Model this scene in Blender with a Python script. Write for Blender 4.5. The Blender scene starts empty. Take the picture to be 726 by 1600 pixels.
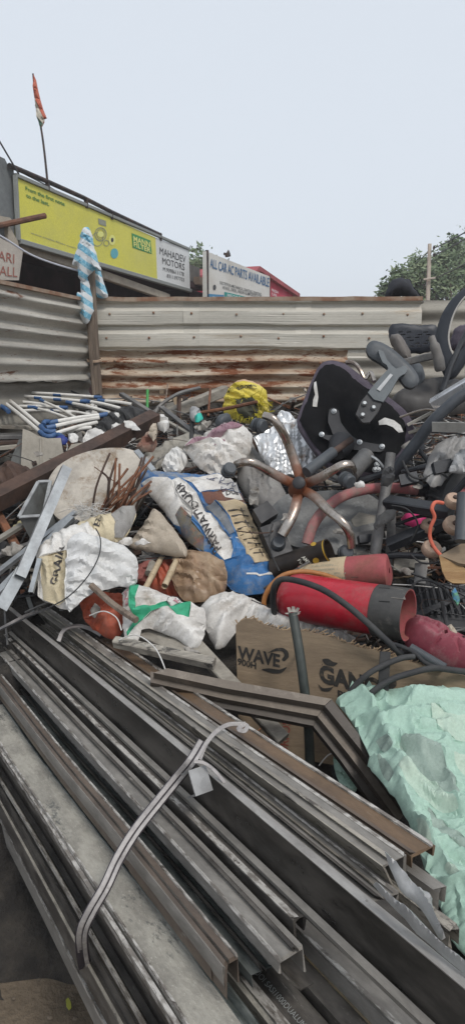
import bpy, bmesh, math, random
import numpy as np
from mathutils import Vector, Matrix, noise
from mathutils.geometry import delaunay_2d_cdt

R = math.radians
rnd = random.Random(7)
SC = bpy.context.scene
COL = SC.collection

# ------------------------------------------------------------------ camera, world, sun, exposure
FPX, PITCH, EYE = 1081.0, R(11.5), 1.6
cam = bpy.data.cameras.new('camera')
cam.sensor_fit = 'VERTICAL'; cam.sensor_height = 24.0; cam.lens = FPX / 1600 * 24.0
cam.clip_start = 0.02; cam.clip_end = 2000
camo = bpy.data.objects.new('camera', cam); COL.objects.link(camo)
camo.location = (0, 0, EYE); camo.rotation_euler = (R(90) - PITCH, 0, 0)
SC.camera = camo

SUN_EL, SUN_AZ = R(52), R(150)          # azimuth clockwise from +Y: behind the camera, to the right
w = bpy.data.worlds.new('World'); SC.world = w; w.use_nodes = True
wt = w.node_tree; wt.nodes.clear()
wo = wt.nodes.new('ShaderNodeOutputWorld'); wb = wt.nodes.new('ShaderNodeBackground')
sky = wt.nodes.new('ShaderNodeTexSky'); sky.sky_type = 'NISHITA'; sky.sun_disc = False
sky.sun_elevation = SUN_EL; sky.sun_rotation = SUN_AZ; sky.dust_density = 4.0; sky.air_density = 1.0; sky.ozone_density = 1.0
hs = wt.nodes.new('ShaderNodeHueSaturation'); hs.inputs['Saturation'].default_value = 0.55
mx = wt.nodes.new('ShaderNodeMix'); mx.data_type = 'RGBA'; mx.inputs[0].default_value = 0.80
mx.inputs[7].default_value = (6.95, 7.5, 8.2, 1)          # the even grey-blue of the overcast
wt.links.new(sky.outputs[0], hs.inputs['Color']); wt.links.new(hs.outputs[0], mx.inputs[6])
wt.links.new(mx.outputs[2], wb.inputs[0]); wb.inputs[1].default_value = 0.1
wt.links.new(wb.outputs[0], wo.inputs[0])
sl = bpy.data.lights.new('sun', 'SUN'); sl.energy = 1.5; sl.angle = R(14); sl.color = (1, .965, .91)
so = bpy.data.objects.new('sun', sl); COL.objects.link(so)
sd = Vector((math.sin(SUN_AZ) * math.cos(SUN_EL), math.cos(SUN_AZ) * math.cos(SUN_EL), math.sin(SUN_EL)))
so.rotation_euler = sd.to_track_quat('Z', 'Y').to_euler(); so.location = (0, -3, 12)
SC.view_settings.view_transform = 'Standard'; SC.view_settings.look = 'None'
SC.view_settings.exposure = 0.27; SC.view_settings.gamma = 1.0
SC.cycles.max_bounces = 6

# ------------------------------------------------------------------ where a point of the photograph lies in the place
CAM = Vector((0, 0, EYE))
_c, _s = math.cos(PITCH), math.sin(PITCH)
def ray(px, py):
    a, b = (px - 363) / FPX, (800 - py) / FPX
    return Vector((a, _c + b * _s, -_s + b * _c))
def at(px, py, Y):
    d = ray(px, py); return CAM + d * (Y / d.y)
def proj(p):
    q = p - CAM; z = q.y * _c - q.z * _s
    return 363 + FPX * q.x / z, 800 - FPX * (q.y * _s + q.z * _c) / z
_YT = [(560, 4.5), (600, 4.3), (640, 4.0), (700, 3.4), (800, 2.85), (900, 2.45), (1000, 2.15), (1080, 2.0), (1200, 1.8), (1600, 1.2)]
def Yh(py):
    if py <= _YT[0][0]: return _YT[0][1]
    for (a, b), (c, d) in zip(_YT, _YT[1:]):
        if py <= c: return b + (d - b) * (py - a) / (c - a)
    return _YT[-1][1]
class PL:
    """a plane in the place; p(px,py) is where a sight line meets it"""
    def __init__(s, P, n):
        s.P = Vector(P); n = Vector(n).normalized()
        s.n = n if n.dot(CAM - s.P) > 0 else -n
    def p(s, px, py):
        d = ray(px, py); return CAM + d * ((s.P - CAM).dot(s.n) / d.dot(s.n))
def pl(px, py, off=0.0, n=(0, -.6, .8), Y=None):
    return PL(at(px, py, (Yh(py) if Y is None else Y) + off), n)
def pl3(a, b, c):
    A, B, C = at(*a), at(*b), at(*c)
    return PL(A, (B - A).cross(C - A))
def pts(l, off=0.0):
    return [at(q[0], q[1], q[2] if len(q) > 2 else Yh(q[1]) + off) for q in l]

# ------------------------------------------------------------------ mesh builder
class MB:
    def __init__(s): s.v, s.f, s.m = [], [], []
    def add(s, vs, fs, mi=0):
        o = len(s.v); s.v += [Vector(v) for v in vs]
        for f in fs: s.f.append([i + o for i in f]); s.m.append(mi)
        return s
    def merge(s, o, mi=None):
        k = len(s.v); s.v += o.v
        for f, m in zip(o.f, o.m): s.f.append([i + k for i in f]); s.m.append(m if mi is None else mi)
        return s
def frame(p0, p1, up=(0, 0, 1)):
    x = (p1 - p0).normalized(); u = Vector(up)
    y = u.cross(x)
    if y.length < 1e-4: y = Vector((0, 1, 0)).cross(x)
    y.normalize(); return x, y, x.cross(y)
def sweep(p0, p1, sec, up=(0, 0, 1), caps=True, closed=True, mi=0, sec1=None):
    """a section of (side, up) points run from p0 to p1"""
    p0, p1 = Vector(p0), Vector(p1); x, y, z = frame(p0, p1, up); n = len(sec); sec1 = sec1 or sec
    vs = [p0 + y * a + z * b for a, b in sec] + [p1 + y * a + z * b for a, b in sec1]
    fs = [[i, (i + 1) % n, n + (i + 1) % n, n + i] for i in range(n if closed else n - 1)]
    if caps and closed: fs += [list(range(n))[::-1], list(range(n, 2 * n))]
    return MB().add(vs, fs, mi)
def rsec(w, h, c=None):
    c = min(w, h) * .12 if c is None else c; a, b = w / 2, h / 2
    return [(-a, -b + c), (-a + c, -b), (a - c, -b), (a, -b + c), (a, b - c), (a - c, b), (-a + c, b), (-a, b - c)]
def bar(p0, p1, w, h, up=(0, 0, 1), c=None): return sweep(p0, p1, rsec(w, h, c), up)
def thick(poly, t):
    """an open polyline turned into a closed section of thickness t"""
    n = len(poly); P = [Vector((a, b, 0)) for a, b in poly]; off = []
    for i in range(n):
        d0 = (P[i] - P[i - 1]).normalized() if i else (P[1] - P[0]).normalized()
        d1 = (P[i + 1] - P[i]).normalized() if i < n - 1 else d0
        nn = Vector((-(d0.y + d1.y), d0.x + d1.x, 0)); nn.normalize()
        k = max(.5, nn.dot(Vector((-d0.y, d0.x, 0)))); off.append(P[i] + nn * t / k)
    return [(p.x, p.y) for p in P] + [(p.x, p.y) for p in reversed(off)]
def csec(w, h, t):           # a channel, open downwards
    return thick([(-w / 2, -h), (-w / 2, 0), (w / 2, 0), (w / 2, -h)], -t)
def lsec(w, h, t): return thick([(-w / 2, 0), (w / 2, 0), (w / 2, -h)], -t)
def spline(P, k=6):
    P = [Vector(p) for p in P]
    if len(P) < 3: return [P[0].lerp(P[-1], i / k) for i in range(k + 1)]
    out = []
    for i in range(len(P) - 1):
        a, b, c, d = P[max(i - 1, 0)], P[i], P[i + 1], P[min(i + 2, len(P) - 1)]
        for j in range(k):
            t = j / k
            out.append(.5 * ((2 * b) + (c - a) * t + (2 * a - 5 * b + 4 * c - d) * t * t + (3 * b - a - 3 * c + d) * t ** 3))
    return out + [P[-1]]
def tube(P, r, n=8, k=6, caps=True, flat=1.0, up=(0, 0, 1), smooth=True, r1=None):
    Q = spline(P, k) if smooth else [Vector(p) for p in P]
    N = len(Q); mb = MB(); vs = []; z = None
    for i, q in enumerate(Q):
        t = (Q[min(i + 1, N - 1)] - Q[max(i - 1, 0)]).normalized()
        if z is None:
            y = Vector(up).cross(t)
            if y.length < 1e-3: y = Vector((1, 0, 0)).cross(t)
            y.normalize(); z = t.cross(y)
        else:
            z = (z - t * z.dot(t)).normalized(); y = z.cross(t)
        rr = r[i * (len(r) - 1) // max(N - 1, 1)] if isinstance(r, (list, tuple)) else (r if r1 is None else r + (r1 - r) * i / (N - 1))
        for j in range(n):
            a = 2 * math.pi * j / n; vs.append(q + y * (rr * math.cos(a)) + z * (rr * flat * math.sin(a)))
    fs = [[i * n + j, i * n + (j + 1) % n, (i + 1) * n + (j + 1) % n, (i + 1) * n + j] for i in range(N - 1) for j in range(n)]
    if caps: fs += [list(range(n))[::-1], [(N - 1) * n + j for j in range(n)]]
    return mb.add(vs, fs)
def lathe(p0, p1, prof, n=24, caps=True):
    """prof: (along 0..1, radius) from p0 to p1"""
    p0, p1 = Vector(p0), Vector(p1); x, y, z = frame(p0, p1); L = p1 - p0; vs = []
    for t, r in prof:
        for j in range(n):
            a = 2 * math.pi * j / n; vs.append(p0 + L * t + y * (r * math.cos(a)) + z * (r * math.sin(a)))
    N = len(prof)
    fs = [[i * n + j, (i + 1) * n + j, (i + 1) * n + (j + 1) % n, i * n + (j + 1) % n] for i in range(N - 1) for j in range(n)]
    if caps: fs += [list(range(n)), [(N - 1) * n + j for j in range(n)][::-1]]
    return MB().add(vs, fs)
def cyl(p0, p1, r, r1=None, n=12): return lathe(p0, p1, [(0, r), (1, r if r1 is None else r1)], n)
def box(c, sx, sy, sz, rz=0.0):
    c = Vector(c); M = Matrix.Rotation(rz, 3, 'Z')
    vs = [c + M @ Vector((x * sx / 2, y * sy / 2, z * sz / 2)) for x in (-1, 1) for y in (-1, 1) for z in (-1, 1)]
    return MB().add(vs, [[0, 1, 3, 2], [4, 6, 7, 5], [0, 4, 5, 1], [2, 3, 7, 6], [0, 2, 6, 4], [1, 5, 7, 3]])
def prism(P, vec):
    n = len(P); P = [Vector(p) for p in P]; vec = Vector(vec)
    vs = P + [p + vec for p in P]
    return MB().add(vs, [list(range(n)), list(range(n, 2 * n))[::-1]] + [[i, n + i, n + (i + 1) % n, (i + 1) % n] for i in range(n)])
def plate(pln, poly, t, lift=0.0):
    """a rigid slab: outline poly on the plane, t metres thick behind it"""
    P = [pln.p(x, y) + pln.n * lift for x, y in poly]
    return prism(P, pln.n * -t)
def smooth2(poly, k=4, ten=.75):
    P = [Vector((x, y, 0)) for x, y in poly]; n = len(P); out = []
    for i in range(n):
        a, b, c, d = P[i - 1], P[i], P[(i + 1) % n], P[(i + 2) % n]
        for j in range(k):
            t = j / k
            q = .5 * ((2 * b) + (c - a) * t + (2 * a - 5 * b + 4 * c - d) * t * t + (3 * b - a - 3 * c + d) * t ** 3)
            q = q * ten + b.lerp(c, t) * (1 - ten); out.append((q.x, q.y))
    return out
def inside(poly, X, Y):
    X = np.asarray(X); Y = np.asarray(Y); r = np.zeros(X.shape, bool); n = len(poly)
    for i in range(n):
        x0, y0 = poly[i - 1]; x1, y1 = poly[i]
        if y0 == y1: continue
        c = ((y0 > Y) != (y1 > Y)) & (X < (x1 - x0) * (Y - y0) / (y1 - y0) + x0); r ^= c
    return r
def dist(poly, X, Y, closed=True):
    X = np.asarray(X, float); Y = np.asarray(Y, float); d = np.full(X.shape, 1e9); n = len(poly)
    for i in range(0 if closed else 1, n):
        x0, y0 = poly[i - 1]; x1, y1 = poly[i]; dx, dy = x1 - x0, y1 - y0; L = dx * dx + dy * dy + 1e-9
        t = np.clip(((X - x0) * dx + (Y - y0) * dy) / L, 0, 1)
        d = np.minimum(d, np.hypot(X - x0 - t * dx, Y - y0 - t * dy))
    return d
class Cloth:
    """a soft body (sack, sheet, cushion) whose edge follows an outline; puff = how far it bulges,
       folds = [(polyline, width_px, metres)], crumple = [(wavelength_px, metres, angle, stretch)]"""
    def __init__(s, pln, outline, puff=.05, rim=40, res=5, folds=(), crumple=(), patches=(), holes=(), back=None, k=4, seed=0, sharp=False, edge=6, ex=.16, soften=.022, aniso=None):
        s.pln, s.puff, s.rim, s.folds, s.crumple, s.seed, s.edge = pln, puff, rim, folds, crumple, seed, edge
        s._fc = {}; s.fab = any(c[1] >= .008 for c in crumple)
        if s.fab: s.puff = puff = puff * .72; s.rim = rim = rim * .75
        s.o = outline if sharp else smooth2(outline, k, .35 if s.fab else .75)
        if not sharp and crumple:
            s.o = [(x + 2.0 * noise.noise(Vector((x / 7, y / 7, seed))), y + 2.0 * noise.noise(Vector((x / 7, y / 7, seed + 50)))) for x, y in s.o]
        xs = [p[0] for p in s.o]; ys = [p[1] for p in s.o]; rr = random.Random(seed)
        G = []
        y = min(ys); row = 0
        while y < max(ys):
            x = min(xs) + (row % 2) * res / 2
            while x < max(xs): G.append((x + rr.uniform(-.2, .2) * res, y + rr.uniform(-.2, .2) * res)); x += res
            y += res * .87; row += 1
        G = np.array(G); keep = inside(s.o, G[:, 0], G[:, 1]) & (dist(s.o, G[:, 0], G[:, 1]) > res * .45)
        V = [Vector(p) for p in s.o] + [Vector(p) for p in G[keep]]; E = [(i, (i + 1) % len(s.o)) for i in range(len(s.o))]
        for pp, _ in list(patches) + [(h, 0) for h in holes]:
            o = len(V); V += [Vector(p) for p in pp]; E += [(o + i, o + (i + 1) % len(pp)) for i in range(len(pp))]
        v2, _, f2 = delaunay_2d_cdt(V, E, [], 0, 1e-4)[:3]
        X = np.array([p[0] for p in v2]); Y = np.array([p[1] for p in v2]); F = np.array([f[:3] for f in f2])
        cx, cy = X[F].mean(1), Y[F].mean(1); ok = inside(s.o, cx, cy)
        for h in holes: ok &= ~inside(h, cx, cy)
        F = F[ok]; cx, cy = cx[ok], cy[ok]; mi = np.zeros(len(F), int)
        for pp, m in patches: mi[inside(pp, cx, cy)] = m
        H = s.h(X, Y); d = s.d
        t = back if back is not None else puff * .8
        P = [pln.p(x, y) for x, y in zip(X, Y)]; n = pln.n; mb = MB()
        front = [p + n * h for p, h in zip(P, H)]
        s.F, s.X, s.Y = F, X, Y
        if aniso is None: aniso = random.Random(seed + 5).uniform(0, math.pi)
        if s.fab and ex: front = s.buckle(P, H, F, d, ex, soften, aniso)
        s.front = front
        bt = (lambda q, i: q - n * t) if back is not None else (lambda q, i: P[i] - n * (t * min(1, d[i] / rim) + .002))
        rear = [bt(front[i], i) for i in range(len(P))]
        a, b, c = P[F[0][0]], P[F[0][1]], P[F[0][2]]; flip = (b - a).cross(c - a).dot(n) < 0
        N = len(P); mb.v = front + rear
        cnt = {}
        for f, m in zip(F.tolist(), mi.tolist()):
            if flip: f = f[::-1]
            mb.f.append(f); mb.m.append(m); mb.f.append([N + i for i in reversed(f)]); mb.m.append(m)
            for i in range(3):
                e = (f[i], f[(i + 1) % 3]); cnt[e] = m
        for (i, j), m in cnt.items():
            if (j, i) not in cnt: mb.f.append([j, i, N + i, N + j]); mb.m.append(m)
        s.mb = mb
    def facet(s, k, L, ang, st, X, Y):
        """creased stiff fabric: flat facets between random points, bent along sharp edges"""
        if k not in s._fc:
            r_ = random.Random(s.seed * 131 + k); c, sn = math.cos(ang), math.sin(ang)
            xs = [p[0] for p in s.o]; ys = [p[1] for p in s.o]; cx, cy = (min(xs) + max(xs)) / 2, (min(ys) + max(ys)) / 2
            W = .75 * math.hypot(max(xs) - min(xs), max(ys) - min(ys)) + 2 * L; n1, n2 = int(W / (L * st)) + 2, int(W / L) + 2
            P, Z = [], []
            for i in range(-n1, n1 + 1):
                for j in range(-n2, n2 + 1):
                    u, v = (i + r_.uniform(-.46, .46) + .5 * (j % 2)) * L * st, (j + r_.uniform(-.46, .46)) * L
                    P.append(Vector((cx + u * c - v * sn, cy + u * sn + v * c))); Z.append(r_.choice((-1, 1)) * r_.uniform(.25, 1))
            v2, _, f2, ov = delaunay_2d_cdt(P, [], [], 0, 1e-4)[:4]
            zz = [Z[o[0]] if o else 0 for o in ov]; s._fc[k] = (np.array([tuple(v) for v in v2]), np.array([f[:3] for f in f2]), np.array(zz))
        V, F, Z = s._fc[k]; out = np.zeros(X.shape)
        x0, x1, y0, y1 = X.min(), X.max(), Y.min(), Y.max()
        for a, b, c in F:
            A, B, C = V[a], V[b], V[c]
            if max(A[0], B[0], C[0]) < x0 or min(A[0], B[0], C[0]) > x1 or max(A[1], B[1], C[1]) < y0 or min(A[1], B[1], C[1]) > y1: continue
            dn = (B[1] - C[1]) * (A[0] - C[0]) + (C[0] - B[0]) * (A[1] - C[1])
            if abs(dn) < 1e-9: continue
            l1 = ((B[1] - C[1]) * (X - C[0]) + (C[0] - B[0]) * (Y - C[1])) / dn; l2 = ((C[1] - A[1]) * (X - C[0]) + (A[0] - C[0]) * (Y - C[1])) / dn; l3 = 1 - l1 - l2
            m = (l1 >= 0) & (l2 >= 0) & (l3 >= 0); out[m] = (l1 * Z[a] + l2 * Z[b] + l3 * Z[c])[m]
        return out
    def h(s, X, Y):
        X = np.asarray(X, float); Y = np.asarray(Y, float)
        s.d = d = dist(s.o, X, Y) * inside(s.o, X, Y)
        q = np.clip(d / s.rim, 0, 1); H = s.puff * (1 - (1 - q) ** 2) ** .8
        e = np.clip(d / s.edge, .6 if s.fab else .25, 1) if s.edge else 1.0
        for pp, wd, amp in s.folds:
            dd = dist(pp, X, Y, False); H = H + amp * np.exp(-(dd / wd) ** 2) * e * (1.6 if s.fab else 1)
        for k, (L, amp, ang, st) in enumerate(s.crumple):
            if L > 28 and amp < .008:          # stiff things: only a gentle unevenness
                z = np.array([noise.noise(Vector((a / L, b / L, s.seed * 7.3 + k * 3.1))) for a, b in zip(X.ravel(), Y.ravel())]).reshape(X.shape)
                H = H + amp * 1.6 * z; continue
            st = min(max(st, 1.5), 2.6); H = H + amp * 1.1 * s.facet(k, L * 1.5, ang, st, X, Y) * e
            H = H + amp * .5 * s.facet(k + 20, L * .62, ang + .8, st, X, Y) * e
        return H
    def buckle(s, P, H, F, d, ex, soften, aniso):
        """the fabric is a little larger than its outline and pinned at the rim: relaxing it throws real wrinkles"""
        n = np.array(s.pln.n); a = np.array(s.pln.n.orthogonal().normalized()); b = np.cross(n, a); o = np.array(P[0]); Q = np.array([tuple(p) for p in P]) - o
        U = np.stack([Q @ a, Q @ b], 1); X = np.concatenate([U, np.asarray(H)[:, None]], 1); N = len(X)
        E = np.unique(np.sort(np.concatenate([F[:, [0, 1]], F[:, [1, 2]], F[:, [2, 0]]]), 1), axis=0)
        opp = {}
        for f in F.tolist():
            for i in range(3): opp.setdefault(tuple(sorted((f[i], f[(i + 1) % 3]))), []).append(f[(i + 2) % 3])
        B = np.array([v for v in opp.values() if len(v) == 2 and v[0] != v[1]])
        r_ = np.array([noise.noise(Vector((x / 26, y / 26, s.seed * 3.7))) for x, y in zip(s.X, s.Y)])
        def rest(E):
            D = U[E[:, 0]] - U[E[:, 1]]; L = np.linalg.norm(D, axis=1) + 1e-9; k = ex * (1 + 1.1 * r_[E].mean(1))
            if aniso is not None: k = k * (.2 + 1.9 * (np.abs(D[:, 0] * math.cos(aniso) + D[:, 1] * math.sin(aniso)) / L) ** 2)
            return L * (1 + np.maximum(k, 0))
        RE, RB = rest(E), rest(B) * .985; dm = d; pin = dm < .6
        deg = np.bincount(E.ravel(), minlength=N).astype(float); degB = np.bincount(B.ravel(), minlength=N) + 1e-9
        def relax(X, E, R, w, deg):
            D = X[E[:, 0]] - X[E[:, 1]]; L = np.linalg.norm(D, axis=1) + 1e-9; c = (w * .5 * (L - R) / L)[:, None] * D; O = np.zeros_like(X)
            for k in range(3): O[:, k] = np.bincount(E[:, 1], c[:, k], N) - np.bincount(E[:, 0], c[:, k], N)
            return X + O / np.maximum(deg, 1)[:, None] * 2.0
        lap = lambda h: (np.bincount(E[:, 0], h[E[:, 1]], N) + np.bincount(E[:, 1], h[E[:, 0]], N)) / np.maximum(deg, 1)
        X0 = X.copy(); lo = np.where(pin, X[:, 2] - 1, np.minimum(X[:, 2] * .35, .004))
        for it in range(170):
            X = relax(X, E, RE, .95, deg); X = relax(X, B, RB, .45, degB)
            sf = soften if it < 150 else soften * .4; X[:, 2] += sf * (lap(X[:, 2]) - X[:, 2])
            X[:, 2] += .02 * (X0[:, 2] - X[:, 2]); X[:, :2] += .04 * (U - X[:, :2])
            X[:, 2] = np.maximum(X[:, 2], lo); X[pin] = X0[pin]
        return [Vector(q) for q in (o + X[:, :1] * a + X[:, 1:2] * b + X[:, 2:] * n)]
    def p(s, x, y, off=.003): return s.many([(x, y)], off)[0]
    def many(s, Q, off=.003):
        """points of the finished surface under photo points (print lies on the fabric)"""
        F, X, Y = s.F, s.X, s.Y; A, B, C = F[:, 0], F[:, 1], F[:, 2]; out = []
        dn = (Y[B] - Y[C]) * (X[A] - X[C]) + (X[C] - X[B]) * (Y[A] - Y[C]); dn = np.where(abs(dn) < 1e-9, 1e-9, dn)
        for x, y in Q:
            l1 = ((Y[B] - Y[C]) * (x - X[C]) + (X[C] - X[B]) * (y - Y[C])) / dn; l2 = ((Y[C] - Y[A]) * (x - X[C]) + (X[A] - X[C]) * (y - Y[C])) / dn; l3 = 1 - l1 - l2
            i = int(np.argmax(np.minimum(np.minimum(l1, l2), l3))); w = [min(1, max(0, v[i])) for v in (l1, l2, l3)]; t = sum(w)
            p0, p1, p2 = s.front[F[i][0]], s.front[F[i][1]], s.front[F[i][2]]; nn = (p1 - p0).cross(p2 - p0).normalized()
            if nn.dot(s.pln.n) < 0: nn = -nn
            out.append((p0 * w[0] + p1 * w[1] + p2 * w[2]) / t + nn * off)
        return out

def dent(mb, amp, sc, seed=0):
    for v in mb.v:
        q = v * sc + Vector((seed, seed * 2, 0)); v += Vector((noise.noise(q), noise.noise(q + Vector((9, 0, 0))), noise.noise(q + Vector((0, 9, 0))))) * amp
    return mb
# ------------------------------------------------------------------ text and flat print
_DG = None
_tc = {}
def text2d(body, bold=0.0, fine=.12):
    key = (body, bold, fine)
    if key in _tc: return _tc[key]
    c = bpy.data.curves.new('text', 'FONT'); c.body = body; c.offset = bold; c.resolution_u = 3
    o = bpy.data.objects.new('text', c); COL.objects.link(o); bpy.context.view_layer.update()
    me = bpy.data.meshes.new_from_object(o.evaluated_get(bpy.context.evaluated_depsgraph_get()))
    bpy.data.objects.remove(o); bpy.data.curves.remove(c)
    bm = bmesh.new(); bm.from_mesh(me); bpy.data.meshes.remove(me)
    bmesh.ops.triangulate(bm, faces=bm.faces)
    for _ in range(4):
        es = [e for e in bm.edges if e.calc_length() > fine * 2.2]
        if not es: break
        bmesh.ops.subdivide_edges(bm, edges=es, cuts=1); bmesh.ops.triangulate(bm, faces=bm.faces)
    V = np.array([(v.co.x, v.co.y) for v in bm.verts]); bm.verts.index_update(); F = [[v.index for v in f.verts] for f in bm.faces]; bm.free()
    V[:, 0] -= V[:, 0].min(); V[:, 0] /= V[:, 0].max(); V[:, 1] /= .7
    _tc[key] = (V, F); return V, F
def text_px(body, surf, p0, p1, up, bold=.01, fine=.12, off=.003):
    """lettering from p0 to p1 (photo points of the baseline), up = photo vector of one cap height, laid on surf"""
    V, F = text2d(body, bold, fine)
    Q = [(p0[0] + (p1[0] - p0[0]) * a + up[0] * b, p0[1] + (p1[1] - p0[1]) * a + up[1] * b) for a, b in V]
    P = surf.many(Q, off) if hasattr(surf, 'many') else [surf.p(*q) + surf.n * off for q in Q]
    mb = MB().add(P, F)
    n = surf.pln.n if hasattr(surf, 'pln') else surf.n
    f = F[0]
    if (P[f[1]] - P[f[0]]).cross(P[f[2]] - P[f[0]]).dot(n) < 0: mb.f = [g[::-1] for g in mb.f]
    return mb
def decal(surf, poly, off=.002):
    V = [Vector(p) for p in poly]; E = [(i, (i + 1) % len(V)) for i in range(len(V))]
    if hasattr(surf, 'many'):
        xs = [p[0] for p in poly]; ys = [p[1] for p in poly]; y = min(ys); G = []
        while y < max(ys):
            x = min(xs)
            while x < max(xs): G.append((x, y)); x += 4
            y += 4
        if G:
            G = np.array(G); k = inside(poly, G[:, 0], G[:, 1]); V += [Vector(g) for g in G[k]]
    v, _, f = delaunay_2d_cdt(V, E, [], 0, 1e-4)[:3]
    F = [g for g in f if inside(poly, np.array([sum(v[i][0] for i in g) / 3]), np.array([sum(v[i][1] for i in g) / 3]))[0]]
    Q = [(p[0], p[1]) for p in v]
    P = surf.many(Q, off) if hasattr(surf, 'many') else [surf.p(*q) + surf.n * off for q in Q]
    return MB().add(P, F)

# ------------------------------------------------------------------ materials
def M(name, col, rough=.65, metal=0.0, col2=None, scale=6, pos=(.42, .6), dirt=None, dscale=3, dpos=(.5, .7), stretch=(1, 1, 1),
      bump=.15, bscale=60, weave=0, spec=.4, bdist=.004, trans=0, scr=None, speck=None):
    m = bpy.data.materials.new(name); m.use_nodes = True; t = m.node_tree; b = t.nodes['Principled BSDF']
    N, L = t.nodes.new, t.links.new
    tc = N('ShaderNodeTexCoord'); mp = N('ShaderNodeMapping'); mp.inputs['Scale'].default_value = stretch; L(tc.outputs['Object'], mp.inputs[0])
    oi = N('ShaderNodeObjectInfo')
    def nz(sc, det=6, ro=.6, dis=0):
        n = N('ShaderNodeTexNoise'); n.noise_dimensions = '4D'; n.inputs['Scale'].default_value = sc; n.inputs['Detail'].default_value = det
        n.inputs['Roughness'].default_value = ro; n.inputs['Distortion'].default_value = dis; L(mp.outputs[0], n.inputs['Vector'])
        mu = N('ShaderNodeMath'); mu.operation = 'MULTIPLY'; mu.inputs[1].default_value = 37; L(oi.outputs['Random'], mu.inputs[0]); L(mu.outputs[0], n.inputs['W'])
        return n
    def rp(n, a, bb):
        r = N('ShaderNodeMapRange'); r.inputs['From Min'].default_value = a; r.inputs['From Max'].default_value = bb; L(n.outputs[0], r.inputs[0]); return r
    def mixc(f, A, B):
        x = N('ShaderNodeMix'); x.data_type = 'RGBA'; L(f.outputs[0], x.inputs[0])
        if isinstance(A, tuple): x.inputs[6].default_value = (*A, 1)
        else: L(A, x.inputs[6])
        x.inputs[7].default_value = (*B, 1); return x.outputs[2]
    c = tuple(col)
    out = c
    if col2: out = mixc(rp(nz(scale), *pos), out, tuple(col2))
    if dirt: out = mixc(rp(nz(dscale, 12, .78, .15), *dpos), out, tuple(dirt))
    if scr:      # fine scratches and wipes along the piece
        m2 = N('ShaderNodeMapping'); m2.inputs['Scale'].default_value = (stretch[0] * 2.2, stretch[1] * 7, stretch[2] * 7); L(tc.outputs['Object'], m2.inputs[0])
        n2 = N('ShaderNodeTexNoise'); n2.inputs['Scale'].default_value = 5; n2.inputs['Detail'].default_value = 12; n2.inputs['Roughness'].default_value = .82; L(m2.outputs[0], n2.inputs[0])
        out = mixc(rp(n2, scr[1] - .03, scr[1] - .005), out, scr[0])
    if speck: out = mixc(rp(nz(speck[2], 3, .8), speck[1], speck[1] + .02), out, speck[0])
    # fine value grain so that no surface is one flat tone
    g = N('ShaderNodeHueSaturation'); r = rp(nz(bscale, 4, .7), .25, .75); r.inputs['To Min'].default_value = .82; r.inputs['To Max'].default_value = 1.15
    L(r.outputs[0], g.inputs['Value'])
    if isinstance(out, tuple): g.inputs['Color'].default_value = (*out, 1)
    else: L(out, g.inputs['Color'])
    L(g.outputs[0], b.inputs['Base Color'])
    b.inputs['Metallic'].default_value = metal; b.inputs['Specular IOR Level'].default_value = spec
    rr = rp(nz(scale * 2), .3, .7); rr.inputs['To Min'].default_value = max(.05, rough - .12); rr.inputs['To Max'].default_value = min(1, rough + .15); L(rr.outputs[0], b.inputs['Roughness'])
    if bump:
        bp = N('ShaderNodeBump'); bp.inputs['Strength'].default_value = bump; bp.inputs['Distance'].default_value = bdist; L(nz(bscale, 5, .65).outputs[0], bp.inputs['Height']); L(bp.outputs[0], b.inputs['Normal'])
    if trans: b.inputs['Transmission Weight'].default_value = trans
    return m

# ------------------------------------------------------------------ things and parts
def _link(name, mb, mats, origin, parent=None, label=None):
    me = bpy.data.meshes.new(name)
    me.from_pydata([v - origin for v in mb.v], [], mb.f)
    if not isinstance(mats, (list, tuple)): mats = [mats]
    for m in mats: me.materials.append(m)
    me.polygons.foreach_set('material_index', [min(i, len(mats) - 1) for i in mb.m])
    me.polygons.foreach_set('use_smooth', [True] * len(me.polygons)); me.set_sharp_from_angle(angle=R(38))
    me.validate(); me.update()
    o = bpy.data.objects.new(name, me); COL.objects.link(o)
    if parent: o.parent = parent
    if label: o['label'] = label
    return o
def _org(vs):
    a = np.array([tuple(v) for v in vs]); return Vector(((a[:, 0].min() + a[:, 0].max()) / 2, (a[:, 1].min() + a[:, 1].max()) / 2, a[:, 2].min()))
def solo(name, label, cat, mb, mat, group=None, kind=None):
    og = _org(mb.v); o = _link(name, mb, mat, og); o.location = og
    if kind != 'structure' and kind != 'stuff': o['label'] = label; o['category'] = cat
    else:
        o['kind'] = kind
        if label: o['label'] = label
    if group: o['group'] = group
    return o
def thing(name, label, cat, parts, group=None):
    """parts: (name, mesh, material[, label, [sub-parts]])"""
    vs = []
    for p in parts: vs += p[1].v
    og = _org(vs); e = bpy.data.objects.new(name, None); COL.objects.link(e); e.location = og; e.empty_display_size = .1
    e['label'] = label; e['category'] = cat
    if group: e['group'] = group
    for p in parts:
        o = _link(p[0], p[1], p[2], og, e, p[3] if len(p) > 3 else None)
        if len(p) > 4:
            for q in p[4]: _link(q[0], q[1], q[2], og, o)
    return e
def ortho(pln): return pln.n
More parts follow.
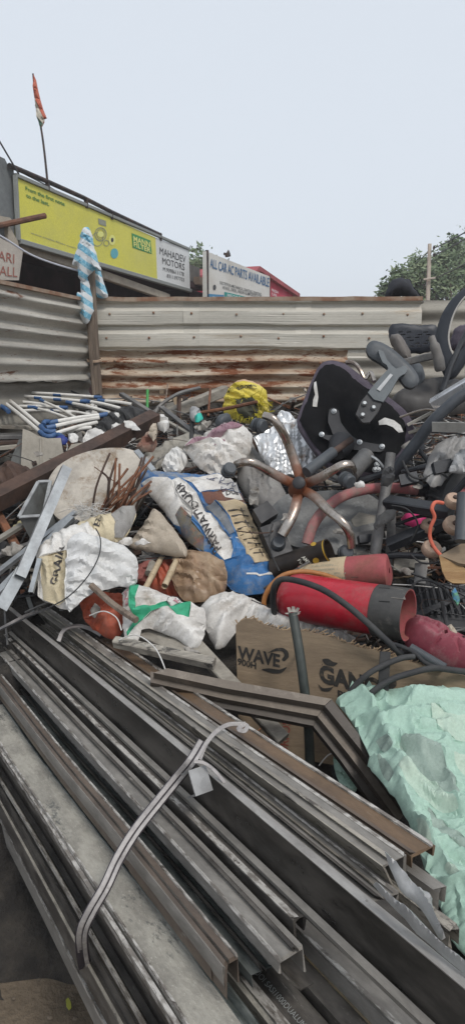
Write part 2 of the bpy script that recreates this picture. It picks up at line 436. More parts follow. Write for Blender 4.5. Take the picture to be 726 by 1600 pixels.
# ================================================================== the setting
# ground: one sheet, bare trodden soil
def ground():
    mb = MB(); n = 60; rr = random.Random(3)
    xs = sorted(set([-300, -80, -30, -12, -6, 6, 12, 30, 80, 300] + [-4 + i * .1 for i in range(81)]))
    ys = sorted(set([-300, -80, -30, -10, -3, 8, 14, 30, 80, 300] + [-1 + i * .1 for i in range(61)]))
    vs = []
    for y in ys:
        for x in xs:
            near = abs(x) < 4 and -1 < y < 5
            z = .02 * noise.noise(Vector((x * 2.2, y * 2.2, 0))) + .009 * noise.noise(Vector((x * 9, y * 9, 4))) if near else 0
            vs.append((x, y, z))
    nx = len(xs); fs = [[j * nx + i, j * nx + i + 1, (j + 1) * nx + i + 1, (j + 1) * nx + i] for j in range(len(ys) - 1) for i in range(nx - 1)]
    return mb.add(vs, fs)
soil = M('soil', (.15, .115, .08), .95, col2=(.10, .078, .055), scale=3.5, dirt=(.16, .135, .10), dscale=9, dpos=(.56, .75), bump=.7, bscale=45, bdist=.02)
solo('ground', None, None, ground(), soil, kind='structure')

# ------------------------------------------------------------------ sheet fences
galv = M('galvanised_old', (.34, .32, .285), .55, .15, col2=(.47, .445, .395), scale=2.2, stretch=(.7, .7, 5), dirt=(.15, .065, .035), dscale=2.6, dpos=(.57, .61), bump=.15, speck=((.17, .085, .05), .66, 22))
galvd = M('galvanised_dull', (.21, .195, .17), .65, .2, col2=(.31, .29, .25), scale=3, stretch=(.7, .7, 4), dirt=(.13, .08, .05), dscale=2, dpos=(.55, .75))
clad = M('cladding', (.56, .53, .465), .55, .08, col2=(.43, .41, .36), scale=1.4, stretch=(.5, .5, 6), dirt=(.36, .29, .21), dscale=2.4, dpos=(.54, .66), bump=.08, scr=None, speck=((.28, .19, .12), .72, 18))
rusty = M('rusty_sheet', (.50, .43, .34), .75, .1, col2=(.30, .19, .12), scale=3.2, pos=(.42, .58), stretch=(.7, .7, 4), dirt=(.17, .058, .024), dscale=4.4, dpos=(.505, .55), bump=.4, bscale=40, speck=((.10, .04, .022), .62, 26))
rustlip = M('rusty_edge', (.22, .12, .075), .85, col2=(.33, .26, .2), scale=9, bump=.4)
def sheet(P0, P1, z0, z1, wave, step=.012, amp_noise=.004, nseg=40, ragged=(0, 0), seed=0, thick_=.0012):
    """a profiled sheet standing on the line P0-P1; wave(z) gives the offset towards the camera"""
    P0, P1 = Vector((P0[0], P0[1], 0)), Vector((P1[0], P1[1], 0)); x = (P1 - P0).normalized(); n = Vector((x.y, -x.x, 0))
    if n.dot(-P0) < 0: n = -n
    L = (P1 - P0).length; nz = int((z1 - z0) / step); mb = MB(); vs = []
    for j in range(nz + 1):
        for i in range(nseg + 1):
            t = i / nseg; z = z0 + (z1 - z0) * j / nz
            if j == 0: z += ragged[0] * (noise.noise(Vector((t * L * 5, seed, 1))) + .5 * noise.noise(Vector((t * L * 17, seed, 1))))
            if j == nz: z += ragged[1] * (noise.noise(Vector((t * L * 4, seed, 9))) + .5 * noise.noise(Vector((t * L * 15, seed, 5))))
            zz = z + .010 * noise.noise(Vector((t * L * 1.2, z * 2, seed)))
            o = wave(zz) * (1 + .35 * noise.noise(Vector((t * L * 2, z * 4, seed + 3)))) + amp_noise * 2 * noise.noise(Vector((t * L * 2.5, z * 6, seed + 8)))
            vs.append(P0 + x * (L * t) + n * o + Vector((0, 0, z)))
    m = nseg + 1
    fs = [[j * m + i, j * m + i + 1, (j + 1) * m + i + 1, (j + 1) * m + i] for j in range(nz) for i in range(nseg)]
    k = len(vs); vs2 = [v - n * thick_ for v in vs]; fs2 = [[k + a for a in reversed(f)] for f in fs]
    rim = [[i + 1, i, k + i, k + i + 1] for i in range(nseg)] + [[nz * m + i, nz * m + i + 1, k + nz * m + i + 1, k + nz * m + i] for i in range(nseg)]
    return mb.add(vs + vs2, fs + fs2 + rim)
sine = lambda p, a, ph=0: (lambda z: a * math.sin(2 * math.pi * z / p + ph))
FY = 4.6
zt = at(300, 468, FY).z; zs = at(300, 552, FY).z
def zpx(py, Y=FY): return at(363, py, Y).z
def trap(z):
    """flat proud bands with sloping ledges, as the photo's cladding"""
    z0 = zpx(510); p = zpx(510) - zpx(545); u = ((z - z0) / p) % 1.0
    # band proud 0.03..0.70, ledge 0.70..0.82 facing up, pan 0.82..0.95, underside 0.95..1.03
    if u < .06: o = u / .06
    elif u < .66: o = 1 + .04 * math.sin(u * 60)
    elif u < .86: o = 1 - (u - .66) / .20
    else: o = 0
    return .026 * o
XL = at(152, 500, FY).x; XR = at(657, 480, FY).x
lip = MB()
A = Vector((XL, FY - .012, zt)); B = Vector((XR, FY - .012, zt + .004))
for i in range(24):
    a = A.lerp(B, i / 24); b = A.lerp(B, (i + 1) / 24); j = Vector((0, 0, .006 * noise.noise(Vector((i * .6, 0, 0))))); k = Vector((0, 0, .006 * noise.noise(Vector(((i + 1) * .6, 0, 0)))))
    lip.merge(sweep(a + j, b + k, [(-.02, -.014), (.012, -.014), (.012, .008), (-.02, .012)]))
nails = []
rn = random.Random(12)
for zz_ in (490, 527):
    for px_ in (172, 238, 305, 372, 440, 505, 570, 640):
        c = at(px_ + rn.uniform(-6, 6), zz_ + rn.uniform(-2, 2), FY - .028); nails.append(('nail', lathe(c, c + Vector((0, -.008, 0)), [(0, .008), (.5, .008), (1, .004)], 8), rustlip))
for px_ in (180, 260, 330, 420, 500):
    c = at(px_, 566 + rn.uniform(-3, 3), FY - .06); nails.append(('nail', lathe(c, c + Vector((0, -.012, 0)), [(0, .009), (.5, .009), (1, .004)], 8), rustlip))
seams = []
for px_ in (286, 462):
    a_ = at(px_, 468, FY - .03); b_ = at(px_ + 2, 553, FY - .03); seams.append(('sheet_overlap', sheet((a_.x, FY - .002), (a_.x + .10, FY - .003), b_.z, zt - .006, trap, .006, .003, 4, (.006, 0), px_), clad))
thing('sheet_fence', 'back fence of pale ribbed cladding over a rust streaked corrugated sheet', 'fence', [
    ('cladding_sheet', sheet((XL, FY), (XR, FY), zs - .04, zt, trap, .006, .003, 50, (.0, .0), 2), clad, 'clean pale cladding with flat proud bands'),
    ('top_rail', lip, rustlip, 'brown bent top edge'),
    ('rusty_sheet', sheet((XL - .02, FY - .045), (at(540, 560, FY).x, FY - .05), .85, zpx(547), sine(.082, .018), .0075, .009, 70, (0, .025), 5), rusty, 'corrugated sheet covered in rust streaks'),
    ('corrugated_sheet', sheet((at(530, 560, FY).x, FY - .02), (XR + .3, FY - .02), .85, zpx(550), sine(.11, .014), .010, .006, 30, (0, .02), 8), galvd, 'dull grey corrugated sheet behind the chairs'),
    ('corrugated_sheet', sheet((XR - .06, FY + .05), (XR + 1.3, FY + .03), .85, zpx(469, FY + .05), sine(.13, .018), .010, .004, 30, (0, .006), 11), galvd, 'grey corrugated sheet at the right end'),
] + nails + seams)
LA = Vector((at(143, 500, 4.58).x, 4.58, 0)); LB = Vector((at(0, 440, 3.62).x, 3.62, 0)); LB = LA + (LB - LA) * 2.1
ztl = at(143, 469, 4.58).z
thing('corrugated_fence', 'grey wavy corrugated fence left of the wooden post with few rust spots', 'fence', [
    ('upper_sheet', sheet(LA, LB, at(143, 594, 4.58).z, ztl, sine(.085, .019), .007, .005, 60, (.018, .004), 21), galv),
    ('lower_sheet', sheet(LA + Vector((-.03, .02, 0)), LB + Vector((-.03, 0, 0)), .8, at(143, 580, 4.58).z, sine(.1, .012), .010, .006, 40, (0, 0), 24), galvd, 'darker sheet below'),
    ('top_edge', sweep(LA + Vector((0, 0, ztl - .004)), LB + Vector((0, 0, ztl - .004)), [(-.012, -.012), (.016, -.012), (.016, .008), (-.012, .01)]), rustlip, 'rusty bent top edge'),
])
# post
oldwood = M('old_wood', (.20, .155, .12), .85, col2=(.11, .085, .068), scale=9, stretch=(4, 4, .4), bump=.5, bscale=40, dirt=(.30, .25, .2), dscale=6)
pp = [at(140, 418, 4.5), at(143, 480, 4.5), at(147, 545, 4.5), at(154, 640, 4.5)]
post = MB()
for a, b in zip(pp, pp[1:]): post.merge(sweep(a, b, rsec(.062, .055, .01), (0, 1, 0), caps=True))
strip = sweep(at(141, 540, 4.46), at(149, 640, 4.46), rsec(.022, .02, .004), (0, 1, 0))
twine = M('twine', (.45, .33, .24), .9)
wrap = MB()
c0 = at(148, 563, 4.5)
for k in range(2): wrap.merge(tube([c0 + Vector((.045 * math.cos(a), .042 * math.sin(a), .012 * math.sin(a) + k * .007)) for a in [i * math.pi / 6 for i in range(13)]], .004, 5, 2))
thing('fence_post', 'weathered grey wooden post in the fence corner under the hanging towel', 'post', [('timber', post, oldwood), ('batten', strip, oldwood), ('wire_tie', wrap, twine)])
# towel
def towel_mat():
    m = M('striped_towel', (.62, .66, .68), .95, bump=.5, bscale=220, bdist=.003); t = m.node_tree; N, L = t.nodes.new, t.links.new
    b = t.nodes['Principled BSDF']; tc = N('ShaderNodeTexCoord'); mp = N('ShaderNodeMapping'); mp.inputs['Rotation'].default_value = (0, R(-33), 0); L(tc.outputs['Object'], mp.inputs[0])
    wv = N('ShaderNodeTexWave'); wv.bands_direction = 'Z'; wv.inputs['Scale'].default_value = 4.9; wv.inputs['Distortion'].default_value = 1.2; wv.inputs['Detail'].default_value = 2; L(mp.outputs[0], wv.inputs[0])
    r = N('ShaderNodeMapRange'); r.inputs[1].default_value = .42; r.inputs[2].default_value = .58; L(wv.outputs[1], r.inputs[0])
    ck = N('ShaderNodeTexChecker'); ck.inputs[3].default_value = 46; L(mp.outputs[0], ck.inputs[0]); ck.inputs[1].default_value = (.15, .37, .50, 1); ck.inputs[2].default_value = (.26, .47, .58, 1)
    x = N('ShaderNodeMix'); x.data_type = 'RGBA'; L(r.outputs[0], x.inputs[0]); x.inputs[6].default_value = (.58, .61, .62, 1); L(ck.outputs[0], x.inputs[7]); L(x.outputs[2], b.inputs['Base Color'])
    return m
tm = towel_mat()
T1 = Cloth(pl(135, 410, Y=4.42, n=(0, -1, .06)), [(129, 356), (137, 354), (143, 364), (148, 388), (155, 412), (158, 424), (149, 421), (137, 432), (130, 441), (123, 432), (122, 418), (114, 412), (119, 393), (125, 372)], puff=.03, rim=12, res=4,
           folds=[([(134, 360), (128, 400), (125, 430)], 3, .02), ([(140, 365), (146, 400), (150, 420)], 3, .022), ([(136, 360), (137, 430)], 2.5, -.014)], crumple=[(9, .006, 1.4, 3)], back=.004, seed=1)
T2 = Cloth(pl(132, 470, Y=4.44, n=(0, -1, .05)), [(126, 438), (136, 430), (140, 445), (145, 472), (146, 486), (138, 504), (132, 506), (125, 492), (121, 470), (121, 457), (127, 456)], puff=.02, rim=10, res=4,
           folds=[([(131, 440), (134, 500)], 3, .018)], crumple=[(9, .005, 1.5, 3)], back=.004, seed=2)
T3 = Cloth(pl(158, 440, Y=4.54, n=(.2, -1, .05)), [(146, 405), (154, 412), (162, 440), (169, 464), (152, 464), (149, 440), (146, 425)], puff=.02, rim=10, res=4, folds=[([(152, 415), (160, 462)], 3, .015)], back=.004, seed=3)
tw = MB().merge(T1.mb).merge(T2.mb).merge(T3.mb)
thing('towel', 'blue and white striped towel hung over the top of the wooden fence post', 'towel', [('front_fold', T1.mb, tm), ('hanging_end', T2.mb, tm), ('rear_fold', T3.mb, tm)])
# black bundle on the fence top
blackcloth = M('black_cloth', (.02, .021, .026), .8, col2=(.032, .034, .042), scale=9, bump=.4)
Cb = Cloth(pl(630, 452, Y=4.66, n=(0, -1, .1)), [(600, 464), (604, 450), (612, 437), (625, 434), (638, 436), (645, 447), (656, 460), (661, 473), (648, 468), (630, 463), (612, 464)], puff=.11, rim=22, res=4,
           folds=[([(615, 440), (606, 462)], 3, .03), ([(626, 436), (628, 462)], 3, .028), ([(637, 438), (650, 466)], 3, .03)], crumple=[(10, .02, 1.2, 2)], seed=4)
solo('tarpaulin_bundle', 'black cloth bundle draped over the top of the pale back fence', 'cloth', Cb.mb, blackcloth)

# ------------------------------------------------------------------ the shop with the yellow board
SD = Vector((.3497, 1, 0)).normalized(); SN = Vector((SD.y, -SD.x, 0)); S0 = at(25, 275, 10.0)
sp = PL(S0, SN)
def sd(px, py, back=0.0):              # a point on the shop front, `back` metres behind it
    return PL(S0 - SN * back, SN).p(px, py)
def spq(quad, t, back=0.0): return prism([sd(x, y, back) for x, y in quad], -SN * t)
yellow = M('yellow_board', (.60, .56, .065), .45, col2=(.56, .53, .08), scale=1.2, bump=.02, dirt=(.48, .46, .12), dscale=.8, dpos=(.5, .8))
whiteb = M('white_board', (.62, .63, .63), .5, col2=(.55, .56, .56), scale=1, bump=.02)
green_ink = M('green_ink', (.07, .20, .06), .6, bump=0); grn = M('green_logo', (.05, .25, .08), .6, bump=0); pale_ink = M('pale_yellow_ink', (.68, .68, .22), .6, bump=0)
dark_ink = M('dark_ink', (.05, .05, .055), .6, bump=0); grey_ink = M('grey_ink', (.25, .26, .2), .6, bump=0); teal_ink = M('teal_ink', (.1, .36, .42), .6, bump=0)
frm = M('grey_frame', (.24, .25, .24), .6, .2)
EX = {}
def tx(body, a, b, up, bold=.01, surf=sp, off=.006): return text_px(body, surf, a, b, up, bold, .5, off)
def oval(cx, cy, rx, ry, n=24, rot=0): return [(cx + rx * math.cos(a) * math.cos(rot) - ry * math.sin(a) * math.sin(rot), cy + rx * math.cos(a) * math.sin(rot) + ry * math.sin(a) * math.cos(rot)) for a in [2 * math.pi * i / n for i in range(n)]]
def ringd(surf, cx, cy, rx, ry, w, off): 
    mb = MB(); o = oval(cx, cy, rx, ry); i = oval(cx, cy, rx - w, ry - w); P = [surf.p(*q) + surf.n * off for q in o + i]; n = len(o)
    return mb.add(P, [[k, (k + 1) % n, n + (k + 1) % n, n + k] for k in range(n)])
print_y = MB().merge(tx('From the first note', (40, 297), (101, 322), (-.4, -6.2), .02)); print_2 = tx('to the last.', (41, 308), (77, 322), (-.4, -6.2), .02)
small = tx('www.mann-filter.com', (48, 365), (118, 389), (0, -3), 0)
pic = MB()
for (cx, cy, rx, ry, wd) in ((157, 366, 9.5, 11, 1.3), (157, 366, 6.5, 8, .8), (152, 374, 9, 11, 1.0), (166, 380, 4.5, 5, 1.0)): pic.merge(ringd(sp, cx, cy, rx, ry, wd, .006))
pic.merge(decal(sp, [(153, 341), (165, 345), (166, 354), (154, 350)], .006))
picl = decal(sp, oval(175, 375, 5, 8), .006).merge(decal(sp, oval(157, 366, 5, 4.5), .007))
core = decal(sp, oval(175, 375, 2, 3.6), .009)
thing('shop_sign', 'long yellow sign board with a white end panel along the shop roof edge', 'sign', [
    ('yellow_panel', spq([(25, 275), (243, 371), (246, 440), (30, 374)], .10), yellow, None, [
        ('slogan_line', print_y, green_ink), ('slogan_line', print_2, green_ink), ('web_address', small, grey_ink), ('filter_picture', pic, grey_ink), ('picture_highlight', picl, pale_ink), ('picture_core', core, dark_ink), ('round_badge', decal(sp, oval(178.5, 396, 6, 8), .006), teal_ink),
        ('logo_box', decal(sp, [(205.5, 364), (235, 376), (237, 397), (207, 387)], .006), grn), ('logo_text', tx('MANN', (208, 376.5), (234, 386.5), (-.3, -8), .025, off=.011).merge(tx('FILTER', (208.5, 385), (235, 395), (-.3, -7.4), .025, off=.011)), pale_ink)]),
    ('white_panel', spq([(243, 371), (295, 391), (297, 452), (246, 440)], .10), whiteb, 'white end panel with black lettering', [
        ('owner_name', tx('MAHADEV', (249.5, 397), (290, 411), (-.2, -11), .0).merge(tx('MOTORS', (253.5, 412), (288, 422.5), (-.2, -10), .0)), dark_ink),
        ('phone_numbers', tx('M.9098611178', (254.5, 423), (287, 431.5), (0, -6), .0).merge(tx('8311397703', (260.5, 433.5), (287.5, 440), (0, -5.6), .0)), dark_ink)]),
    ('frame', MB().merge(sweep(sd(29, 377), sd(297, 454.5), rsec(.09, .07))).merge(sweep(sd(24, 273.5), sd(295.5, 389.5), rsec(.06, .05))).merge(sweep(sd(24.2, 274), sd(29.2, 376), rsec(.06, .06), (0, 1, 0))), frm),
])
maroon = M('maroon_wall', (.055, .026, .028), .85, col2=(.035, .02, .022), scale=2)
plaster = M('grey_plaster', (.19, .20, .20), .9, col2=(.13, .14, .145), scale=1.5, dirt=(.28, .25, .21), dscale=1.3, dpos=(.52, .7), bump=.4, bscale=20)
beige = M('beige_paint', (.42, .37, .30), .8, col2=(.33, .29, .24), scale=2, dirt=(.2, .17, .14))
dkroof = M('roof_slab', (.13, .12, .11), .9, col2=(.09, .085, .08))
zb = sd(30, 375).z; L0 = -3.0; L1 = 8.2
def SP(l, b, z): p = S0 + SD * l - SN * b; return Vector((p.x, p.y, z))
def slab(l0, l1, b0, b1, z0, z1): return prism([SP(l0, b0, z0), SP(l1, b0, z0), SP(l1, b1, z0), SP(l0, b1, z0)], (0, 0, z1 - z0))
zr = sd(25, 275).z
thing('shop_building', 'low dark shop building behind the yellow sign board', 'building', [
    ('wall', slab(L0, 7.0, 1.5, 5.0, .004, zb + .2), maroon),
    ('roof', slab(L0, 7.0, .16, 5.0, zb + .22, zr - .25), dkroof),
    ('ceiling', slab(L0, 7.0, .14, 1.45, zb + .08, zb + .2), maroon),
    ('fascia_beam', sweep(sd(27, 383, .12), sd(262, 465, .12), rsec(.10, .14)), beige, 'pale beam under the sign'),
    ('shutter', slab(.5, 6.2, 1.40, 1.49, .1, zb - .35), M('shutter', (.09, .035, .032), .7, col2=(.06, .028, .028))),
    ('end_pillar', prism([sd(-40, 225, .05), sd(8, 248, .05), sd(13, 258, .05), sd(22, 262, .05), sd(24, 400, .05), sd(-40, 380, .05)], -SN * .6), plaster, 'rough grey plastered pillar at the left end'),
    ('pillar_ledge', spq([(-40, 330), (16, 340), (23, 348), (12, 352), (-40, 346)], .25, -.06), beige),
    ('side_panel', spq([(13, 350), (29, 378), (31, 392), (14, 386)], .12, -.01), beige),
])
iron = M('black_iron', (.035, .033, .035), .6, .4, col2=(.09, .06, .05), scale=9)
rl = [sd(15, 258.5), sd(74, 283.5), sd(130, 308.5), sd(174, 331), sd(251, 367)]
rail = MB().merge(tube(rl, .035, 8, 1, smooth=False))
posts = [sweep(sd(x, y0), sd(x + .8, y1), rsec(.06, .06), (0, 1, 0)) for x, y0, y1 in ((74.5, 283.5, 298), (134.5, 310, 325), (174, 331, 343), (250, 364, 376))]
thing('roof_railing', 'thin black pipe railing above the yellow sign board', 'railing', [('top_pipe', rail, iron)] + [('railing_post', p, iron) for p in posts])
rustrod = M('rusty_rod', (.16, .075, .045), .8, col2=(.10, .05, .035), scale=12, bump=.4)
solo('bracket_rod', 'rusty rod sticking out in front of the yellow sign left end', 'rod', tube([sd(-20, 357, -.3), sd(20, 348, -.5), sd(71, 337, -.7)], .035, 8, 3), rustrod)
# left sign
q = PL(at(10, 400, 8.2), SN); redl = M('brick_red_ink', (.30, .11, .085), .7, bump=0)
thing('stall_sign', 'beige board with brick red capitals at the left edge below the rough pillar', 'sign', [
    ('board', plate(q, [(-60, 345), (0, 371), (36.5, 392), (30, 438), (-60, 436)], .05), M('stall_board', (.45, .41, .36), .7, col2=(.38, .34, .3), scale=3)),
    ('lettering', text_px('PARI', q, (-11, 404), (22, 412), (.4, -15), .0, .5, .006).merge(text_px('STALL', q, (-19, 428), (27, 433), (.6, -15), .0, .5, .006)), redl)])
# flag
pf = sd(76, 299, .1); Yf = pf.y
fa, fb = at(64.5, 200, Yf), at(52, 115, Yf)
flagm = [M('saffron_cloth', (.48, .13, .08), .85), M('flag_white', (.55, .50, .42), .85), M('flag_green', (.10, .19, .13), .85)]
fo = [(52, 115), (56, 124), (59.5, 140), (63, 155), (67, 170), (73, 184), (69.5, 186), (69.5, 191), (66, 197), (63, 200), (60.5, 190), (56.5, 170), (53.5, 148), (52, 130)]
CF = Cloth(pl(62, 160, Y=Yf - .03, n=(0, -1, .0)), fo, puff=.06, rim=5, res=2.2, sharp=True, folds=[([(54, 125), (64, 190)], 1.6, .05)], crumple=[(7, .03, 1.2, 3)],
           patches=[([(52.2, 150), (58, 160), (68, 184), (71, 186), (66, 199), (60, 192)], 1), ([(55.5, 170), (60, 184), (66.5, 193), (63, 202), (59, 190)], 2)], seed=6, back=.03)
thing('flag_on_pole', 'tricolour flag hanging limp from a thin leaning pole above the shop roof', 'flag', [('pole', tube([pf, at(70, 240, Yf), fa, at(57, 165, Yf), fb], .018, 6, 4, r1=.012), iron), ('flag', CF.mb, flagm)])
wire = M('wire', (.05, .05, .055), .6); palewire = M('pale_cable', (.40, .41, .46), .6)
solo('cable', 'pale sagging cable running from the left edge to the towel', 'cable', tube([at(-60, 340, 4.2), at(0, 368, 4.3), at(45, 396, 4.35), at(85, 412, 4.4), at(136, 427, 4.5)], .006, 6), palewire)
solo('overhead_wire', 'thin wire crossing the sky above the rough pillar', 'wire', tube([at(-30, 170, 9.5), at(0, 221, 9.6), at(30, 272, 9.8)], .012, 5), wire)
solo('overhead_wire', 'thin slack wire just behind the roof railing', 'wire', tube([sd(20, 262, 1), sd(70, 288, 1), sd(98, 305, 1), sd(120, 323, 1)], .012, 5), wire)

# ------------------------------------------------------------------ white sign, red shed, low roof
W0 = at(322, 393, 15.0); W1 = at(421, 432, 18.8); WD = Vector((W1.x - W0.x, W1.y - W0.y, 0)).normalized(); WN = Vector((WD.y, -WD.x, 0))
wp = PL(W0, WN)
blue_ink = M('blue_ink', (.045, .13, .27), .6, bump=0); tealp = M('teal_paint', (.02, .25, .22), .6, bump=0); bluep = M('blue_paint', (.05, .2, .36), .6, bump=0)
white_ink = M('white_ink', (.7, .7, .7), .6, bump=0)
wboard = M('dirty_white_board', (.60, .59, .56), .6, col2=(.52, .50, .46), scale=.8, dirt=(.45, .36, .28), dscale=.7, dpos=(.55, .8), bump=.05)
def tw_(body, a, b, up, bold, off=.01): return text_px(body, wp, a, b, up, bold, .5, off)
thing('parts_sign', 'white hoarding with tall blue capitals behind the back fence', 'sign', [
    ('board', plate(wp, [(322, 392.5), (421, 432), (421, 478), (322, 478)], .08), wboard),
    ('headline', tw_('ALL CAR AC PARTS AVAILABLE', (327.5, 417.5), (419.5, 448.5), (.2, -14), .012), blue_ink),
    ('services_text', tw_('ELECTRITION, MECHANICAL, DANTING, PAINTING', (343, 443.5), (407.5, 462.5), (0, -4.6), .004).merge(tw_('PETROL, DIESEL, INDIAN & IMPORTED CAR', (347.5, 451.5), (408, 466.5), (0, -4.6), .004)), dark_ink),
    ('emblem', decal(wp, oval(334.5, 449, 2.4, 4.2, 16), .01), dark_ink),
    ('teal_strip', decal(wp, [(350, 456), (384, 464), (390, 468), (390, 476), (350, 476)], .01), tealp, None, [('strip_text', tw_('FREE CAR CHECKUP', (353.5, 464), (388, 471.5), (0, -5), .01, .02), white_ink)]),
    ('blue_strip', decal(wp, [(323, 459), (349, 461), (349, 477), (323, 477)], .01), bluep, None, [('strip_text', tw_('SERVICE', (331, 467), (347, 469.5), (0, -4), .01, .02), white_ink)]),
    ('sign_post', sweep(at(323.3, 391, 15.05), Vector((W0.x, W0.y + .1, 0)), rsec(.07, .07), (0, 1, 0)), iron),
    ('sign_post', sweep(at(420, 431, 18.85), Vector((W1.x, W1.y + .1, 0)), rsec(.07, .07), (0, 1, 0)), iron),
    ('finial', tube([at(353, 399, 16.1), at(354.5, 394, 16.1), at(356, 401, 16.1)], .07, 6, 2), iron),
])
redwall = M('red_wall', (.52, .03, .075), .65, col2=(.44, .028, .06), scale=1)
redroof = M('red_roof', (.36, .07, .08), .7, col2=(.26, .06, .065), scale=2)
rp_ = PL(at(430, 450, 22), SN)
gab = [(392, 424), (400, 417), (459, 458), (459, 480), (380, 480)]
shed_roof = MB()
for a, b in (((391, 426), (400, 416)), ((399.5, 416), (463, 459))):
    P = [rp_.p(*a) + rp_.n * .12, rp_.p(*b) + rp_.n * .12, rp_.p(*b) - rp_.n * 3.5, rp_.p(*a) - rp_.n * 3.5]; shed_roof.merge(prism(P, (0, 0, -.12)))
wl = prism([rp_.p(394, 427), rp_.p(400.3, 420), rp_.p(457, 460), Vector((*rp_.p(457, 460).xy, 0)), Vector((*rp_.p(394, 427).xy, 0))], -rp_.n * 3.2)
thing('red_shed', 'bright red gabled shed to the right of the white hoarding', 'building', [
    ('wall', wl, redwall), ('roof', shed_roof, redroof),
    ('wall_lettering', text_px('FRESH', rp_, (423, 455), (433, 459), (0, -4), .01, .5, .02).merge(text_px('CAFE', rp_, (423, 461), (431, 464), (0, -4), .01, .5, .02)), white_ink)])
lowroof = M('brown_roof', (.20, .145, .11), .9, col2=(.14, .105, .08), scale=2)
lp = PL(at(310, 445, 17.0), SN)
thing('low_shed', 'low brown roofed shed between the two sign boards', 'building', [
    ('wall', prism([lp.p(296, 452), lp.p(326, 460), Vector((*lp.p(326, 460).xy, 0)), Vector((*lp.p(296, 452).xy, 0))], -lp.n * 2), maroon),
    ('roof', prism([lp.p(292, 433) + lp.n * .3, lp.p(330, 445) + lp.n * .3, lp.p(330, 454) + lp.n * .3, lp.p(292, 445) + lp.n * .3], -lp.n * 3), lowroof)])

# ------------------------------------------------------------------ trees and the utility pole
leafm = [M('leaf_dark', (.075, .115, .05), .7, col2=(.09, .135, .06), scale=3, bump=0), M('leaf_mid', (.12, .165, .085), .7, col2=(.14, .185, .10), scale=3, bump=0), M('leaf_light', (.17, .21, .11), .7, col2=(.19, .23, .13), scale=3, bump=0)]  # greens lightened, so part of the distance haze is in the leaf colour
bark = M('bark', (.12, .095, .07), .9, col2=(.08, .065, .05), scale=4, bump=.6, bscale=20)
def tree(label, base, clumps, leaf=.17, per=430, seed=0, group=None):
    """clumps: (px, py, Y, radius); limbs run from the trunk to each, leaves hang round its twigs"""
    rr = random.Random(seed); mb = MB(); tr = MB(); C = [(at(px, py, Y), r) for px, py, Y, r in clumps]
    zt_ = sum(c.z for c, _ in C) / len(C); b = Vector((base[0], base[1], 0)); fork = Vector((base[0], base[1], max(1.2, zt_ * .55)))
    tr.merge(tube([b, fork.lerp(b, .5) + Vector((.08, 0, 0)), fork], .22, 8, 3, r1=.13))
    for c, r in C:
        mid = fork.lerp(c, .5) + Vector((rr.uniform(-.2, .2), rr.uniform(-.2, .2), .25)); tr.merge(tube([fork, mid, c], .09, 5, 3, r1=.025))
        for _ in range(5):
            e = c + Vector((rr.gauss(0, 1), rr.gauss(0, 1), rr.gauss(0, 1))).normalized() * r * .8; tr.merge(tube([mid.lerp(c, .7), c.lerp(e, .5), e], .02, 4, 1, r1=.008))
        twigs = [c + Vector((rr.gauss(0, .5), rr.gauss(0, .5), rr.gauss(0, .5))) * r for _ in range(26)]
        for t in twigs:
            mi = rr.choice([0, 0, 1, 1, 1, 2])
            for _ in range(per // 26):
                p = t + Vector((rr.gauss(0, .19), rr.gauss(0, .19), rr.gauss(0, .16))) * r * 1.3
                a = Vector((rr.gauss(0, 1), rr.gauss(0, 1), rr.gauss(0, .7))).normalized(); u = a.orthogonal().normalized(); l = leaf * rr.uniform(.6, 1.3)
                mb.add([p, p + a * l * .5 + u * l * .28, p + a * l, p + a * l * .5 - u * l * .28], [[0, 1, 2, 3]], mi)
    return thing('tree', label, 'tree', [('trunk', tr, bark), ('crown', mb, leafm)], group)
tree('bushy green tree right behind the utility pole with a pointed top', at(690, 600, 27).xy, [(653, 416, 27, .4), (652, 432, 26.5, .65), (648, 448, 27, .65), (664, 455, 27, .8), (674, 436, 27.5, .7), (690, 445, 28, .95), (682, 462, 27, .8), (694, 404, 27.5, .35), (692, 420, 27.5, .6), (655, 466, 27, .7), (668, 420, 27, .35)], seed=1, group='trees behind the fence')
tree('tall tree at the right edge whose top rises above the wires', at(725, 600, 29).xy, [(709, 383, 29, .28), (708, 395, 29, .4), (711, 412, 29, .8), (724, 406, 30, .6), (735, 424, 30, 1.1), (722, 438, 29, 1.1), (740, 402, 30, .7), (706, 450, 29, .9), (728, 458, 29, 1.0), (698, 432, 29, .6)], seed=2, group='trees behind the fence')
tree('small sparse tree peeping out beside the black cloth bundle', at(612, 600, 25).xy, [(603, 446, 25, .2), (602, 456, 25, .25), (618, 430, 25, .22), (632, 432, 25, .3), (627, 445, 25, .35), (606, 464, 25, .3)], per=200, seed=3, group='trees behind the fence')
tree('pale tree crown between the yellow sign and the white hoarding', at(310, 600, 26).xy, [(302, 424, 26, .6), (313, 421, 26, .6), (319, 430, 26, .7), (307, 435, 26, .7), (324, 440, 26, .8)], leaf=.17, seed=4, group='trees behind the fence')
conc = M('concrete_pole', (.56, .48, .40), .85, col2=(.45, .39, .33), scale=2, bump=.3)
yp = 20.0; ptop = at(670.5, 381, yp); pbase = Vector((at(667, 560, yp).x, yp, 0))
ins = [lathe(at(674, y, yp) + Vector((0, -.1, 0)), at(677, y, yp) + Vector((0, -.1, 0)), [(0, .03), (.3, .06), (.5, .03), (.7, .06), (1, .02)], 10) for y in (388, 399.5)]
thing('utility_pole', 'pale square concrete utility pole in front of the trees at right', 'pole', [
    ('shaft', sweep(pbase, ptop, rsec(.13, .13, .015), (0, 1, 0), sec1=rsec(.085, .085, .01)), conc),
    ('cross_arm', bar(at(661, 436.5, yp - .12), at(680, 434, yp - .12), .05, .05), conc)] + [('insulator', i, iron) for i in ins])
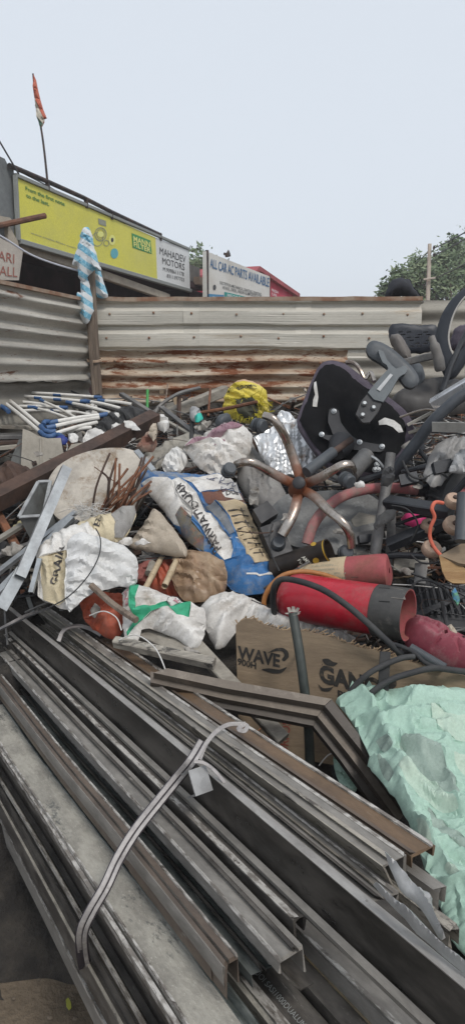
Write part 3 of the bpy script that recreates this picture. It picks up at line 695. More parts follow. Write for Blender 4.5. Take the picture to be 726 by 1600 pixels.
for i, (a, b, c) in enumerate((((677, 388, yp), (700, 377, 17), (740, 355, 13)), ((677, 399.5, yp), (705, 385, 17), (745, 362, 13)), ((679, 434, yp), (705, 423, 17), (745, 402, 13)), ((670, 392, yp), (650, 410, 26), (615, 437, 40)))):
    solo('power_line', ['topmost power line running right from the pole top insulator', 'second power line just under the topmost at right', 'lowest power line running right from the cross arm', 'power line slanting down left behind the pole'][i], 'wire', tube([at(*a), at(*b), at(*c)], .014, 5), wire)
# ================================================================== the stack of old metal profiles
SDV = ray(-311, 680).normalized(); SV = Vector((SDV.y, -SDV.x, 0)).normalized(); SW = SV.cross(SDV); SO = Vector((0, 1.5, 0))
def _q(m): x = (1560 + 62.2 - 680 - 311 * m) / (m + 1.037); return x, 680 + m * (x + 311)
def hitp(px, py, nrm, val):
    d = ray(px, py); return CAM + d * ((val - (CAM - SO).dot(nrm)) / d.dot(nrm))
def e(m, h): P = hitp(*_q(m), SW, h) - SO; return P.dot(SV), h
def ev(m, v): P = hitp(*_q(m), SV, v) - SO; return v, P.dot(SW)
def sx(m, h, px): return (hitp(px, 680 + m * (px + 311), SW, h) - SO).dot(SDV)
def stk(px, py, h): return hitp(px, py, SW, h)
SM = Matrix((SDV, -SV, SW)).transposed().to_4x4()
def sbar(name, label, mat, tops, skirt=(.04, .04), near=500, far=0, t=.003, parts=(), ref=None, group='metal profiles tied in the front stack', cat='metal profile', lips=()):
    """tops: visible edges left to right as (slope, height); skirts hang down from both outer edges"""
    S = [e(*q) if not isinstance(q[0], str) else ev(q[1], None) for q in tops]
    sec = list(S)
    if skirt[0]: sec = [(S[0][0], S[0][1] - skirt[0])] + sec
    if skirt[1]: sec = sec + [(S[-1][0], S[-1][1] - skirt[1])]
    rm, rh = ref or tops[0]
    s0, s1 = sx(rm, rh, near), sx(rm, rh, far)
    rr = random.Random(name + label)
    def body(sec, t, s0, s1):
        c = thick(sec, -t); mb = MB(); n = len(c); K = 16; vs = []
        for k in range(K + 1):
            s = s0 + (s1 - s0) * k / K; dw = .006 * noise.noise(Vector((s * 1.5, rm * 9, 0))); dv = .006 * noise.noise(Vector((s * 1.3, rm * 9, 5)))
            jit = .012 if k in (0, K) else 0
            vs += [(s + rr.uniform(-jit, jit) * .5, -(a + dv), b + dw) for a, b in c]
        fs = [[k * n + i, k * n + (i + 1) % n, (k + 1) * n + (i + 1) % n, (k + 1) * n + i] for k in range(K) for i in range(n)] + [list(range(n))[::-1], [K * n + i for i in range(n)]]
        return mb.add(vs, fs)
    mbs = [body(sec, t, s0, s1)]
    og = Vector((min(s0, s1), -S[0][0], min(b for _, b in sec)))
    def lk(nm, mb, mt, parent=None):
        o = _link(nm, mb, mt, og if True else Vector(), parent); return o
    if not lips:
        o = lk(name, mbs[0], mat); root = o
    else:
        root = bpy.data.objects.new(name, None); COL.objects.link(root); root.empty_display_size = .1
        o = lk('web', mbs[0], mat, root)
        for nm, tp, mt, tt in lips:
            T = [e(*q) for q in tp]; lk(nm, body(T, tt, s0, s1), mt, root)
    W = Matrix.Translation(SO) @ SM
    root.matrix_world = W @ Matrix.Translation(og)
    root['label'] = label; root['category'] = cat
    if group: root['group'] = group
    return root
ST = (.8, 2.2, 2.2)
alu_dust = M('profile_dusty', (.23, .21, .18), .75, .05, col2=(.36, .33, .28), scale=16, stretch=ST, dirt=(.075, .068, .06), dscale=11, dpos=(0.535, 0.580), bump=.5, bscale=55, scr=((.40, .38, .34), .62), speck=((.42, .40, .36), .68, 160))
alu_grey = M('profile_grey', (.195, .182, .165), .55, .2, col2=(.27, .252, .228), scale=12, stretch=ST, dirt=(.30, .285, .26), dscale=9, dpos=(0.615, 0.660), bump=.25, scr=((.30, .285, .27), .66), speck=((.36, .34, .31), .72, 140))
alu_dark = M('profile_dark', (.055, .049, .044), .5, .15, col2=(.125, .113, .10), scale=13, stretch=ST, dirt=(.22, .20, .175), dscale=9, dpos=(0.605, 0.650), bump=.3, scr=((.26, .245, .22), .64), speck=((.35, .33, .30), .72, 150))
alu_black = M('profile_black', (.024, .022, .020), .34, .1, col2=(.07, .063, .056), scale=9, stretch=ST, dirt=(.28, .27, .25), dscale=2.6, dpos=(0.622, 0.667), bump=.1, scr=((.16, .15, .14), .68), speck=((.3, .28, .26), .74, 130))
alu_brown = M('profile_brown', (.135, .103, .08), .5, .15, col2=(.10, .078, .063), scale=10, stretch=ST, dirt=(.27, .255, .235), dscale=6, dpos=(0.610, 0.655), bump=.15, scr=((.22, .19, .165), .67), speck=((.33, .31, .28), .73, 150))
alu_tan = M('profile_tan', (.165, .108, .066), .5, .15, col2=(.12, .082, .055), scale=10, stretch=ST, dirt=(.40, .375, .34), dscale=5, dpos=(0.600, 0.645), bump=.15, scr=((.34, .29, .235), .65), speck=((.4, .38, .34), .72, 150))
worn = M('worn_lip', (.50, .475, .44), .6, .2, col2=(.20, .18, .16), scale=34, pos=(.44, .56), stretch=ST, dirt=(.075, .062, .052), dscale=26, dpos=(0.565, 0.610), bump=.6, scr=((.08, .07, .06), .6))
rimgrey = M('rim_grey', (.36, .345, .325), .5, .3, col2=(.26, .245, .23), scale=10, stretch=ST, dirt=(.12, .11, .10), dscale=14, dpos=(.60, .64), bump=.2, speck=((.5, .48, .45), .70, 120))
cement = M('cement_dusted', (.36, .34, .295), .9, 0, col2=(.25, .235, .205), scale=14, stretch=(.7, 1.5, 1.5), dirt=(.125, .125, .115), dscale=8, dpos=(0.575, 0.620), bump=.9, bscale=90, speck=((.42, .40, .35), .62, 170))
greenish = M('profile_greenish', (.062, .072, .068), .6, .2, col2=(.19, .20, .185), scale=14, stretch=ST, dirt=(.03, .034, .032), dscale=10, bump=.3, scr=((.28, .285, .27), .62))
sbar('metal_profile', 'brown profile with white scratches along the right edge of the stack', alu_tan, [(.692, .770), (.672, .772), (.648, .772)], (.02, .02), 643, 150, lips=[('worn_edge', [(.652, .776), (.646, .776)], worn, .004), ('step', [(.690, .773), (.686, .779), (.680, .779)], alu_brown, .003)])
sbar('metal_profile', 'grey box profile with a dusty front face next to the brown one', alu_grey, [(.760, .745), (.742, .785), (.694, .785)], (.03, .06), 612, 52, lips=[('dusty_face', [(.764, .742), (.7425, .788)], alu_dust, .002), ('rib', [(.724, .786), (.722, .792), (.716, .792), (.714, .786)], alu_dust, .002), ('edge_lip', [(.699, .786), (.692, .788)], worn, .002)])
sbar('metal_profile', 'wide flat dark profile lying in the recess beside the black box profile', alu_grey, [(.818, .748), (.764, .748)], (.03, .02), 583, 55, lips=[('groove_lip', [(.790, .7495), (.787, .754), (.783, .7495)], alu_dust, .002), ('rib', [(.806, .749), (.804, .757), (.800, .757), (.798, .749)], alu_dark, .002), ('worn_edge', [(.774, .751), (.768, .754)], worn, .003)])
# black box profile standing on edge
vt = e(.835, .802)[0]; hb = ev(.945, vt)[1]
sbar('metal_profile', 'tall glossy black profile on edge with pale paint smears', alu_black, [(.835, .802), (.818, .802)], (.802 - hb, .07), 780, -90, lips=[('lower_ledge', [(.958, hb + .008), (.950, hb + .020), (.930, hb + .022)], alu_grey, .003), ('bright_rim', [(.838, .803), (.836, .807), (.817, .807), (.815, .803)], rimgrey, .004)])
sbar('metal_profile', 'narrow profile with a chalky worn edge and square cut end', alu_dark, [(.985, .712), (.948, .712)], (.05, .03), 458, -60, lips=[('worn_edge', [(.990, .705), (.984, .717), (.966, .717)], worn, .003), ('back_edge', [(.952, .714), (.946, .718)], alu_dust, .003)])
sbar('metal_profile', 'dark ribbed channel between the chalky and the plain grey profiles', alu_dark, [(1.02, .672), (1.005, .69), (.992, .672)], (.03, .03), 446, -60)
sbar('metal_profile', 'plain grey profile with an L shaped open end', alu_grey, [(1.102, .700), (1.095, .704), (1.018, .704)], (.022, .04), 437, -60, lips=[('worn_edge', [(1.104, .702), (1.094, .707)], worn, .003), ('rib', [(1.050, .705), (1.047, .713), (1.037, .713), (1.034, .705)], alu_dark, .002), ('lower_web', [(1.115, .664), (1.108, .640), (1.07, .640)], alu_dark, .003)])
sbar('metal_profile', 'dark recessed sheet profile lying between the grey and brown channels', greenish, [(1.20, .625), (1.09, .625)], (.02, .02), 392, -60, lips=[('rib', [(1.165, .626), (1.160, .64), (1.150, .64), (1.146, .626)], alu_dark, .003), ('pale_edge', [(1.128, .629), (1.120, .629)], worn, .002)])
sbar('metal_profile', 'broad brown channel with a notched end and a rounded grey edge', alu_brown, [(1.262, .672), (1.24, .678), (1.192, .678)], (.05, .045), 349, -60, lips=[('rounded_edge', [(1.305, .640), (1.29, .660), (1.262, .674)], alu_grey, .003), ('worn_edge', [(1.198, .681), (1.190, .680)], worn, .003), ('seam', [(1.238, .6795), (1.232, .683), (1.228, .6795)], alu_dark, .002)])
sbar('metal_profile', 'narrow brown tongue left under the notched channel end', alu_brown, [(1.288, .654), (1.25, .668)], (.03, .0), 327, 200)
sbar('metal_profile', 'broad flat profile crusted with pale cement dust', cement, [(1.54, .598), (1.34, .600)], (.03, .0), 440, -70, t=.006, lips=[('worn_edge', [(1.548, .594), (1.535, .602)], worn, .004), ('green_flange', [(1.338, .602), (1.325, .598), (1.298, .615)], greenish, .004)])
sbar('metal_profile', 'dark open channel with two chalky rims near the left side', alu_dark, [(1.72, .505), (1.70, .465), (1.655, .468), (1.60, .560), (1.565, .585)], (.0, .03), 470, -60, lips=[('chalky_rim', [(1.745, .495), (1.73, .512), (1.71, .505)], worn, .004), ('chalky_rim', [(1.605, .566), (1.585, .588), (1.558, .590)], worn, .004)])
sbar('metal_profile', 'dark finely ribbed profile second from the left edge of the stack', alu_dark, [(1.88, .405), (1.85, .425), (1.80, .425), (1.76, .455)], (.03, .0), 420, -60, lips=[('ribbed_strip', [(1.845, .430), (1.825, .430)], alu_dust, .004)])
sbar('metal_profile', 'thin pale edged profile lowest on the left side over the soil', alu_grey, [(1.945, .318), (1.93, .330), (1.895, .330)], (.05, .05), 330, -60, lips=[('pale_edge', [(1.952, .318), (1.938, .334), (1.922, .334)], worn, .003)])
# lower layer seen past the cut ends
sbar('metal_profile', 'cement crusted profile in the lower layer below the notched end', cement, [(1.262, .570), (1.232, .575)], (.05, .0), 560, 120, lips=[('chalky_edge', [(1.238, .579), (1.205, .579)], worn, .003)])
lb = sbar('metal_profile', 'dark lower profile carrying stamped lettering', alu_dark, [(1.205, .578), (1.115, .585)], (.05, .04), 600, 150)
sbar('metal_profile', 'black lower profile with an ochre edge under the open ends', alu_dark, [(1.09, .60), (1.03, .60)], (.04, .04), 640, 150, lips=[('ochre_edge', [(1.035, .605), (1.022, .605)], M('ochre_edge', (.26, .20, .12), .8, col2=(.12, .10, .07), scale=14, stretch=ST), .003)])
sbar('metal_profile', 'grey lower profile running beside the foot of the black box profile', alu_grey, [(1.0, .635), (.955, .635)], (.04, .04), 760, 150, lips=[('pale_edge', [(.992, .642), (.982, .642)], worn, .003)])
for i, (m0, m1, h, lab) in enumerate(((1.5, 1.3, .50, 'dark support bar under the cement crusted profile'), (1.25, 1.0, .50, 'dark support bar under the middle of the stack'), (.95, .7, .58, 'dark support bar under the black box profile'), (1.7, 1.4, .36, 'dark bar low under the left of the stack'), (1.5, .8, .25, 'wide dark bar near the ground under the stack'), (1.8, 1.5, .22, 'lowest dark bar near the soil at left'))):
    sbar('metal_profile', lab, alu_dark, [(m0, h), (m1, h)], (.09, .09), 640, -60)
# stamped letters on the lower profile
pp_ = PL(SO + SW * .583, SW)
lt = text_px('TUOI SASI1000DUALUMI', pp_, (392, 1518), (474, 1612), (7, -6), .0, .3, .004)
o = _link('stamped_text', lt, M('stamp', (.26, .27, .26), .6), Vector((0, 0, 0)), lb); o.matrix_parent_inverse = lb.matrix_world.inverted()
# thin scratches and screw holes: small dark holes on the brown and cement profiles
hole = M('hole', (.006, .006, .006), .9, bump=0)
for (px, py, h) in ((170, 1274, .684), (235, 1358, .684), (99, 1277, .606), (233, 1300, .684)):
    pass
# straps
strapm = M('strap', (.42, .395, .38), .65, col2=(.30, .28, .275), scale=20, dirt=(.17, .15, .135), dscale=30, dpos=(.55, .68), bump=.4); strapd = M('strap_dark', (.05, .042, .052), .7)
def ribbon(P, wpx, lift=0, k=6):
    """a flat band of width wpx (photo px) following points on the stack"""
    mb = MB(); vs = []; Q = spline(P, k); n = len(Q)
    for i, q in enumerate(Q):
        t = (Q[min(i + 1, n - 1)] - Q[max(i - 1, 0)]).normalized(); view = (CAM - q).normalized(); s = t.cross(view).normalized(); r = wpx * (q - CAM).length / FPX / 2
        c = q + view * lift; vs += [c - s * r - view * .0015, c + s * r - view * .0015, c + s * r * .8 + view * .0015, c - s * r * .8 + view * .0015]
    fs = [[4 * i + j, 4 * i + (j + 1) % 4, 4 * i + 4 + (j + 1) % 4, 4 * i + 4 + j] for i in range(n - 1) for j in range(4)] + [[3, 2, 1, 0], [4 * n - 4 + j for j in range(4)]]
    return mb.add(vs, fs)
P = [stk(318, 1158, .835), stk(300, 1188, .84), stk(278, 1215, .79), stk(248, 1252, .755), stk(212, 1298, .735), stk(185, 1342, .70), stk(165, 1385, .67), stk(142, 1425, .63), stk(129, 1455, .58), stk(129, 1485, .50), stk(134, 1512, .40)]
P2 = [p + (CAM - p).normalized() * .006 for p in P]
Pl = [stk(384, 1130, .80), stk(372, 1139, .812), stk(382, 1142, .805), stk(384, 1133, .80), stk(358, 1132, .81), stk(338, 1143, .82), stk(322, 1162, .83), stk(312, 1186, .84)]
def shift(P, dx): 
    out = []
    for p in P:
        x, y = proj(p); d = (p - CAM).length; out.append(CAM + ray(x + dx, y + dx * .4).normalized() * d)
    return out
loop = [stk(303, 1190, .845), stk(318, 1192, .842), stk(334, 1203, .83), stk(350, 1222, .81), stk(357, 1236, .79)]
thing('binding_strap', 'pale plastic strap pulled tight across the stack of metal profiles', 'strap', [
    ('band', ribbon(shift(P2, -4), 7), strapm), ('band', ribbon(shift(P2, 4.5), 5.5, .002), strapm), ('dark_backing', ribbon(P, 17, -.004), strapd, 'dark plastic under the pale bands'), ('loose_end', ribbon(Pl, 6.5), strapm), ('loop', ribbon(loop, 5), strapm)])
bk = stk(306, 1222, .80); v = (CAM - bk).normalized()
buck = MB().merge(sweep(bk + SV * -.018, bk + SV * .020, thick([(-.02, -.018), (-.02, .018), (.02, .018), (.02, -.018)], .004), v)).merge(bar(bk + SV * -.01 + v * .018, bk + SV * .012 + v * .021, .004, .004))
solo('strap_buckle', 'small grey metal buckle hanging at the strap on the black profile', 'buckle', buck, M('buckle', (.34, .34, .34), .45, .5, col2=(.22, .22, .22), scale=30))
solo('tie_string', 'white flat string tied over the far end of the front stack', 'string', ribbon([stk(92, 1002, .80), stk(100, 985, .82), stk(120, 978, .81), stk(140, 982, .80), stk(158, 992, .79)], 6).merge(ribbon([stk(90, 1000, .80), stk(104, 983, .825), stk(126, 979, .815), stk(150, 984, .80)], 3)), strapm)
solo('tie_string', 'white string crossing the left end of the black profile', 'string', ribbon([stk(-10, 988, .80), stk(20, 972, .82), stk(40, 962, .82), stk(60, 955, .80)], 4), strapm)
# on the soil
leaf = MB(); L_ = [ (103, 1562), (107, 1558), (111, 1566), (112, 1574), (108, 1578), (104, 1572)]
gp = PL((0, 0, .02), (0, 0, 1))
leaf = plate(gp, L_, .002); solo('fallen_leaf', 'single yellow green leaf lying on the bare soil', 'leaf', leaf, M('yellow_leaf', (.30, .30, .05), .7))
Cg = Cloth(PL((at(0, 1390, 1.9)), (.3, -.5, .8)), [(-70, 1300), (-20, 1320), (8, 1345), (20, 1375), (12, 1400), (-10, 1425), (-70, 1440)], puff=.08, rim=25, res=6, crumple=[(16, .03, .5, 2), (9, .012, 2, 2)], seed=9)
solo('plastic_bag', 'crumpled black plastic bag on the soil at the left edge', 'bag', Cg.mb, M('black_plastic', (.012, .012, .013), .35, bump=.2))
peb = M('pebble', (.12, .095, .07), .95)
for i, (x, y) in enumerate(((78, 1590), (62, 1530), (40, 1480), (22, 1560), (95, 1500), (118, 1592), (70, 1455))):
    c = gp.p(x, y); rr = random.Random(i); r = rr.uniform(.003, .007)
    vs = []
    mb = MB(); bm = bmesh.new(); bmesh.ops.create_icosphere(bm, subdivisions=2, radius=r)
    mb.add([c + Vector((q.co.x * 1.4, q.co.y, q.co.z * .6)) + q.co.normalized() * r * .4 * noise.noise(q.co * 90 + Vector((i, 0, 0))) for q in bm.verts], [[a.index for a in f.verts] for f in bm.faces]); bm.free()
    solo('pebble', 'small brown pebble on the bare soil', 'pebble', mb, peb, 'pebbles on the soil')
# ================================================================== the scrap heap
fabric_w = M('sack_white', (.64, .62, .59), .85, col2=(.50, .48, .45), scale=9, dirt=(.25, .20, .15), dscale=5, dpos=(.50, .68), bump=.25, bscale=160)
cloth_w = M('cloth_white', (.66, .655, .645), .85, col2=(.56, .555, .54), scale=7, dirt=(.36, .34, .30), dscale=5, dpos=(.58, .75), bump=.2, bscale=150)
fabric_c = M('sack_cream', (.55, .47, .32), .85, col2=(.46, .40, .28), scale=8, dirt=(.27, .21, .13), dscale=6, dpos=(.56, .74), bump=.25, bscale=160)
fabric_t = M('sack_tan', (.42, .36, .29), .85, col2=(.34, .29, .23), scale=8, dirt=(.2, .16, .12), dscale=6, dpos=(.55, .74), bump=.25, bscale=160)
fabric_g = M('sack_grey', (.27, .26, .245), .8, col2=(.20, .19, .18), scale=8, dirt=(.36, .34, .31), dscale=6, dpos=(.58, .75), bump=.25, bscale=140)
blue_p = M('print_blue', (.035, .14, .33), .6, col2=(.03, .105, .25), scale=12, dirt=(.22, .23, .24), dscale=9, dpos=(.50, .64), bump=.2, bscale=160)
beige_p = M('print_beige', (.50, .40, .26), .75, col2=(.44, .35, .23), scale=10, dirt=(.25, .19, .12), dscale=9, dpos=(.58, .74), bump=.2, bscale=160)
maroon_p = M('print_maroon', (.12, .055, .045), .7, col2=(.18, .08, .05), scale=14, dirt=(.25, .2, .16), dscale=9, bump=.2, bscale=160)
fig_p = M('print_picture', (.16, .14, .10), .7, col2=(.35, .11, .05), scale=16, pos=(.5, .62), dirt=(.09, .10, .13), dscale=12, dpos=(.45, .6), bump=.2, bscale=160)
steel_p = M('print_slate', (.12, .14, .17), .7, col2=(.2, .2, .2), scale=16, bump=.2)
violet_p = M('print_violet', (.25, .14, .17), .8, col2=(.33, .22, .25), scale=18, dirt=(.15, .07, .09), dscale=14, bump=.25, bscale=160)
green_p = M('print_green', (.02, .26, .13), .7, col2=(.05, .33, .19), scale=18, dirt=(.3, .38, .33), dscale=14, dpos=(.58, .7), bump=.2)
pink_p = M('print_pink', (.42, .16, .19), .75, bump=0)
ink = M('black_print', (.03, .028, .03), .7, col2=(.1, .09, .085), scale=40, bump=0)
inkblue = M('blue_pen', (.05, .06, .13), .7, bump=0)
yellow_s = M('sack_yellow', (.55, .44, .05), .75, col2=(.60, .50, .12), scale=9, dirt=(.38, .30, .06), dscale=8, dpos=(.58, .72), bump=.3, bscale=140)
yel_fib = M('yellow_fibre', (.50, .42, .03), .7, col2=(.30, .26, .03), scale=20, bump=0)
rose_s = M('sack_rose', (.42, .24, .18), .8, col2=(.5, .35, .2), scale=12, bump=.2)
mouth_shade = M('painted_mouth_shade', (.05, .05, .035), .9)  # shade inside the yellow sack's mouth, painted flat on the closed bag
black_pl = M('black_plastic_part', (.022, .022, .025), .5, col2=(.035, .035, .038), scale=9, dirt=(.14, .13, .12), dscale=6, dpos=(.60, .75), bump=.12)
grey_pl = M('dark_grey_plastic', (.055, .062, .07), .5, col2=(.075, .082, .09), scale=9, dirt=(.19, .18, .17), dscale=7, dpos=(.60, .75), bump=.12)
rubber = M('rubber', (.028, .028, .03), .75, col2=(.05, .05, .05), scale=12, dirt=(.16, .15, .14), dscale=8, dpos=(.6, .75), bump=.3)
dirty_steel = M('dirty_steel', (.12, .12, .12), .6, .3, col2=(.2, .19, .18), scale=9, dirt=(.06, .05, .045), dscale=7, bump=.4)
steel = M('zinc_steel', (.40, .42, .43), .4, .6, col2=(.28, .29, .30), scale=9, dirt=(.25, .22, .19), dscale=6, dpos=(.60, .75), bump=.1)
rust = M('rust', (.20, .085, .045), .85, col2=(.12, .055, .035), scale=16, dirt=(.30, .15, .08), dscale=12, bump=.5)
rustd = M('rust_dark', (.09, .055, .042), .8, .1, col2=(.055, .038, .032), scale=10, dirt=(.17, .11, .085), dscale=7, dpos=(.58, .75), bump=.4)
pvc = M('white_pipe', (.68, .66, .62), .5, col2=(.57, .55, .51), scale=9, dirt=(.30, .27, .23), dscale=7, dpos=(.58, .74), bump=.08)
bluepl = M('blue_plastic', (.035, .085, .20), .5, col2=(.06, .12, .25), scale=20, dirt=(.2, .2, .22), dscale=14, dpos=(.6, .75), bump=.1)
beigepl = M('beige_panel', (.37, .34, .29), .7, col2=(.29, .265, .225), scale=6, dirt=(.20, .17, .13), dscale=7, dpos=(.55, .72), bump=.25)
greybox = M('grey_paint', (.20, .205, .20), .55, .15, col2=(.15, .155, .15), scale=6, dirt=(.11, .10, .09), dscale=6, bump=.15)
stonec = M('cement_slab', (.46, .42, .365), .9, col2=(.34, .31, .27), scale=7, pos=(.45, .58), dirt=(.22, .165, .115), dscale=5, dpos=(.53, .62), bump=.5, bscale=50)
chrome = M('tarnished_chrome', (.42, .38, .34), .38, .85, col2=(.34, .29, .25), scale=14, dirt=(.14, .075, .045), dscale=9, dpos=(.52, .66), bump=.12)
def rust_near(m, rad):
    """rust spreading out of the weld at the hub: a stain of its own shape round the object's middle"""
    t = m.node_tree; N, L = t.nodes.new, t.links.new; b = t.nodes['Principled BSDF']; src = b.inputs['Base Color'].links[0].from_socket
    tc = N('ShaderNodeTexCoord'); ln = N('ShaderNodeVectorMath'); ln.operation = 'DISTANCE'; L(tc.outputs['Object'], ln.inputs[0]); m['hub'] = 1
    nz = N('ShaderNodeTexNoise'); nz.inputs['Scale'].default_value = 30; L(tc.outputs['Object'], nz.inputs[0])
    ad = N('ShaderNodeMath'); ad.operation = 'MULTIPLY_ADD'; L(nz.outputs[0], ad.inputs[0]); ad.inputs[1].default_value = .12; L(ln.outputs['Value'], ad.inputs[2])
    r = N('ShaderNodeMapRange'); r.inputs[1].default_value = rad + .09; r.inputs[2].default_value = rad - .01; L(ad.outputs[0], r.inputs[0])
    x = N('ShaderNodeMix'); x.data_type = 'RGBA'; L(r.outputs[0], x.inputs[0]); L(src, x.inputs[6]); x.inputs[7].default_value = (.17, .062, .03, 1); L(x.outputs[2], b.inputs['Base Color'])
    iv = N('ShaderNodeMath'); iv.operation = 'SUBTRACT'; iv.inputs[0].default_value = .95; L(r.outputs[0], iv.inputs[1]); L(iv.outputs[0], b.inputs['Metallic'])
    ro = N('ShaderNodeMath'); ro.operation = 'MULTIPLY_ADD'; L(r.outputs[0], ro.inputs[0]); ro.inputs[1].default_value = .35; ro.inputs[2].default_value = .25; L(ro.outputs[0], b.inputs['Roughness'])
    return ln
foil = M('foil', (.66, .67, .68), .42, .6, col2=(.55, .56, .57), scale=9, dirt=(.36, .28, .22), dscale=11, dpos=(.56, .66), bump=.3, bscale=30)
redp = M('red_enamel', (.42, .012, .028), .33, col2=(.34, .012, .025), scale=4, dirt=(.27, .095, .085), dscale=6, dpos=(.54, .72), bump=.08, spec=.5, scr=((.45, .2, .2), .70), speck=((.34, .22, .2), .72, 90))
redb = M('faded_red', (.32, .075, .08), .7, col2=(.24, .085, .07), scale=9, dirt=(.19, .10, .075), dscale=5, dpos=(.5, .66), bump=.2)
pinkh = M('pink_hose', (.36, .10, .11), .75, col2=(.30, .15, .135), scale=12, dirt=(.21, .15, .13), dscale=9, dpos=(.46, .6), bump=.15)
magenta = M('magenta_plastic', (.235, .048, .068), .6, col2=(.18, .042, .056), scale=8, dirt=(.27, .17, .165), dscale=6, dpos=(.50, .66), bump=.1)
hotpink = M('pink_plastic', (.50, .03, .15), .5, col2=(.4, .04, .12), scale=9)
orangep = M('orange_plastic_sheet', (.45, .095, .045), .6, col2=(.30, .07, .04), scale=9, dirt=(.2, .09, .065), dscale=8, bump=.25)
plyw = M('plywood', (.235, .175, .115), .8, col2=(.175, .13, .088), scale=4, stretch=(.6, 1, 3), dirt=(.12, .09, .065), dscale=5, dpos=(.54, .72), bump=.3)
plyedge = M('splintered_edge', (.33, .24, .15), .9, col2=(.2, .14, .09), scale=30, bump=.6)
boardw = M('raw_wood', (.36, .23, .11), .8, col2=(.27, .16, .075), scale=5, stretch=(1, 1, 9), bump=.3)
timberg = M('grey_timber', (.30, .275, .235), .85, col2=(.21, .19, .16), scale=6, stretch=(1, 1, 3), dirt=(.13, .11, .09), dscale=6, bump=.4)
bamboo = M('bamboo', (.50, .40, .27), .6, col2=(.40, .31, .2), scale=14, dirt=(.22, .16, .1), dscale=10, dpos=(.6, .74), bump=.15)
wood_wheel = M('tan_wheel', (.42, .30, .22), .6, col2=(.34, .23, .17), scale=14, bump=.15)
seatc = M('black_lining', (.012, .012, .014), .85, col2=(.02, .02, .023), scale=9, bump=.2)
mesh_p = M('purple_mesh', (.075, .062, .082), .9, col2=(.1, .085, .108), scale=30, bump=.8, bscale=300)
tarp = M('green_tarp', (.295, .44, .36), .6, col2=(.36, .50, .42), scale=4, pos=(.35, .65), dirt=(.29, .40, .34), dscale=3, dpos=(.52, .7), bump=.18, bscale=190)
tarp2 = M('tarp_grey_leaf', (.22, .285, .245), .6, col2=(.29, .36, .315), scale=9, bump=.25, bscale=190)
tarp3 = M('tarp_pale_leaf', (.38, .49, .405), .6, col2=(.42, .51, .42), scale=9, bump=.25, bscale=190)
film = M('plastic_film', (.46, .465, .47), .4, col2=(.34, .34, .34), scale=6, bump=.15, trans=.25)
papers = M('white_scrap', (.62, .61, .59), .7, col2=(.48, .46, .43), scale=14, dirt=(.28, .24, .2), dscale=12, dpos=(.6, .75), bump=.2)
greyconc = M('speckled_sheet', (.20, .20, .195), .9, col2=(.14, .14, .138), scale=9, dirt=(.31, .31, .30), dscale=20, dpos=(.54, .66), bump=.6, bscale=90)
frame_m = M('bronze_frame', (.115, .095, .078), .5, .3, col2=(.16, .135, .11), scale=5, dirt=(.30, .26, .22), dscale=6, dpos=(.57, .74), bump=.2)
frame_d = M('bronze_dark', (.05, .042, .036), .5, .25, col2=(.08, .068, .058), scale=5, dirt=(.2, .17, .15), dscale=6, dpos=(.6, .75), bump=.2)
tapew = M('torn_tape', (.40, .36, .32), .6, col2=(.2, .18, .16), scale=30, bump=.4)

# ------------------------------------------------------------------ the mound under it and its small litter
def zY(Y):
    ys = [y for _, y in _YT]; 
    for (p0, y0), (p1, y1) in zip(_YT, _YT[1:]):
        if y1 <= Y <= y0:
            p = p0 + (p1 - p0) * (y0 - Y) / (y0 - y1); return at(363, p, Y).z
    return at(363, 560, 4.5).z if Y > 4.5 else .3
def fence_x(Y): return -1.0 - max(0, 4.58 - Y) * .285
def mound_z(x, y):
    z = zY(max(y, 1.75)) - .13 - .16 * max(0, min(1, (y - 3.3) / .8))
    if y < 2.1: z *= max(0, (y - 1.55) / .55) ** .6
    z += .05 * noise.noise(Vector((x * 3, y * 3, 2)))
    if x < .1 and y < 2.75: z = min(z, .62 + max(0, (y - 2.5)) * .6)
    if x > 1.6: z *= max(0, 1 - (x - 1.6) / 1.6)
    return max(z, -.02)
vs = []; nx, ny = 90, 62
for j in range(ny + 1):
    y = 1.5 + (4.56 - 1.5) * j / ny
    x0, x1 = fence_x(y) + .03, 3.2
    for i in range(nx + 1):
        x = x0 + (x1 - x0) * i / nx; vs.append((x, y, mound_z(x, y) + .03 * noise.noise(Vector((x * 14, y * 14, 0))) ))
md = MB().add(vs, [[j * (nx + 1) + i, j * (nx + 1) + i + 1, (j + 1) * (nx + 1) + i + 1, (j + 1) * (nx + 1) + i] for j in range(ny) for i in range(nx)])
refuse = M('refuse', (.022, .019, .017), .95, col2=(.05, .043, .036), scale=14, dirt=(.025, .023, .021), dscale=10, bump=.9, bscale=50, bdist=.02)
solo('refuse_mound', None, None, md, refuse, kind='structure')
litm = [dirty_steel, rustd, papers, fabric_t, black_pl, greybox, galvd, timberg, fabric_g, rust, plyw, rubber]
lw = [6, 6, 4, 3, 9, 3, 3, 3, 4, 3, 3, 7]
rr = random.Random(11); lit = MB()
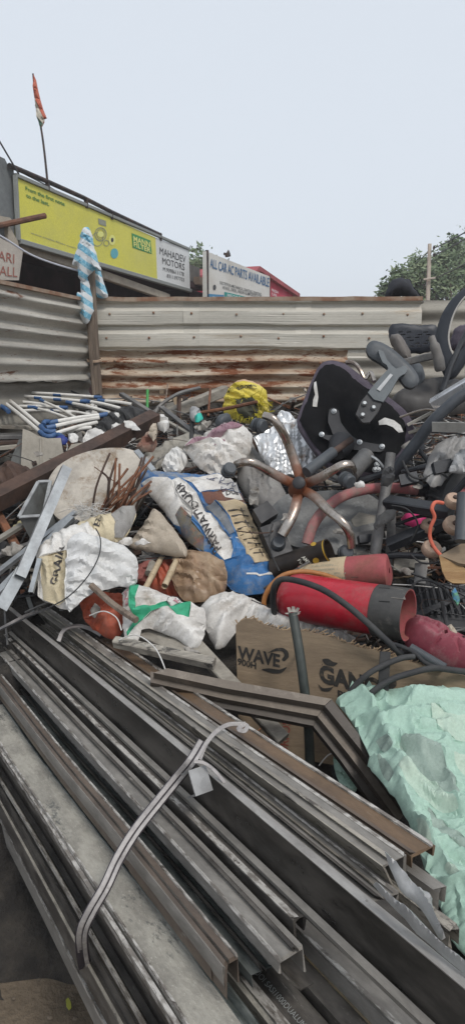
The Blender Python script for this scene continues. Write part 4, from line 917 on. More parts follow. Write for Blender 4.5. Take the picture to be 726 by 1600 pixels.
for k in range(3600):
    y = rr.uniform(1.95, 4.5); x = rr.uniform(fence_x(y) + .08, min(2.6, .45 * y + .5))
    if x < .2 and y < 2.6: continue
    c = Vector((x, y, mound_z(x, y) + rr.uniform(0, .12) * rr.random())); mi = rr.choices(range(12), lw)[0]; kind = rr.random()
    a = rr.uniform(0, math.pi); dv = Vector((math.cos(a), math.sin(a), rr.gauss(0, .25))).normalized()
    if kind < .36:
        L_ = rr.uniform(.05, .42); r = rr.uniform(.002, .0075)
        if mi in (2, 3, 8): mi = 1
        lit.merge(bar(c - dv * L_ / 2, c + dv * L_ / 2, r * 2 * rr.uniform(.7, 2.2), r * 2), mi)
    elif kind < .46:
        L_ = rr.uniform(.08, .3); s_ = Vector((rr.gauss(0, 1), rr.gauss(0, 1), rr.gauss(0, .4))) * .06
        lit.merge(tube([c - dv * L_ / 2, c + s_, c + dv * L_ / 2], rr.uniform(.002, .006), 5, 3), mi if mi not in (2, 3) else 4)
    elif kind < .80:
        s_ = rr.uniform(.012, .065); n = (Vector((rr.gauss(0, .7), rr.gauss(0, .7) - .4, 1))).normalized(); u = n.orthogonal().normalized(); u.rotate(Matrix.Rotation(a, 3, n)); v_ = n.cross(u)
        g = 4; soft = mi in (2, 3, 8); asp = rr.uniform(.3, 1); vv = []
        for q in range(g):
            for p in range(g):
                hh = (.35 * s_ if soft else .14 * s_) * noise.noise(Vector((p * .9 + k, q * .9, k * .3))) * 2
                jx, jy = (rr.gauss(0, .12), rr.gauss(0, .12)) if soft else (0, 0)
                vv.append(c + u * s_ * ((p + jx) / (g - 1) - .5) * 2 + v_ * s_ * asp * ((q + jy) / (g - 1) - .5) * 2 + n * hh)
        N_ = len(vv); vv += [p - n * .003 for p in vv]
        fs = []
        for q in range(g - 1):
            for p in range(g - 1):
                f = [q * g + p, q * g + p + 1, (q + 1) * g + p + 1, (q + 1) * g + p]; fs += [f, [N_ + i for i in reversed(f)]]
        lit.add(vv, fs, mi)
    else:
        s_ = rr.uniform(.006, .03); lit.merge(box(c, s_ * rr.uniform(.6, 2), s_ * rr.uniform(.6, 2), s_ * rr.uniform(.5, 1.2), a), mi)
for k in range(800):       # loose wire, cord and thin rods lying over everything
    y = rr.uniform(2.0, 4.3); x = rr.uniform(fence_x(y) + .1, .45 * y + .4)
    if x < .2 and y < 2.6: continue
    c = Vector((x, y, mound_z(x, y) + rr.uniform(.02, .19))); a = rr.uniform(0, math.pi); L_ = rr.uniform(.1, .32); dv = Vector((math.cos(a), math.sin(a), rr.gauss(0, .3))) * L_; b = rr.uniform(.02, .10) if k % 2 else .006
    lit.merge(tube([c - dv, c - dv * .4 + Vector((rr.gauss(0, b), rr.gauss(0, b), rr.uniform(0, b))), c + dv * .3 + Vector((rr.gauss(0, b), rr.gauss(0, b), rr.uniform(0, b))), c + dv], rr.choice([.0013, .0018, .0025, .004]), 5, 4), rr.choice([0, 1, 4, 4, 9, 2, 11, 0]))
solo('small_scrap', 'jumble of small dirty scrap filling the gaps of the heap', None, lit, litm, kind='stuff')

# ------------------------------------------------------------------ white pipes with blue joints (far left)
def pipe(a, b, r=.0095, joints=(), label='', ends=None):
    A, B = at(*a), at(*b); d = (B - A).normalized()
    r *= .86
    parts = [('tube', tube([A, A.lerp(B, .5) + Vector((0, 0, .004)), B], r, 9, 3), pvc)]
    for t in joints:
        c = A.lerp(B, t); parts.append(('joint', tube([c - d * .022, c + d * .022], r * 1.25, 10, 2), bluepl))
    thing('frame_pipe', label, 'pipe', parts, 'white pipes with blue joints')
PY = lambda y: 3.95 - (y - 612) * .0085
def pp2(x0, y0, x1, y1, j, lab, r=.0095, lift=0): pipe((x0, y0, PY(y0) - lift), (x1, y1, PY(y1) - lift), r, j, lab)
pp2(8, 612, 158, 621, (.02, .55, .97), 'topmost long white pipe with three blue joints'); pp2(11, 617.5, 136, 627.5, (.4, .64, .97), 'second long white pipe just below the topmost', lift=.03)
pp2(1, 615, 67, 669, (), 'long slanting white pipe at the left edge, upper of two', .012, .10); pp2(-2, 622, 65, 677, (), 'long slanting white pipe at the left edge, lower of two', .012, .11)
pp2(82, 660, 165, 648, (.02, .96), 'upper of the three short pipes ending in blue elbows', .0125, .14); pp2(80, 667.5, 155, 653, (.0,), 'middle of the three short pipes ending in blue elbows', .0125, .16)
pp2(88, 677, 152, 660, (), 'lower of the short pipes, open at its end', .011, .17); pp2(100, 675, 143, 668, (), 'short bluish pipe under the open ended one', .01, .14)
pp2(66, 626, 118, 652, (.02,), 'thin pipe crossing the others at a slant, upper', .008, .09); pp2(55, 637, 105, 653, (.02,), 'thin pipe crossing the others at a slant, lower', .008, .09)
pp2(14, 627, 75, 633, (), 'pipe lying between the slanting pipes, near the left', .010); pp2(22, 635, 104, 637, (.95, .35), 'pipe with a blue joint at the middle of the bundle', .0105)
pp2(33, 642, 92, 642, (.9,), 'lowest level pipe under the slanting thin ones', .010); pp2(108, 629, 172, 645, (.02,), 'pipe slanting right from the middle joint', .010, .03)
pp2(135, 626.5, 188, 638, (.04,), 'pipe at the right end below the fence post', .010, .02); pp2(157, 626, 206, 632, (.04,), 'rightmost pipe lying by the foot of the fence post', .011)
pp2(121, 634, 168, 646, (), 'thin pipe beside the black rubber sheet', .008); pp2(104, 642, 148, 650, (), 'thin short pipe above the upper elbow pipe', .008); pp2(60, 640, 112, 645, (), 'bluish thin pipe in the middle of the bundle', .008)
elb = lambda P, lab: solo('pipe_elbow', lab, 'pipe joint', tube([at(x, y, PY(y) - .15) for x, y in P],   .0125, 10, 4), bluepl, 'blue pipe elbows')
elb([(64, 666), (69, 672), (78, 675), (87, 674)], 'upper blue elbow joining a slanting pipe to a short pipe'); elb([(63, 675), (70, 681), (80, 682), (89, 679), (98, 683)], 'lower blue elbow ending in a dark blue cap'); elb([(68, 664), (71, 659), (80, 660)], 'small dark blue elbow on the upper short pipe')
elb([(2, 613), (8, 610), (16, 612)], 'blue elbow at the top left corner of the pipes'); elb([(-4, 632), (6, 637), (14, 643)], 'dark blue elbow at the left edge')
Ck = Cloth(pl(95, 688, Y=3.18), [(86, 684), (95, 681), (106, 684), (105, 691), (97, 695), (88, 692)], puff=.03, rim=6, res=3, crumple=[(6, .012, 1, 1)], seed=31); solo('blue_cap', 'crumpled dark blue plastic cap at the pipe elbows', 'cap', Ck.mb, M('dark_blue', (.02, .035, .19), .5))
Ck = Cloth(pl(116, 684, Y=3.2), [(107, 680), (116, 677), (123, 682), (121, 690), (112, 692), (107, 688)], puff=.03, rim=6, res=3, crumple=[(5, .016, 1, 1)], seed=32); solo('paper_scrap', 'crumpled whitish scrap beside the dark blue cap', 'scrap', Ck.mb, papers)

# ------------------------------------------------------------------ left: boards, panels, beam, slab, box, channels
def brd(name, lab, a, b, w_, h_, mat, cat, up=(0, 0, 1), group=None): return solo(name, lab, cat, bar(at(*a), at(*b), w_, h_, up), mat, group)
brd('flat_board', 'pale flat board under the white pipes at the left edge', (-30, 664, 3.6), (58, 669, 3.62), .10, .018, timberg, 'board')
brd('flat_board', 'dark board below the pale one at the left edge', (-30, 682, 3.45), (36, 681, 3.5), .16, .02, alu_dark if False else dirty_steel, 'board')
brd('flat_board', 'thin pale edged board lowest at the left edge', (-30, 703, 3.3), (27, 697, 3.35), .07, .02, beigepl, 'board')
brd('flat_board', 'brownish board between the dark and the thin pale one', (-30, 692, 3.36), (30, 690, 3.4), .12, .015, rustd, 'board')
p1 = pl(65, 703, Y=3.12, n=(.1, -1, .35))
ins_ = [(36, 670), (46, 673), (60, 681), (75, 685), (95, 684), (101, 718), (66, 728), (48, 734), (33, 727)]
thing('beige_panel', 'flat beige panel with a bent left edge standing below the white pipes', 'panel', [('sheet', plate(p1, ins_, .012), beigepl), ('rib', bar(p1.p(64, 684) + p1.n * .004, p1.p(65, 728) + p1.n * .004, .008, .01, p1.n), beigepl), ('clip', plate(p1, [(50, 722), (57, 720), (59, 726), (52, 728)], .004, .006), rustd)])
solo('grey_strip', 'narrow grey plate left of the beige panel', 'plate', plate(pl(24, 705, Y=3.16, n=(-.5, -1, .4)), [(30, 686), (35, 690), (33, 728), (17, 720)], .01), greybox)
Cw = Cloth(pl(20, 745, Y=2.95), [(-40, 735), (0, 728), (14, 719), (32, 725), (52, 735), (60, 746), (30, 760), (0, 772), (-40, 780)], puff=.05, rim=20, res=6, crumple=[(20, .008, .3, 2)], seed=41); solo('brown_sheet', 'dark brown curved sheet above the long beam at the left edge', 'sheet', Cw.mb, rustd)
b0, b1 = at(-40, 800, 2.62), at(243, 654, 3.35)
beam = sweep(b0, b1, [(-.03, -.035), (.03, -.035), (.03, .03), (.036, .035), (-.03, .035)], (0, -.5, .8))
solo('steel_beam', 'long rusty brown beam slanting up from the left edge', 'beam', beam, rustd)
p2 = pl(130, 705, Y=3.28); solo('pale_sheet', 'pale flat panel behind the rusty beam above the round slab', 'panel', plate(p2, [(95, 722), (112, 694), (168, 686), (175, 700), (138, 712)], .01), beigepl)
p3 = PL(at(150, 755, 2.82), (.05, -.75, .65))
slab_o = smooth2([(75, 772), (77, 748), (90, 729), (112, 714), (138, 705), (165, 700), (195, 700), (220, 709), (236, 724), (236, 752), (220, 785), (190, 815), (140, 826), (100, 815), (82, 800)], 3)
Cs = Cloth(p3, slab_o, puff=.008, rim=5, res=7, sharp=True, crumple=[(30, .003, 1, 1)], back=.035, seed=42); solo('round_slab', 'large round cement coloured slab leaning in the left of the heap', 'slab', Cs.mb, stonec)
Cgs = Cloth(pl(265, 705, Y=3.22), [(225, 709), (260, 690), (294, 676), (318, 682), (290, 702), (262, 722), (245, 733), (236, 726)], puff=.012, rim=8, res=5, crumple=[(22, .008, .4, 2)], back=.003, seed=43); solo('grey_sheet', 'dull grey metal sheet lying right of the round slab', 'sheet', Cgs.mb, galvd)
# open grey box
q = [at(60, 753, 2.75), at(79, 752, 2.78), at(68, 806, 2.62), at(30, 808, 2.58)]
dn = Vector((.05, .12, -.22)); bx = MB(); t_ = .006
for i in range(4):
    a, b = q[i], q[(i + 1) % 4]; inn = ((q[(i + 2) % 4] + q[(i + 3) % 4]) / 2 - (a + b) / 2).normalized() * t_
    bx.merge(prism([a, b, b + dn, a + dn], inn))
rim = MB()
for i in range(4):
    a, b = q[i], q[(i + 1) % 4]; rim.merge(bar(a, b, .014, .008, (0, -.6, .8)))
thing('metal_box', 'open grey sheet metal box with pale rims beside the round slab', 'box', [('walls', bx, greybox), ('rim', rim, M('pale_rim', (.36, .37, .37), .5, .3, col2=(.25, .25, .25), scale=20)), ('bottom', prism([x + dn * .98 for x in q], (0, .01, -.006)), greybox)])
def chan(lab, a, b, w_, h_, mat=steel, up=(0, -.3, 1), sec=None): return solo('steel_channel', lab, 'channel', sweep(at(*a), at(*b), sec or csec(w_, h_, .002), up), mat, 'galvanised channels')
chan('long shiny galvanised channel leaning across the grey box', (106, 729, 2.52), (33, 900, 2.22), .036, .03, up=(.5, -.8, .4))
chan('pale galvanised channel end under the long shiny one', (36, 890, 2.26), (2, 950, 2.14), .042, .02, up=(.5, -.8, .4))
chan('thin galvanised strip slanting to the rebar ends, upper', (-20, 905, 2.32), (118, 798, 2.6), .022, .014); chan('thin galvanised strip slanting to the rebar ends, lower', (-30, 950, 2.2), (112, 806, 2.55), .026, .016)
chan('grey strip running from the left edge up to the box', (-20, 852, 2.5), (34, 818, 2.62), .024, .014, galvd); chan('grey strip at the left edge under the box', (-20, 872, 2.45), (62, 842, 2.55), .02, .014, dirty_steel)
chan('dark strip lying beside the pale sack', (14, 906, 2.36), (122, 812, 2.56), .018, .012, dirty_steel); chan('short bright channel standing by the sack corner', (62, 872, 2.26), (48, 925, 2.18), .016, .012)
brd('grey_flat_bar', 'grey flat bar running up to the rebar ends', (118, 838, 2.5), (166, 797, 2.6), .012, .008, dirty_steel, 'bar')
brd('rusty_bar', 'rusty brown bar behind the galvanised channels at left', (-6, 796, 2.75), (40, 880, 2.5), .03, .02, rust, 'bar')
# rebar
rr = random.Random(5)
for k in range(24):
    bx_, by_ = rr.uniform(150, 208), rr.uniform(795, 830); tx_ = bx_ + rr.uniform(0, 45) + 5; ty_ = rr.uniform(712, 770)
    if k == 0: bx_, by_, tx_, ty_ = 143, 815, 172, 708
    if k == 1: bx_, by_, tx_, ty_ = 148, 822, 200, 732
    Y0 = 2.62 - rr.uniform(0, .06); Y1 = 2.68 - rr.uniform(0, .1)
    P = [at(bx_, by_, Y0), at(bx_ + (tx_ - bx_) * .45 + rr.uniform(-6, 4), by_ + (ty_ - by_) * .5, (Y0 + Y1) / 2 - .04), at(tx_, ty_, Y1)]
    solo('rusty_rod', {0: 'longest rusty rod standing up at the left of the bundle', 1: 'long dark rod leaning right across the rod bundle'}.get(k, 'bent rusty rod in the loose bundle on the round slab'), 'rod', tube(P, .0045, 6, 4), rust if k % 3 else rustd, 'rusty rods in the bundle')
solo('bent_rod', 'rusty rod bent to a hook on top of the rod bundle', 'rod', tube([at(160, 800, 2.6), at(170, 770, 2.6), at(169, 748, 2.6), at(160, 738, 2.6)], .004, 6, 4), rustd)
solo('steel_strip', 'bright steel strip standing out of the rod bundle', 'strip', bar(at(213, 704, 2.75), at(240, 735, 2.66), .022, .008, (0, -.6, .8)), steel)
# frayed white fibres
fib = MB()
for k in range(70):
    x, y = rr.uniform(118, 158), rr.uniform(795, 815); c = at(x, y, 2.5); fib.merge(tube([c, c + Vector((rr.gauss(0, .02), rr.gauss(0, .02), rr.uniform(.0, .03))), c + Vector((rr.gauss(0, .035), rr.gauss(0, .02), rr.uniform(-.01, .03)))], .0009, 4, 2))
solo('wire_tangle', 'tangle of thin silvery wires at the foot of the round slab', 'wire', fib, papers)

# ------------------------------------------------------------------ sticks and scraps in the far middle
def rod(lab, P, r, mat, name='rod', cat='rod', n=7): return solo(name, lab, cat, tube(pts(P), r, n, 5), mat)
brd('grey_bar', 'grey square bar slanting below the fence post', (190, 616, 3.9), (247, 652, 3.6), .03, .02, dirty_steel, 'bar')
rod('bright green upright stick in front of the rusty sheet', [(230.5, 609, 4.0), (230, 641, 3.95)], .008, M('green_stick', (.06, .30, .08), .6), 'green_stick', 'stick')
brd('wooden_beam', 'pale squared timber running up behind the yellow sack', (262, 648, 3.85), (352, 610, 4.15), .055, .06, timberg, 'timber')
rod('bent grey conduit arching over the scraps', [(242, 646, 3.7), (251, 633, 3.75), (279, 615, 3.8), (312, 606, 3.9)], .010, dirty_steel, 'conduit', 'pipe')
rod('rusty rod lying level across the yellow sack', [(306, 646, 3.5), (350, 639, 3.42), (402, 628, 3.36)], .009, rust)
rod('upright rusty rod beside the pale timber', [(328.5, 607, 3.75), (325, 650, 3.6)], .006, rust)
rod('dark flat stake standing behind the bent conduit', [(280, 614, 3.85), (279, 652, 3.75)], .012, rustd, n=4)
rod('dark upright stub in front of the purple sack', [(300.5, 656, 3.35), (299, 691, 3.25)], .011, rubber)
rod('thin grey rod standing upright left of the stub', [(277, 664, 3.4), (276.5, 700, 3.3)], .004, dirty_steel)
brd('flat_bar', 'grey flat bar pointing at the purple sack, upper', (252, 636, 3.7), (309, 681, 3.3), .03, .012, dirty_steel, 'bar')
brd('flat_bar', 'grey flat bar pointing at the purple sack, lower', (255, 655, 3.55), (312, 688, 3.25), .022, .012, galvd, 'bar')
for i, (a, b) in enumerate((((262, 600), (258, 640)), ((268, 640), (330, 664)), ((280, 668), (352, 650)), ((296, 676), (362, 668)), ((250, 668), (320, 662)))): rod(['thin bare twig standing up against the rusty sheet', 'thin rod across the grey bars', 'thin dark wire over the grey bars', 'thin wire beside the purple sack top', 'rusty thin rod under the white scrap'][i], [(a[0], a[1], Yh(a[1]) - .25), ((a[0] + b[0]) / 2, (a[1] + b[1]) / 2 - 2, Yh((a[1] + b[1]) / 2) - .22), (b[0], b[1], Yh(b[1]) - .25)], .0035, [oldwood, dirty_steel, rubber, dirty_steel, rust][i])
def soft(name, lab, cat, o, mat, puff=.03, rim=10, res=3.5, cr=None, seed=0, Y=None, n=(0, -.6, .8), off=-.05, folds=(), patches=(), back=None, edge=6, k=4, holes=(), ex=.19, soften=.016, aniso=None):
    cx = sum(p[0] for p in o) / len(o); cy = sum(p[1] for p in o) / len(o)
    if rim <= 12 and not (cr and max(c[1] for c in cr) < .006): puff *= .6; ex = .24
    C = Cloth(pl(cx, cy, off, n, Y), o, puff=puff, rim=rim, res=res, crumple=cr or [(12, .014, 1 + seed, 2.5), (8, .010, 2.2 + seed * 2, 2.5)], seed=seed, folds=folds, patches=patches, back=back, edge=edge, k=k, holes=holes, ex=ex, soften=soften, aniso=aniso)
    if name: solo(name, lab, cat, C.mb, mat)
    return C
soft('rubber_sheet', 'black rubber sheet behind the rusty beam right of the white pipes', 'sheet', [(146, 674), (158, 656), (176, 643), (192, 637), (216, 638), (228, 650), (212, 664), (188, 672), (168, 676)], rubber, .03, 14, Y=3.5, seed=51)
soft('plastic_scrap', 'white torn plastic with a dark hole above the beige panel', 'scrap', [(130, 684), (137, 673), (150, 669), (160, 673), (170, 680), (166, 689), (148, 690), (132, 692)], papers, .03, 9, Y=3.2, seed=52)
soft('plastic_scrap', 'white plastic scrap behind the rusty beam', 'scrap', [(174, 672), (180, 662), (196, 664), (210, 670), (212, 684), (200, 692), (190, 682)], papers, .025, 8, Y=3.3, seed=53)
soft('plastic_scrap', 'white torn sheet caught on the grey bars', 'scrap', [(240, 650), (252, 649), (262, 652), (264, 668), (256, 677), (247, 668)], papers, .02, 7, Y=3.38, seed=54)
soft('rag', 'reddish brown rag under the rusty beam', 'rag', [(213, 698), (220, 688), (232, 676), (240, 680), (246, 694), (238, 706), (222, 706)], M('red_rag', (.19, .09, .065), .9, col2=(.26, .2, .16), scale=12, bump=.3), .035, 10, Y=3.12, seed=55)
soft('cloth_scrap', 'pale torn cloth beside the reddish rag', 'scrap', [(236, 664), (244, 660), (246, 676), (240, 690), (233, 678)], fabric_t, .02, 6, Y=3.1, seed=56)
soft('paper_scrap', 'white crumpled paper left of the purple sack', 'scrap', [(252, 726), (262, 708), (276, 698), (290, 706), (294, 722), (282, 738), (262, 742)], papers, .035, 12, Y=2.95, seed=57)
soft('black_lump', 'dark rounded plastic lump below the yellow sack', 'scrap', [(336, 656), (346, 648), (358, 647), (362, 656), (352, 664), (338, 666)], grey_pl, .03, 8, Y=3.25, seed=58, cr=[(9, .003, 0, 1)])
soft('plastic_cup', 'crushed clear white cup beside the turquoise scrap', 'cup', [(296, 642), (304, 637), (313, 641), (314, 654), (304, 660), (297, 653)], film, .035, 8, Y=3.4, seed=59)
soft('turquoise_scrap', 'small turquoise plastic scrap by the crushed cup', 'scrap', [(304, 649), (314, 646), (316, 655), (306, 660)], M('turquoise', (.03, .42, .34), .5), .015, 4, Y=3.34, seed=60, cr=[(6, .003, 0, 1)])

# ------------------------------------------------------------------ yellow sack with a frayed mouth
yo = [(348, 640), (350, 622), (357, 607), (366, 598), (376, 593), (390, 594), (404, 600), (415, 611), (418, 628), (420, 644), (408, 654), (398, 662), (384, 662), (366, 656), (352, 652)]
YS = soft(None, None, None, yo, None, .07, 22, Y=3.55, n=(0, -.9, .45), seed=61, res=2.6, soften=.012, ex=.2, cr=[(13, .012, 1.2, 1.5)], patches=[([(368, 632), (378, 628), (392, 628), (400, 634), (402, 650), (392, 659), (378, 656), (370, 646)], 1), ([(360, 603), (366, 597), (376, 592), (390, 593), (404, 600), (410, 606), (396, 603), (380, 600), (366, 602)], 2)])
fr = MB(); rr = random.Random(8)
for k in range(150):
    a = rr.uniform(0, 2 * math.pi); x = 385 + 19 * math.cos(a) + rr.gauss(0, 1.5); y = 641 + 15 * math.sin(a) + rr.gauss(0, 1.5)
    if k > 90: x, y = rr.uniform(398, 422), rr.uniform(628, 652)
    c = YS.p(x, y, .0); d_ = Vector((rr.gauss(0, .012) + .010 * math.cos(a), -.008 + rr.gauss(0, .006), rr.gauss(-.004, .012) - .006 * math.sin(a))); sd_ = d_.cross(Vector((0, 1, 0))).normalized() * .0018
    fr.add([c - sd_, c + sd_, c + d_ * 1.6 + sd_ * .5, c + d_ * 1.6 - sd_ * .5], [[0, 1, 2, 3]])
arc = MB()
for i, ch in enumerate('Umaaomi'):
    x0 = 357 + i * 6.2; y0 = 618 - 5.5 * math.sin((i + .8) / 7 * 2.6); arc.merge(text_px(ch, YS, (x0, y0), (x0 + 5.4, y0 - 2 + i * .55), (-.8, -6.5), .01, .3))
thing('sack', 'yellow woven sack with a frayed open mouth in front of the rusty sheet', 'sack', [('bag', YS.mb, [yellow_s, mouth_shade, rose_s]), ('frayed_edge', fr, yel_fib), ('print', arc, ink)])
# purple and white sack
vo = [(286, 701), (297, 690), (316, 681), (331, 672), (346, 664), (360, 662), (374, 665), (386, 672), (394, 684), (391, 706), (380, 722), (364, 738), (345, 745), (326, 742), (308, 728), (296, 714)]
VS = soft(None, None, None, vo, None, .075, 34, Y=2.98, n=(0, -.6, .75), seed=62, res=3.5, cr=[(22, .014, 1.0, 1.6), (9, .004, 2, 1)], folds=[([(302, 716), (330, 708), (364, 696), (391, 684)], 2.2, .012), ([(300, 720), (335, 712), (366, 700), (392, 690)], 2.0, -.010), ([(325, 742), (340, 722), (350, 712)], 4, .015)],
          patches=[([(292, 700), (303, 691), (318, 687), (346, 679), (372, 668), (378, 672), (376, 680), (356, 692), (330, 699), (304, 705)], 1), ([(345, 664.5), (356, 662.5), (364, 664), (366, 668), (350, 672), (342, 668)], 1)])
txt = text_px('JOHAR', VS, (329, 677.5), (366, 666.5), (1.5, 5.5), .01, .2)
thing('sack', 'white sack with a faded violet print behind the star shaped chair base', 'sack', [('bag', VS.mb, [fabric_w, violet_p]), ('print', txt, ink)])
soft('grey_sack', 'grey beige cloth bag hanging behind the star base below the violet sack', 'bag', [(386, 684), (398, 694), (412, 722), (436, 752), (450, 780), (446, 806), (428, 816), (404, 800), (384, 776), (370, 752), (372, 728)], fabric_g, .05, 24, Y=2.93, seed=63, cr=[(22, .02, 1.1, 2), (10, .006, 2, 1)])
# silver box behind the star base
fb = soft(None, None, None, [(396, 684), (420, 671), (446, 660), (462, 655), (474, 668), (488, 688), (504, 709), (490, 724), (474, 738), (444, 746), (420, 732), (406, 712)], None, .02, 20, Y=3.0, n=(.1, -.75, .6), seed=64, res=3.2, cr=[(20, .014, .9, 2), (8, .006, 2.2, 1.4)], back=.004, k=2)
thing('foil_sheet', 'crumpled shiny silver sheet behind the star shaped chair base', 'sheet', [('foil', fb.mb, foil), ('brown_edge', plate(pl(398, 705, Y=3.02, n=(-.6, -.8, .3)), [(386, 686), (397, 684), (407, 714), (404, 742), (392, 722)], .006), rustd)])
soft('foil_scrap', 'folded silver scrap on top behind the caster', 'scrap', [(432, 648), (440, 641), (456, 648), (460, 656), (446, 660), (436, 658)], foil, .02, 6, Y=3.3, seed=65)

# ------------------------------------------------------------------ big rice sack
ro = [(218, 742), (228, 733), (246, 735), (268, 737), (300, 740), (322, 741), (342, 739), (356, 744), (370, 757), (380, 778), (390, 802), (403, 830), (416, 856), (427, 882), (430, 903), (424, 918), (407, 928), (384, 930), (364, 922), (352, 910), (346, 888), (334, 874), (314, 862), (292, 846), (272, 822), (252, 794), (232, 772), (220, 758)]
RP = [([(221, 757), (232, 754), (262, 758), (272, 772), (284, 796), (296, 814), (304, 826), (290, 838), (272, 822), (250, 793), (232, 772)], 1),
      ([(283, 752), (310, 747), (340, 741), (356, 745), (369, 758), (376, 772), (350, 774), (330, 781), (312, 784), (300, 772)], 1),
      ([(269, 768), (281, 759), (292, 772), (306, 791), (322, 812), (340, 832), (358, 853), (364, 868), (361, 877), (350, 878), (338, 866), (318, 843), (298, 818), (282, 795), (272, 780)], 1),
      ([(314, 787), (332, 783), (352, 775), (377, 774), (383, 786), (360, 790), (340, 796), (330, 806), (320, 800)], 2),
      ([(346, 781), (356, 777), (374, 777), (379, 784), (366, 789), (350, 788)], 1),
      ([(337, 798), (350, 793), (384, 788), (391, 800), (409, 838), (424, 874), (414, 882), (394, 887), (384, 872), (372, 848), (356, 822)], 3),
      ([(320, 806), (335, 800), (352, 822), (364, 842), (356, 846), (338, 828)], 5),
      ([(273, 814), (284, 806), (300, 824), (318, 846), (318, 862), (302, 854), (286, 842)], 4)]
RS = Cloth(ex=.09, soften=.03, pln=PL(at(330, 830, 2.55), (.05, -.62, .78)), outline=ro, puff=.075, rim=46, res=3.6, seed=66, patches=RP, crumple=[(30, .016, .95, 2.5), (13, .006, .8, 2), (7, .002, 2, 1)], folds=[([(262, 745), (290, 795), (330, 850), (352, 890)], 4, .012), ([(300, 748), (330, 790), (372, 868), (380, 915)], 4, .010), ([(330, 746), (352, 800), (380, 850)], 5, -.012), ([(226, 745), (300, 752), (352, 746)], 3, -.012), ([(362, 915), (378, 895), (384, 880)], 3, .012), ([(400, 925), (402, 900), (398, 885)], 3, -.010)])
rice_txt = text_px('PARWATI DUBAR', RS, (345, 862), (283, 772), (-9.5, 6.6), .02, .14)
dub = text_px('DUB', RS, (352, 786.5), (371, 781.5), (-.6, -5.5), .02, .2)
lines = MB()
for k in range(9):
    t = k / 8; x0 = 354 + 40 * t; y0 = 812 + 60 * t; 
    lines.merge(decal(RS, [(x0, y0), (x0 + 27 - 8 * t, y0 - 7), (x0 + 27.3 - 8 * t, y0 - 5.6), (x0 + .4, y0 + 1.6)], .003))
for k in range(5):
    t = k / 4; x0 = 372 + 30 * t; y0 = 806 + 58 * t; lines.merge(decal(RS, [(x0, y0), (x0 + 1.6, y0 - .6), (x0 + 7, y0 + 11), (x0 + 5.6, y0 + 11.5)], .0035))
wl_ = decal(RS, [(384, 905), (398, 904), (404, 906), (418, 902), (429, 898), (429, 900.5), (418, 905), (404, 908.5), (398, 906.5), (384, 907)], .003); wl2 = (decal(RS, [(356, 849), (370, 848), (371, 851), (357, 852)], .003))
pen = MB()
for P in ([(326, 760), (336, 752), (330, 762)], [(322, 757), (334, 760)], [(342, 766), (346, 754), (350, 752), (348, 760), (342, 764), (350, 768), (356, 762)], [(352, 770), (358, 764), (360, 758), (364, 760), (360, 768), (366, 765)], [(344, 772), (352, 775), (348, 780), (344, 774)], [(333, 752), (338, 749), (340, 755)], [(356, 772), (362, 770), (364, 774)]):
    pen.merge(tube([RS.p(x, y, .004) for x, y in P], .0014, 4, 4))
# small irregular letters printed beside the picture panel
thing('rice_sack', 'large blue and white printed sack lying across the middle of the heap', 'sack', [('bag', RS.mb, [blue_p, fabric_w, maroon_p, beige_p, fig_p, steel_p]), ('name_print', rice_txt, ink), ('oval_print', dub, ink), ('text_block', lines, ink), ('white_stripe', wl_, fabric_w), ('white_stripe', wl2, fabric_w), ('handwriting', pen, inkblue)])
fo_ = [(241, 797), (230, 810), (220, 823), (208, 840), (200, 849), (203, 855), (222, 858), (244, 863), (266, 867), (289, 869), (293, 858), (284, 846), (274, 830), (262, 815), (252, 802)]
FS = Cloth(PL(at(250, 820, 2.50), (-.1, -.7, .7)), fo_, puff=.035, rim=20, res=4, seed=67, crumple=[(18, .012, .9, 2), (8, .004, 2, 1)], back=.006, k=3, folds=[([(242, 800), (262, 830), (284, 864)], 3, .014), ([(240, 802), (228, 830), (222, 856)], 3, .010), ([(206, 851), (240, 858), (288, 866)], 2, .008)])
solo('sack_flap', 'tan torn sack piece hanging below the blue printed sack', 'sack', FS.mb, fabric_t)
soft('brown_bag', 'brown translucent bag under the blue printed sack', 'bag', [(264, 890), (274, 866), (298, 858), (330, 866), (350, 880), (356, 900), (350, 930), (318, 940), (286, 938), (270, 912)], M('brown_film', (.24, .15, .09), .45, col2=(.32, .23, .15), scale=9, dirt=(.14, .09, .06), dscale=8, bump=.2), .04, 22, Y=2.42, seed=68, aniso=.1, folds=[([(300, 866), (306, 938)], 3, .014), ([(326, 870), (330, 936)], 3, .014), ([(282, 872), (284, 930)], 2.5, -.012)], cr=[(16, .016, 1.4, 2.2), (8, .006, 1.5, 2)])
soft('orange_bag', 'orange red plastic sheet behind the two bamboo sticks', 'bag', [(212, 890), (226, 874), (248, 872), (270, 876), (284, 898), (292, 922), (276, 938), (248, 930), (226, 920), (214, 908)], orangep, .05, 18, Y=2.5, seed=69)
soft('orange_bag', 'orange plastic bag tucked under the white cloth at left', 'bag', [(124, 940), (142, 928), (166, 924), (190, 930), (196, 952), (192, 984), (180, 1000), (158, 992), (134, 972)], orangep, .07, 20, Y=2.28, seed=70, folds=[([(168, 930), (176, 990)], 2, -.012)])
soft('red_cloth', 'dull red cloth between the grey rods and the white cloth', 'cloth', [(213, 884), (222, 876), (240, 878), (244, 896), (230, 908), (214, 904)], M('dull_red', (.28, .10, .085), .85, bump=.3), .03, 10, Y=2.46, seed=71)
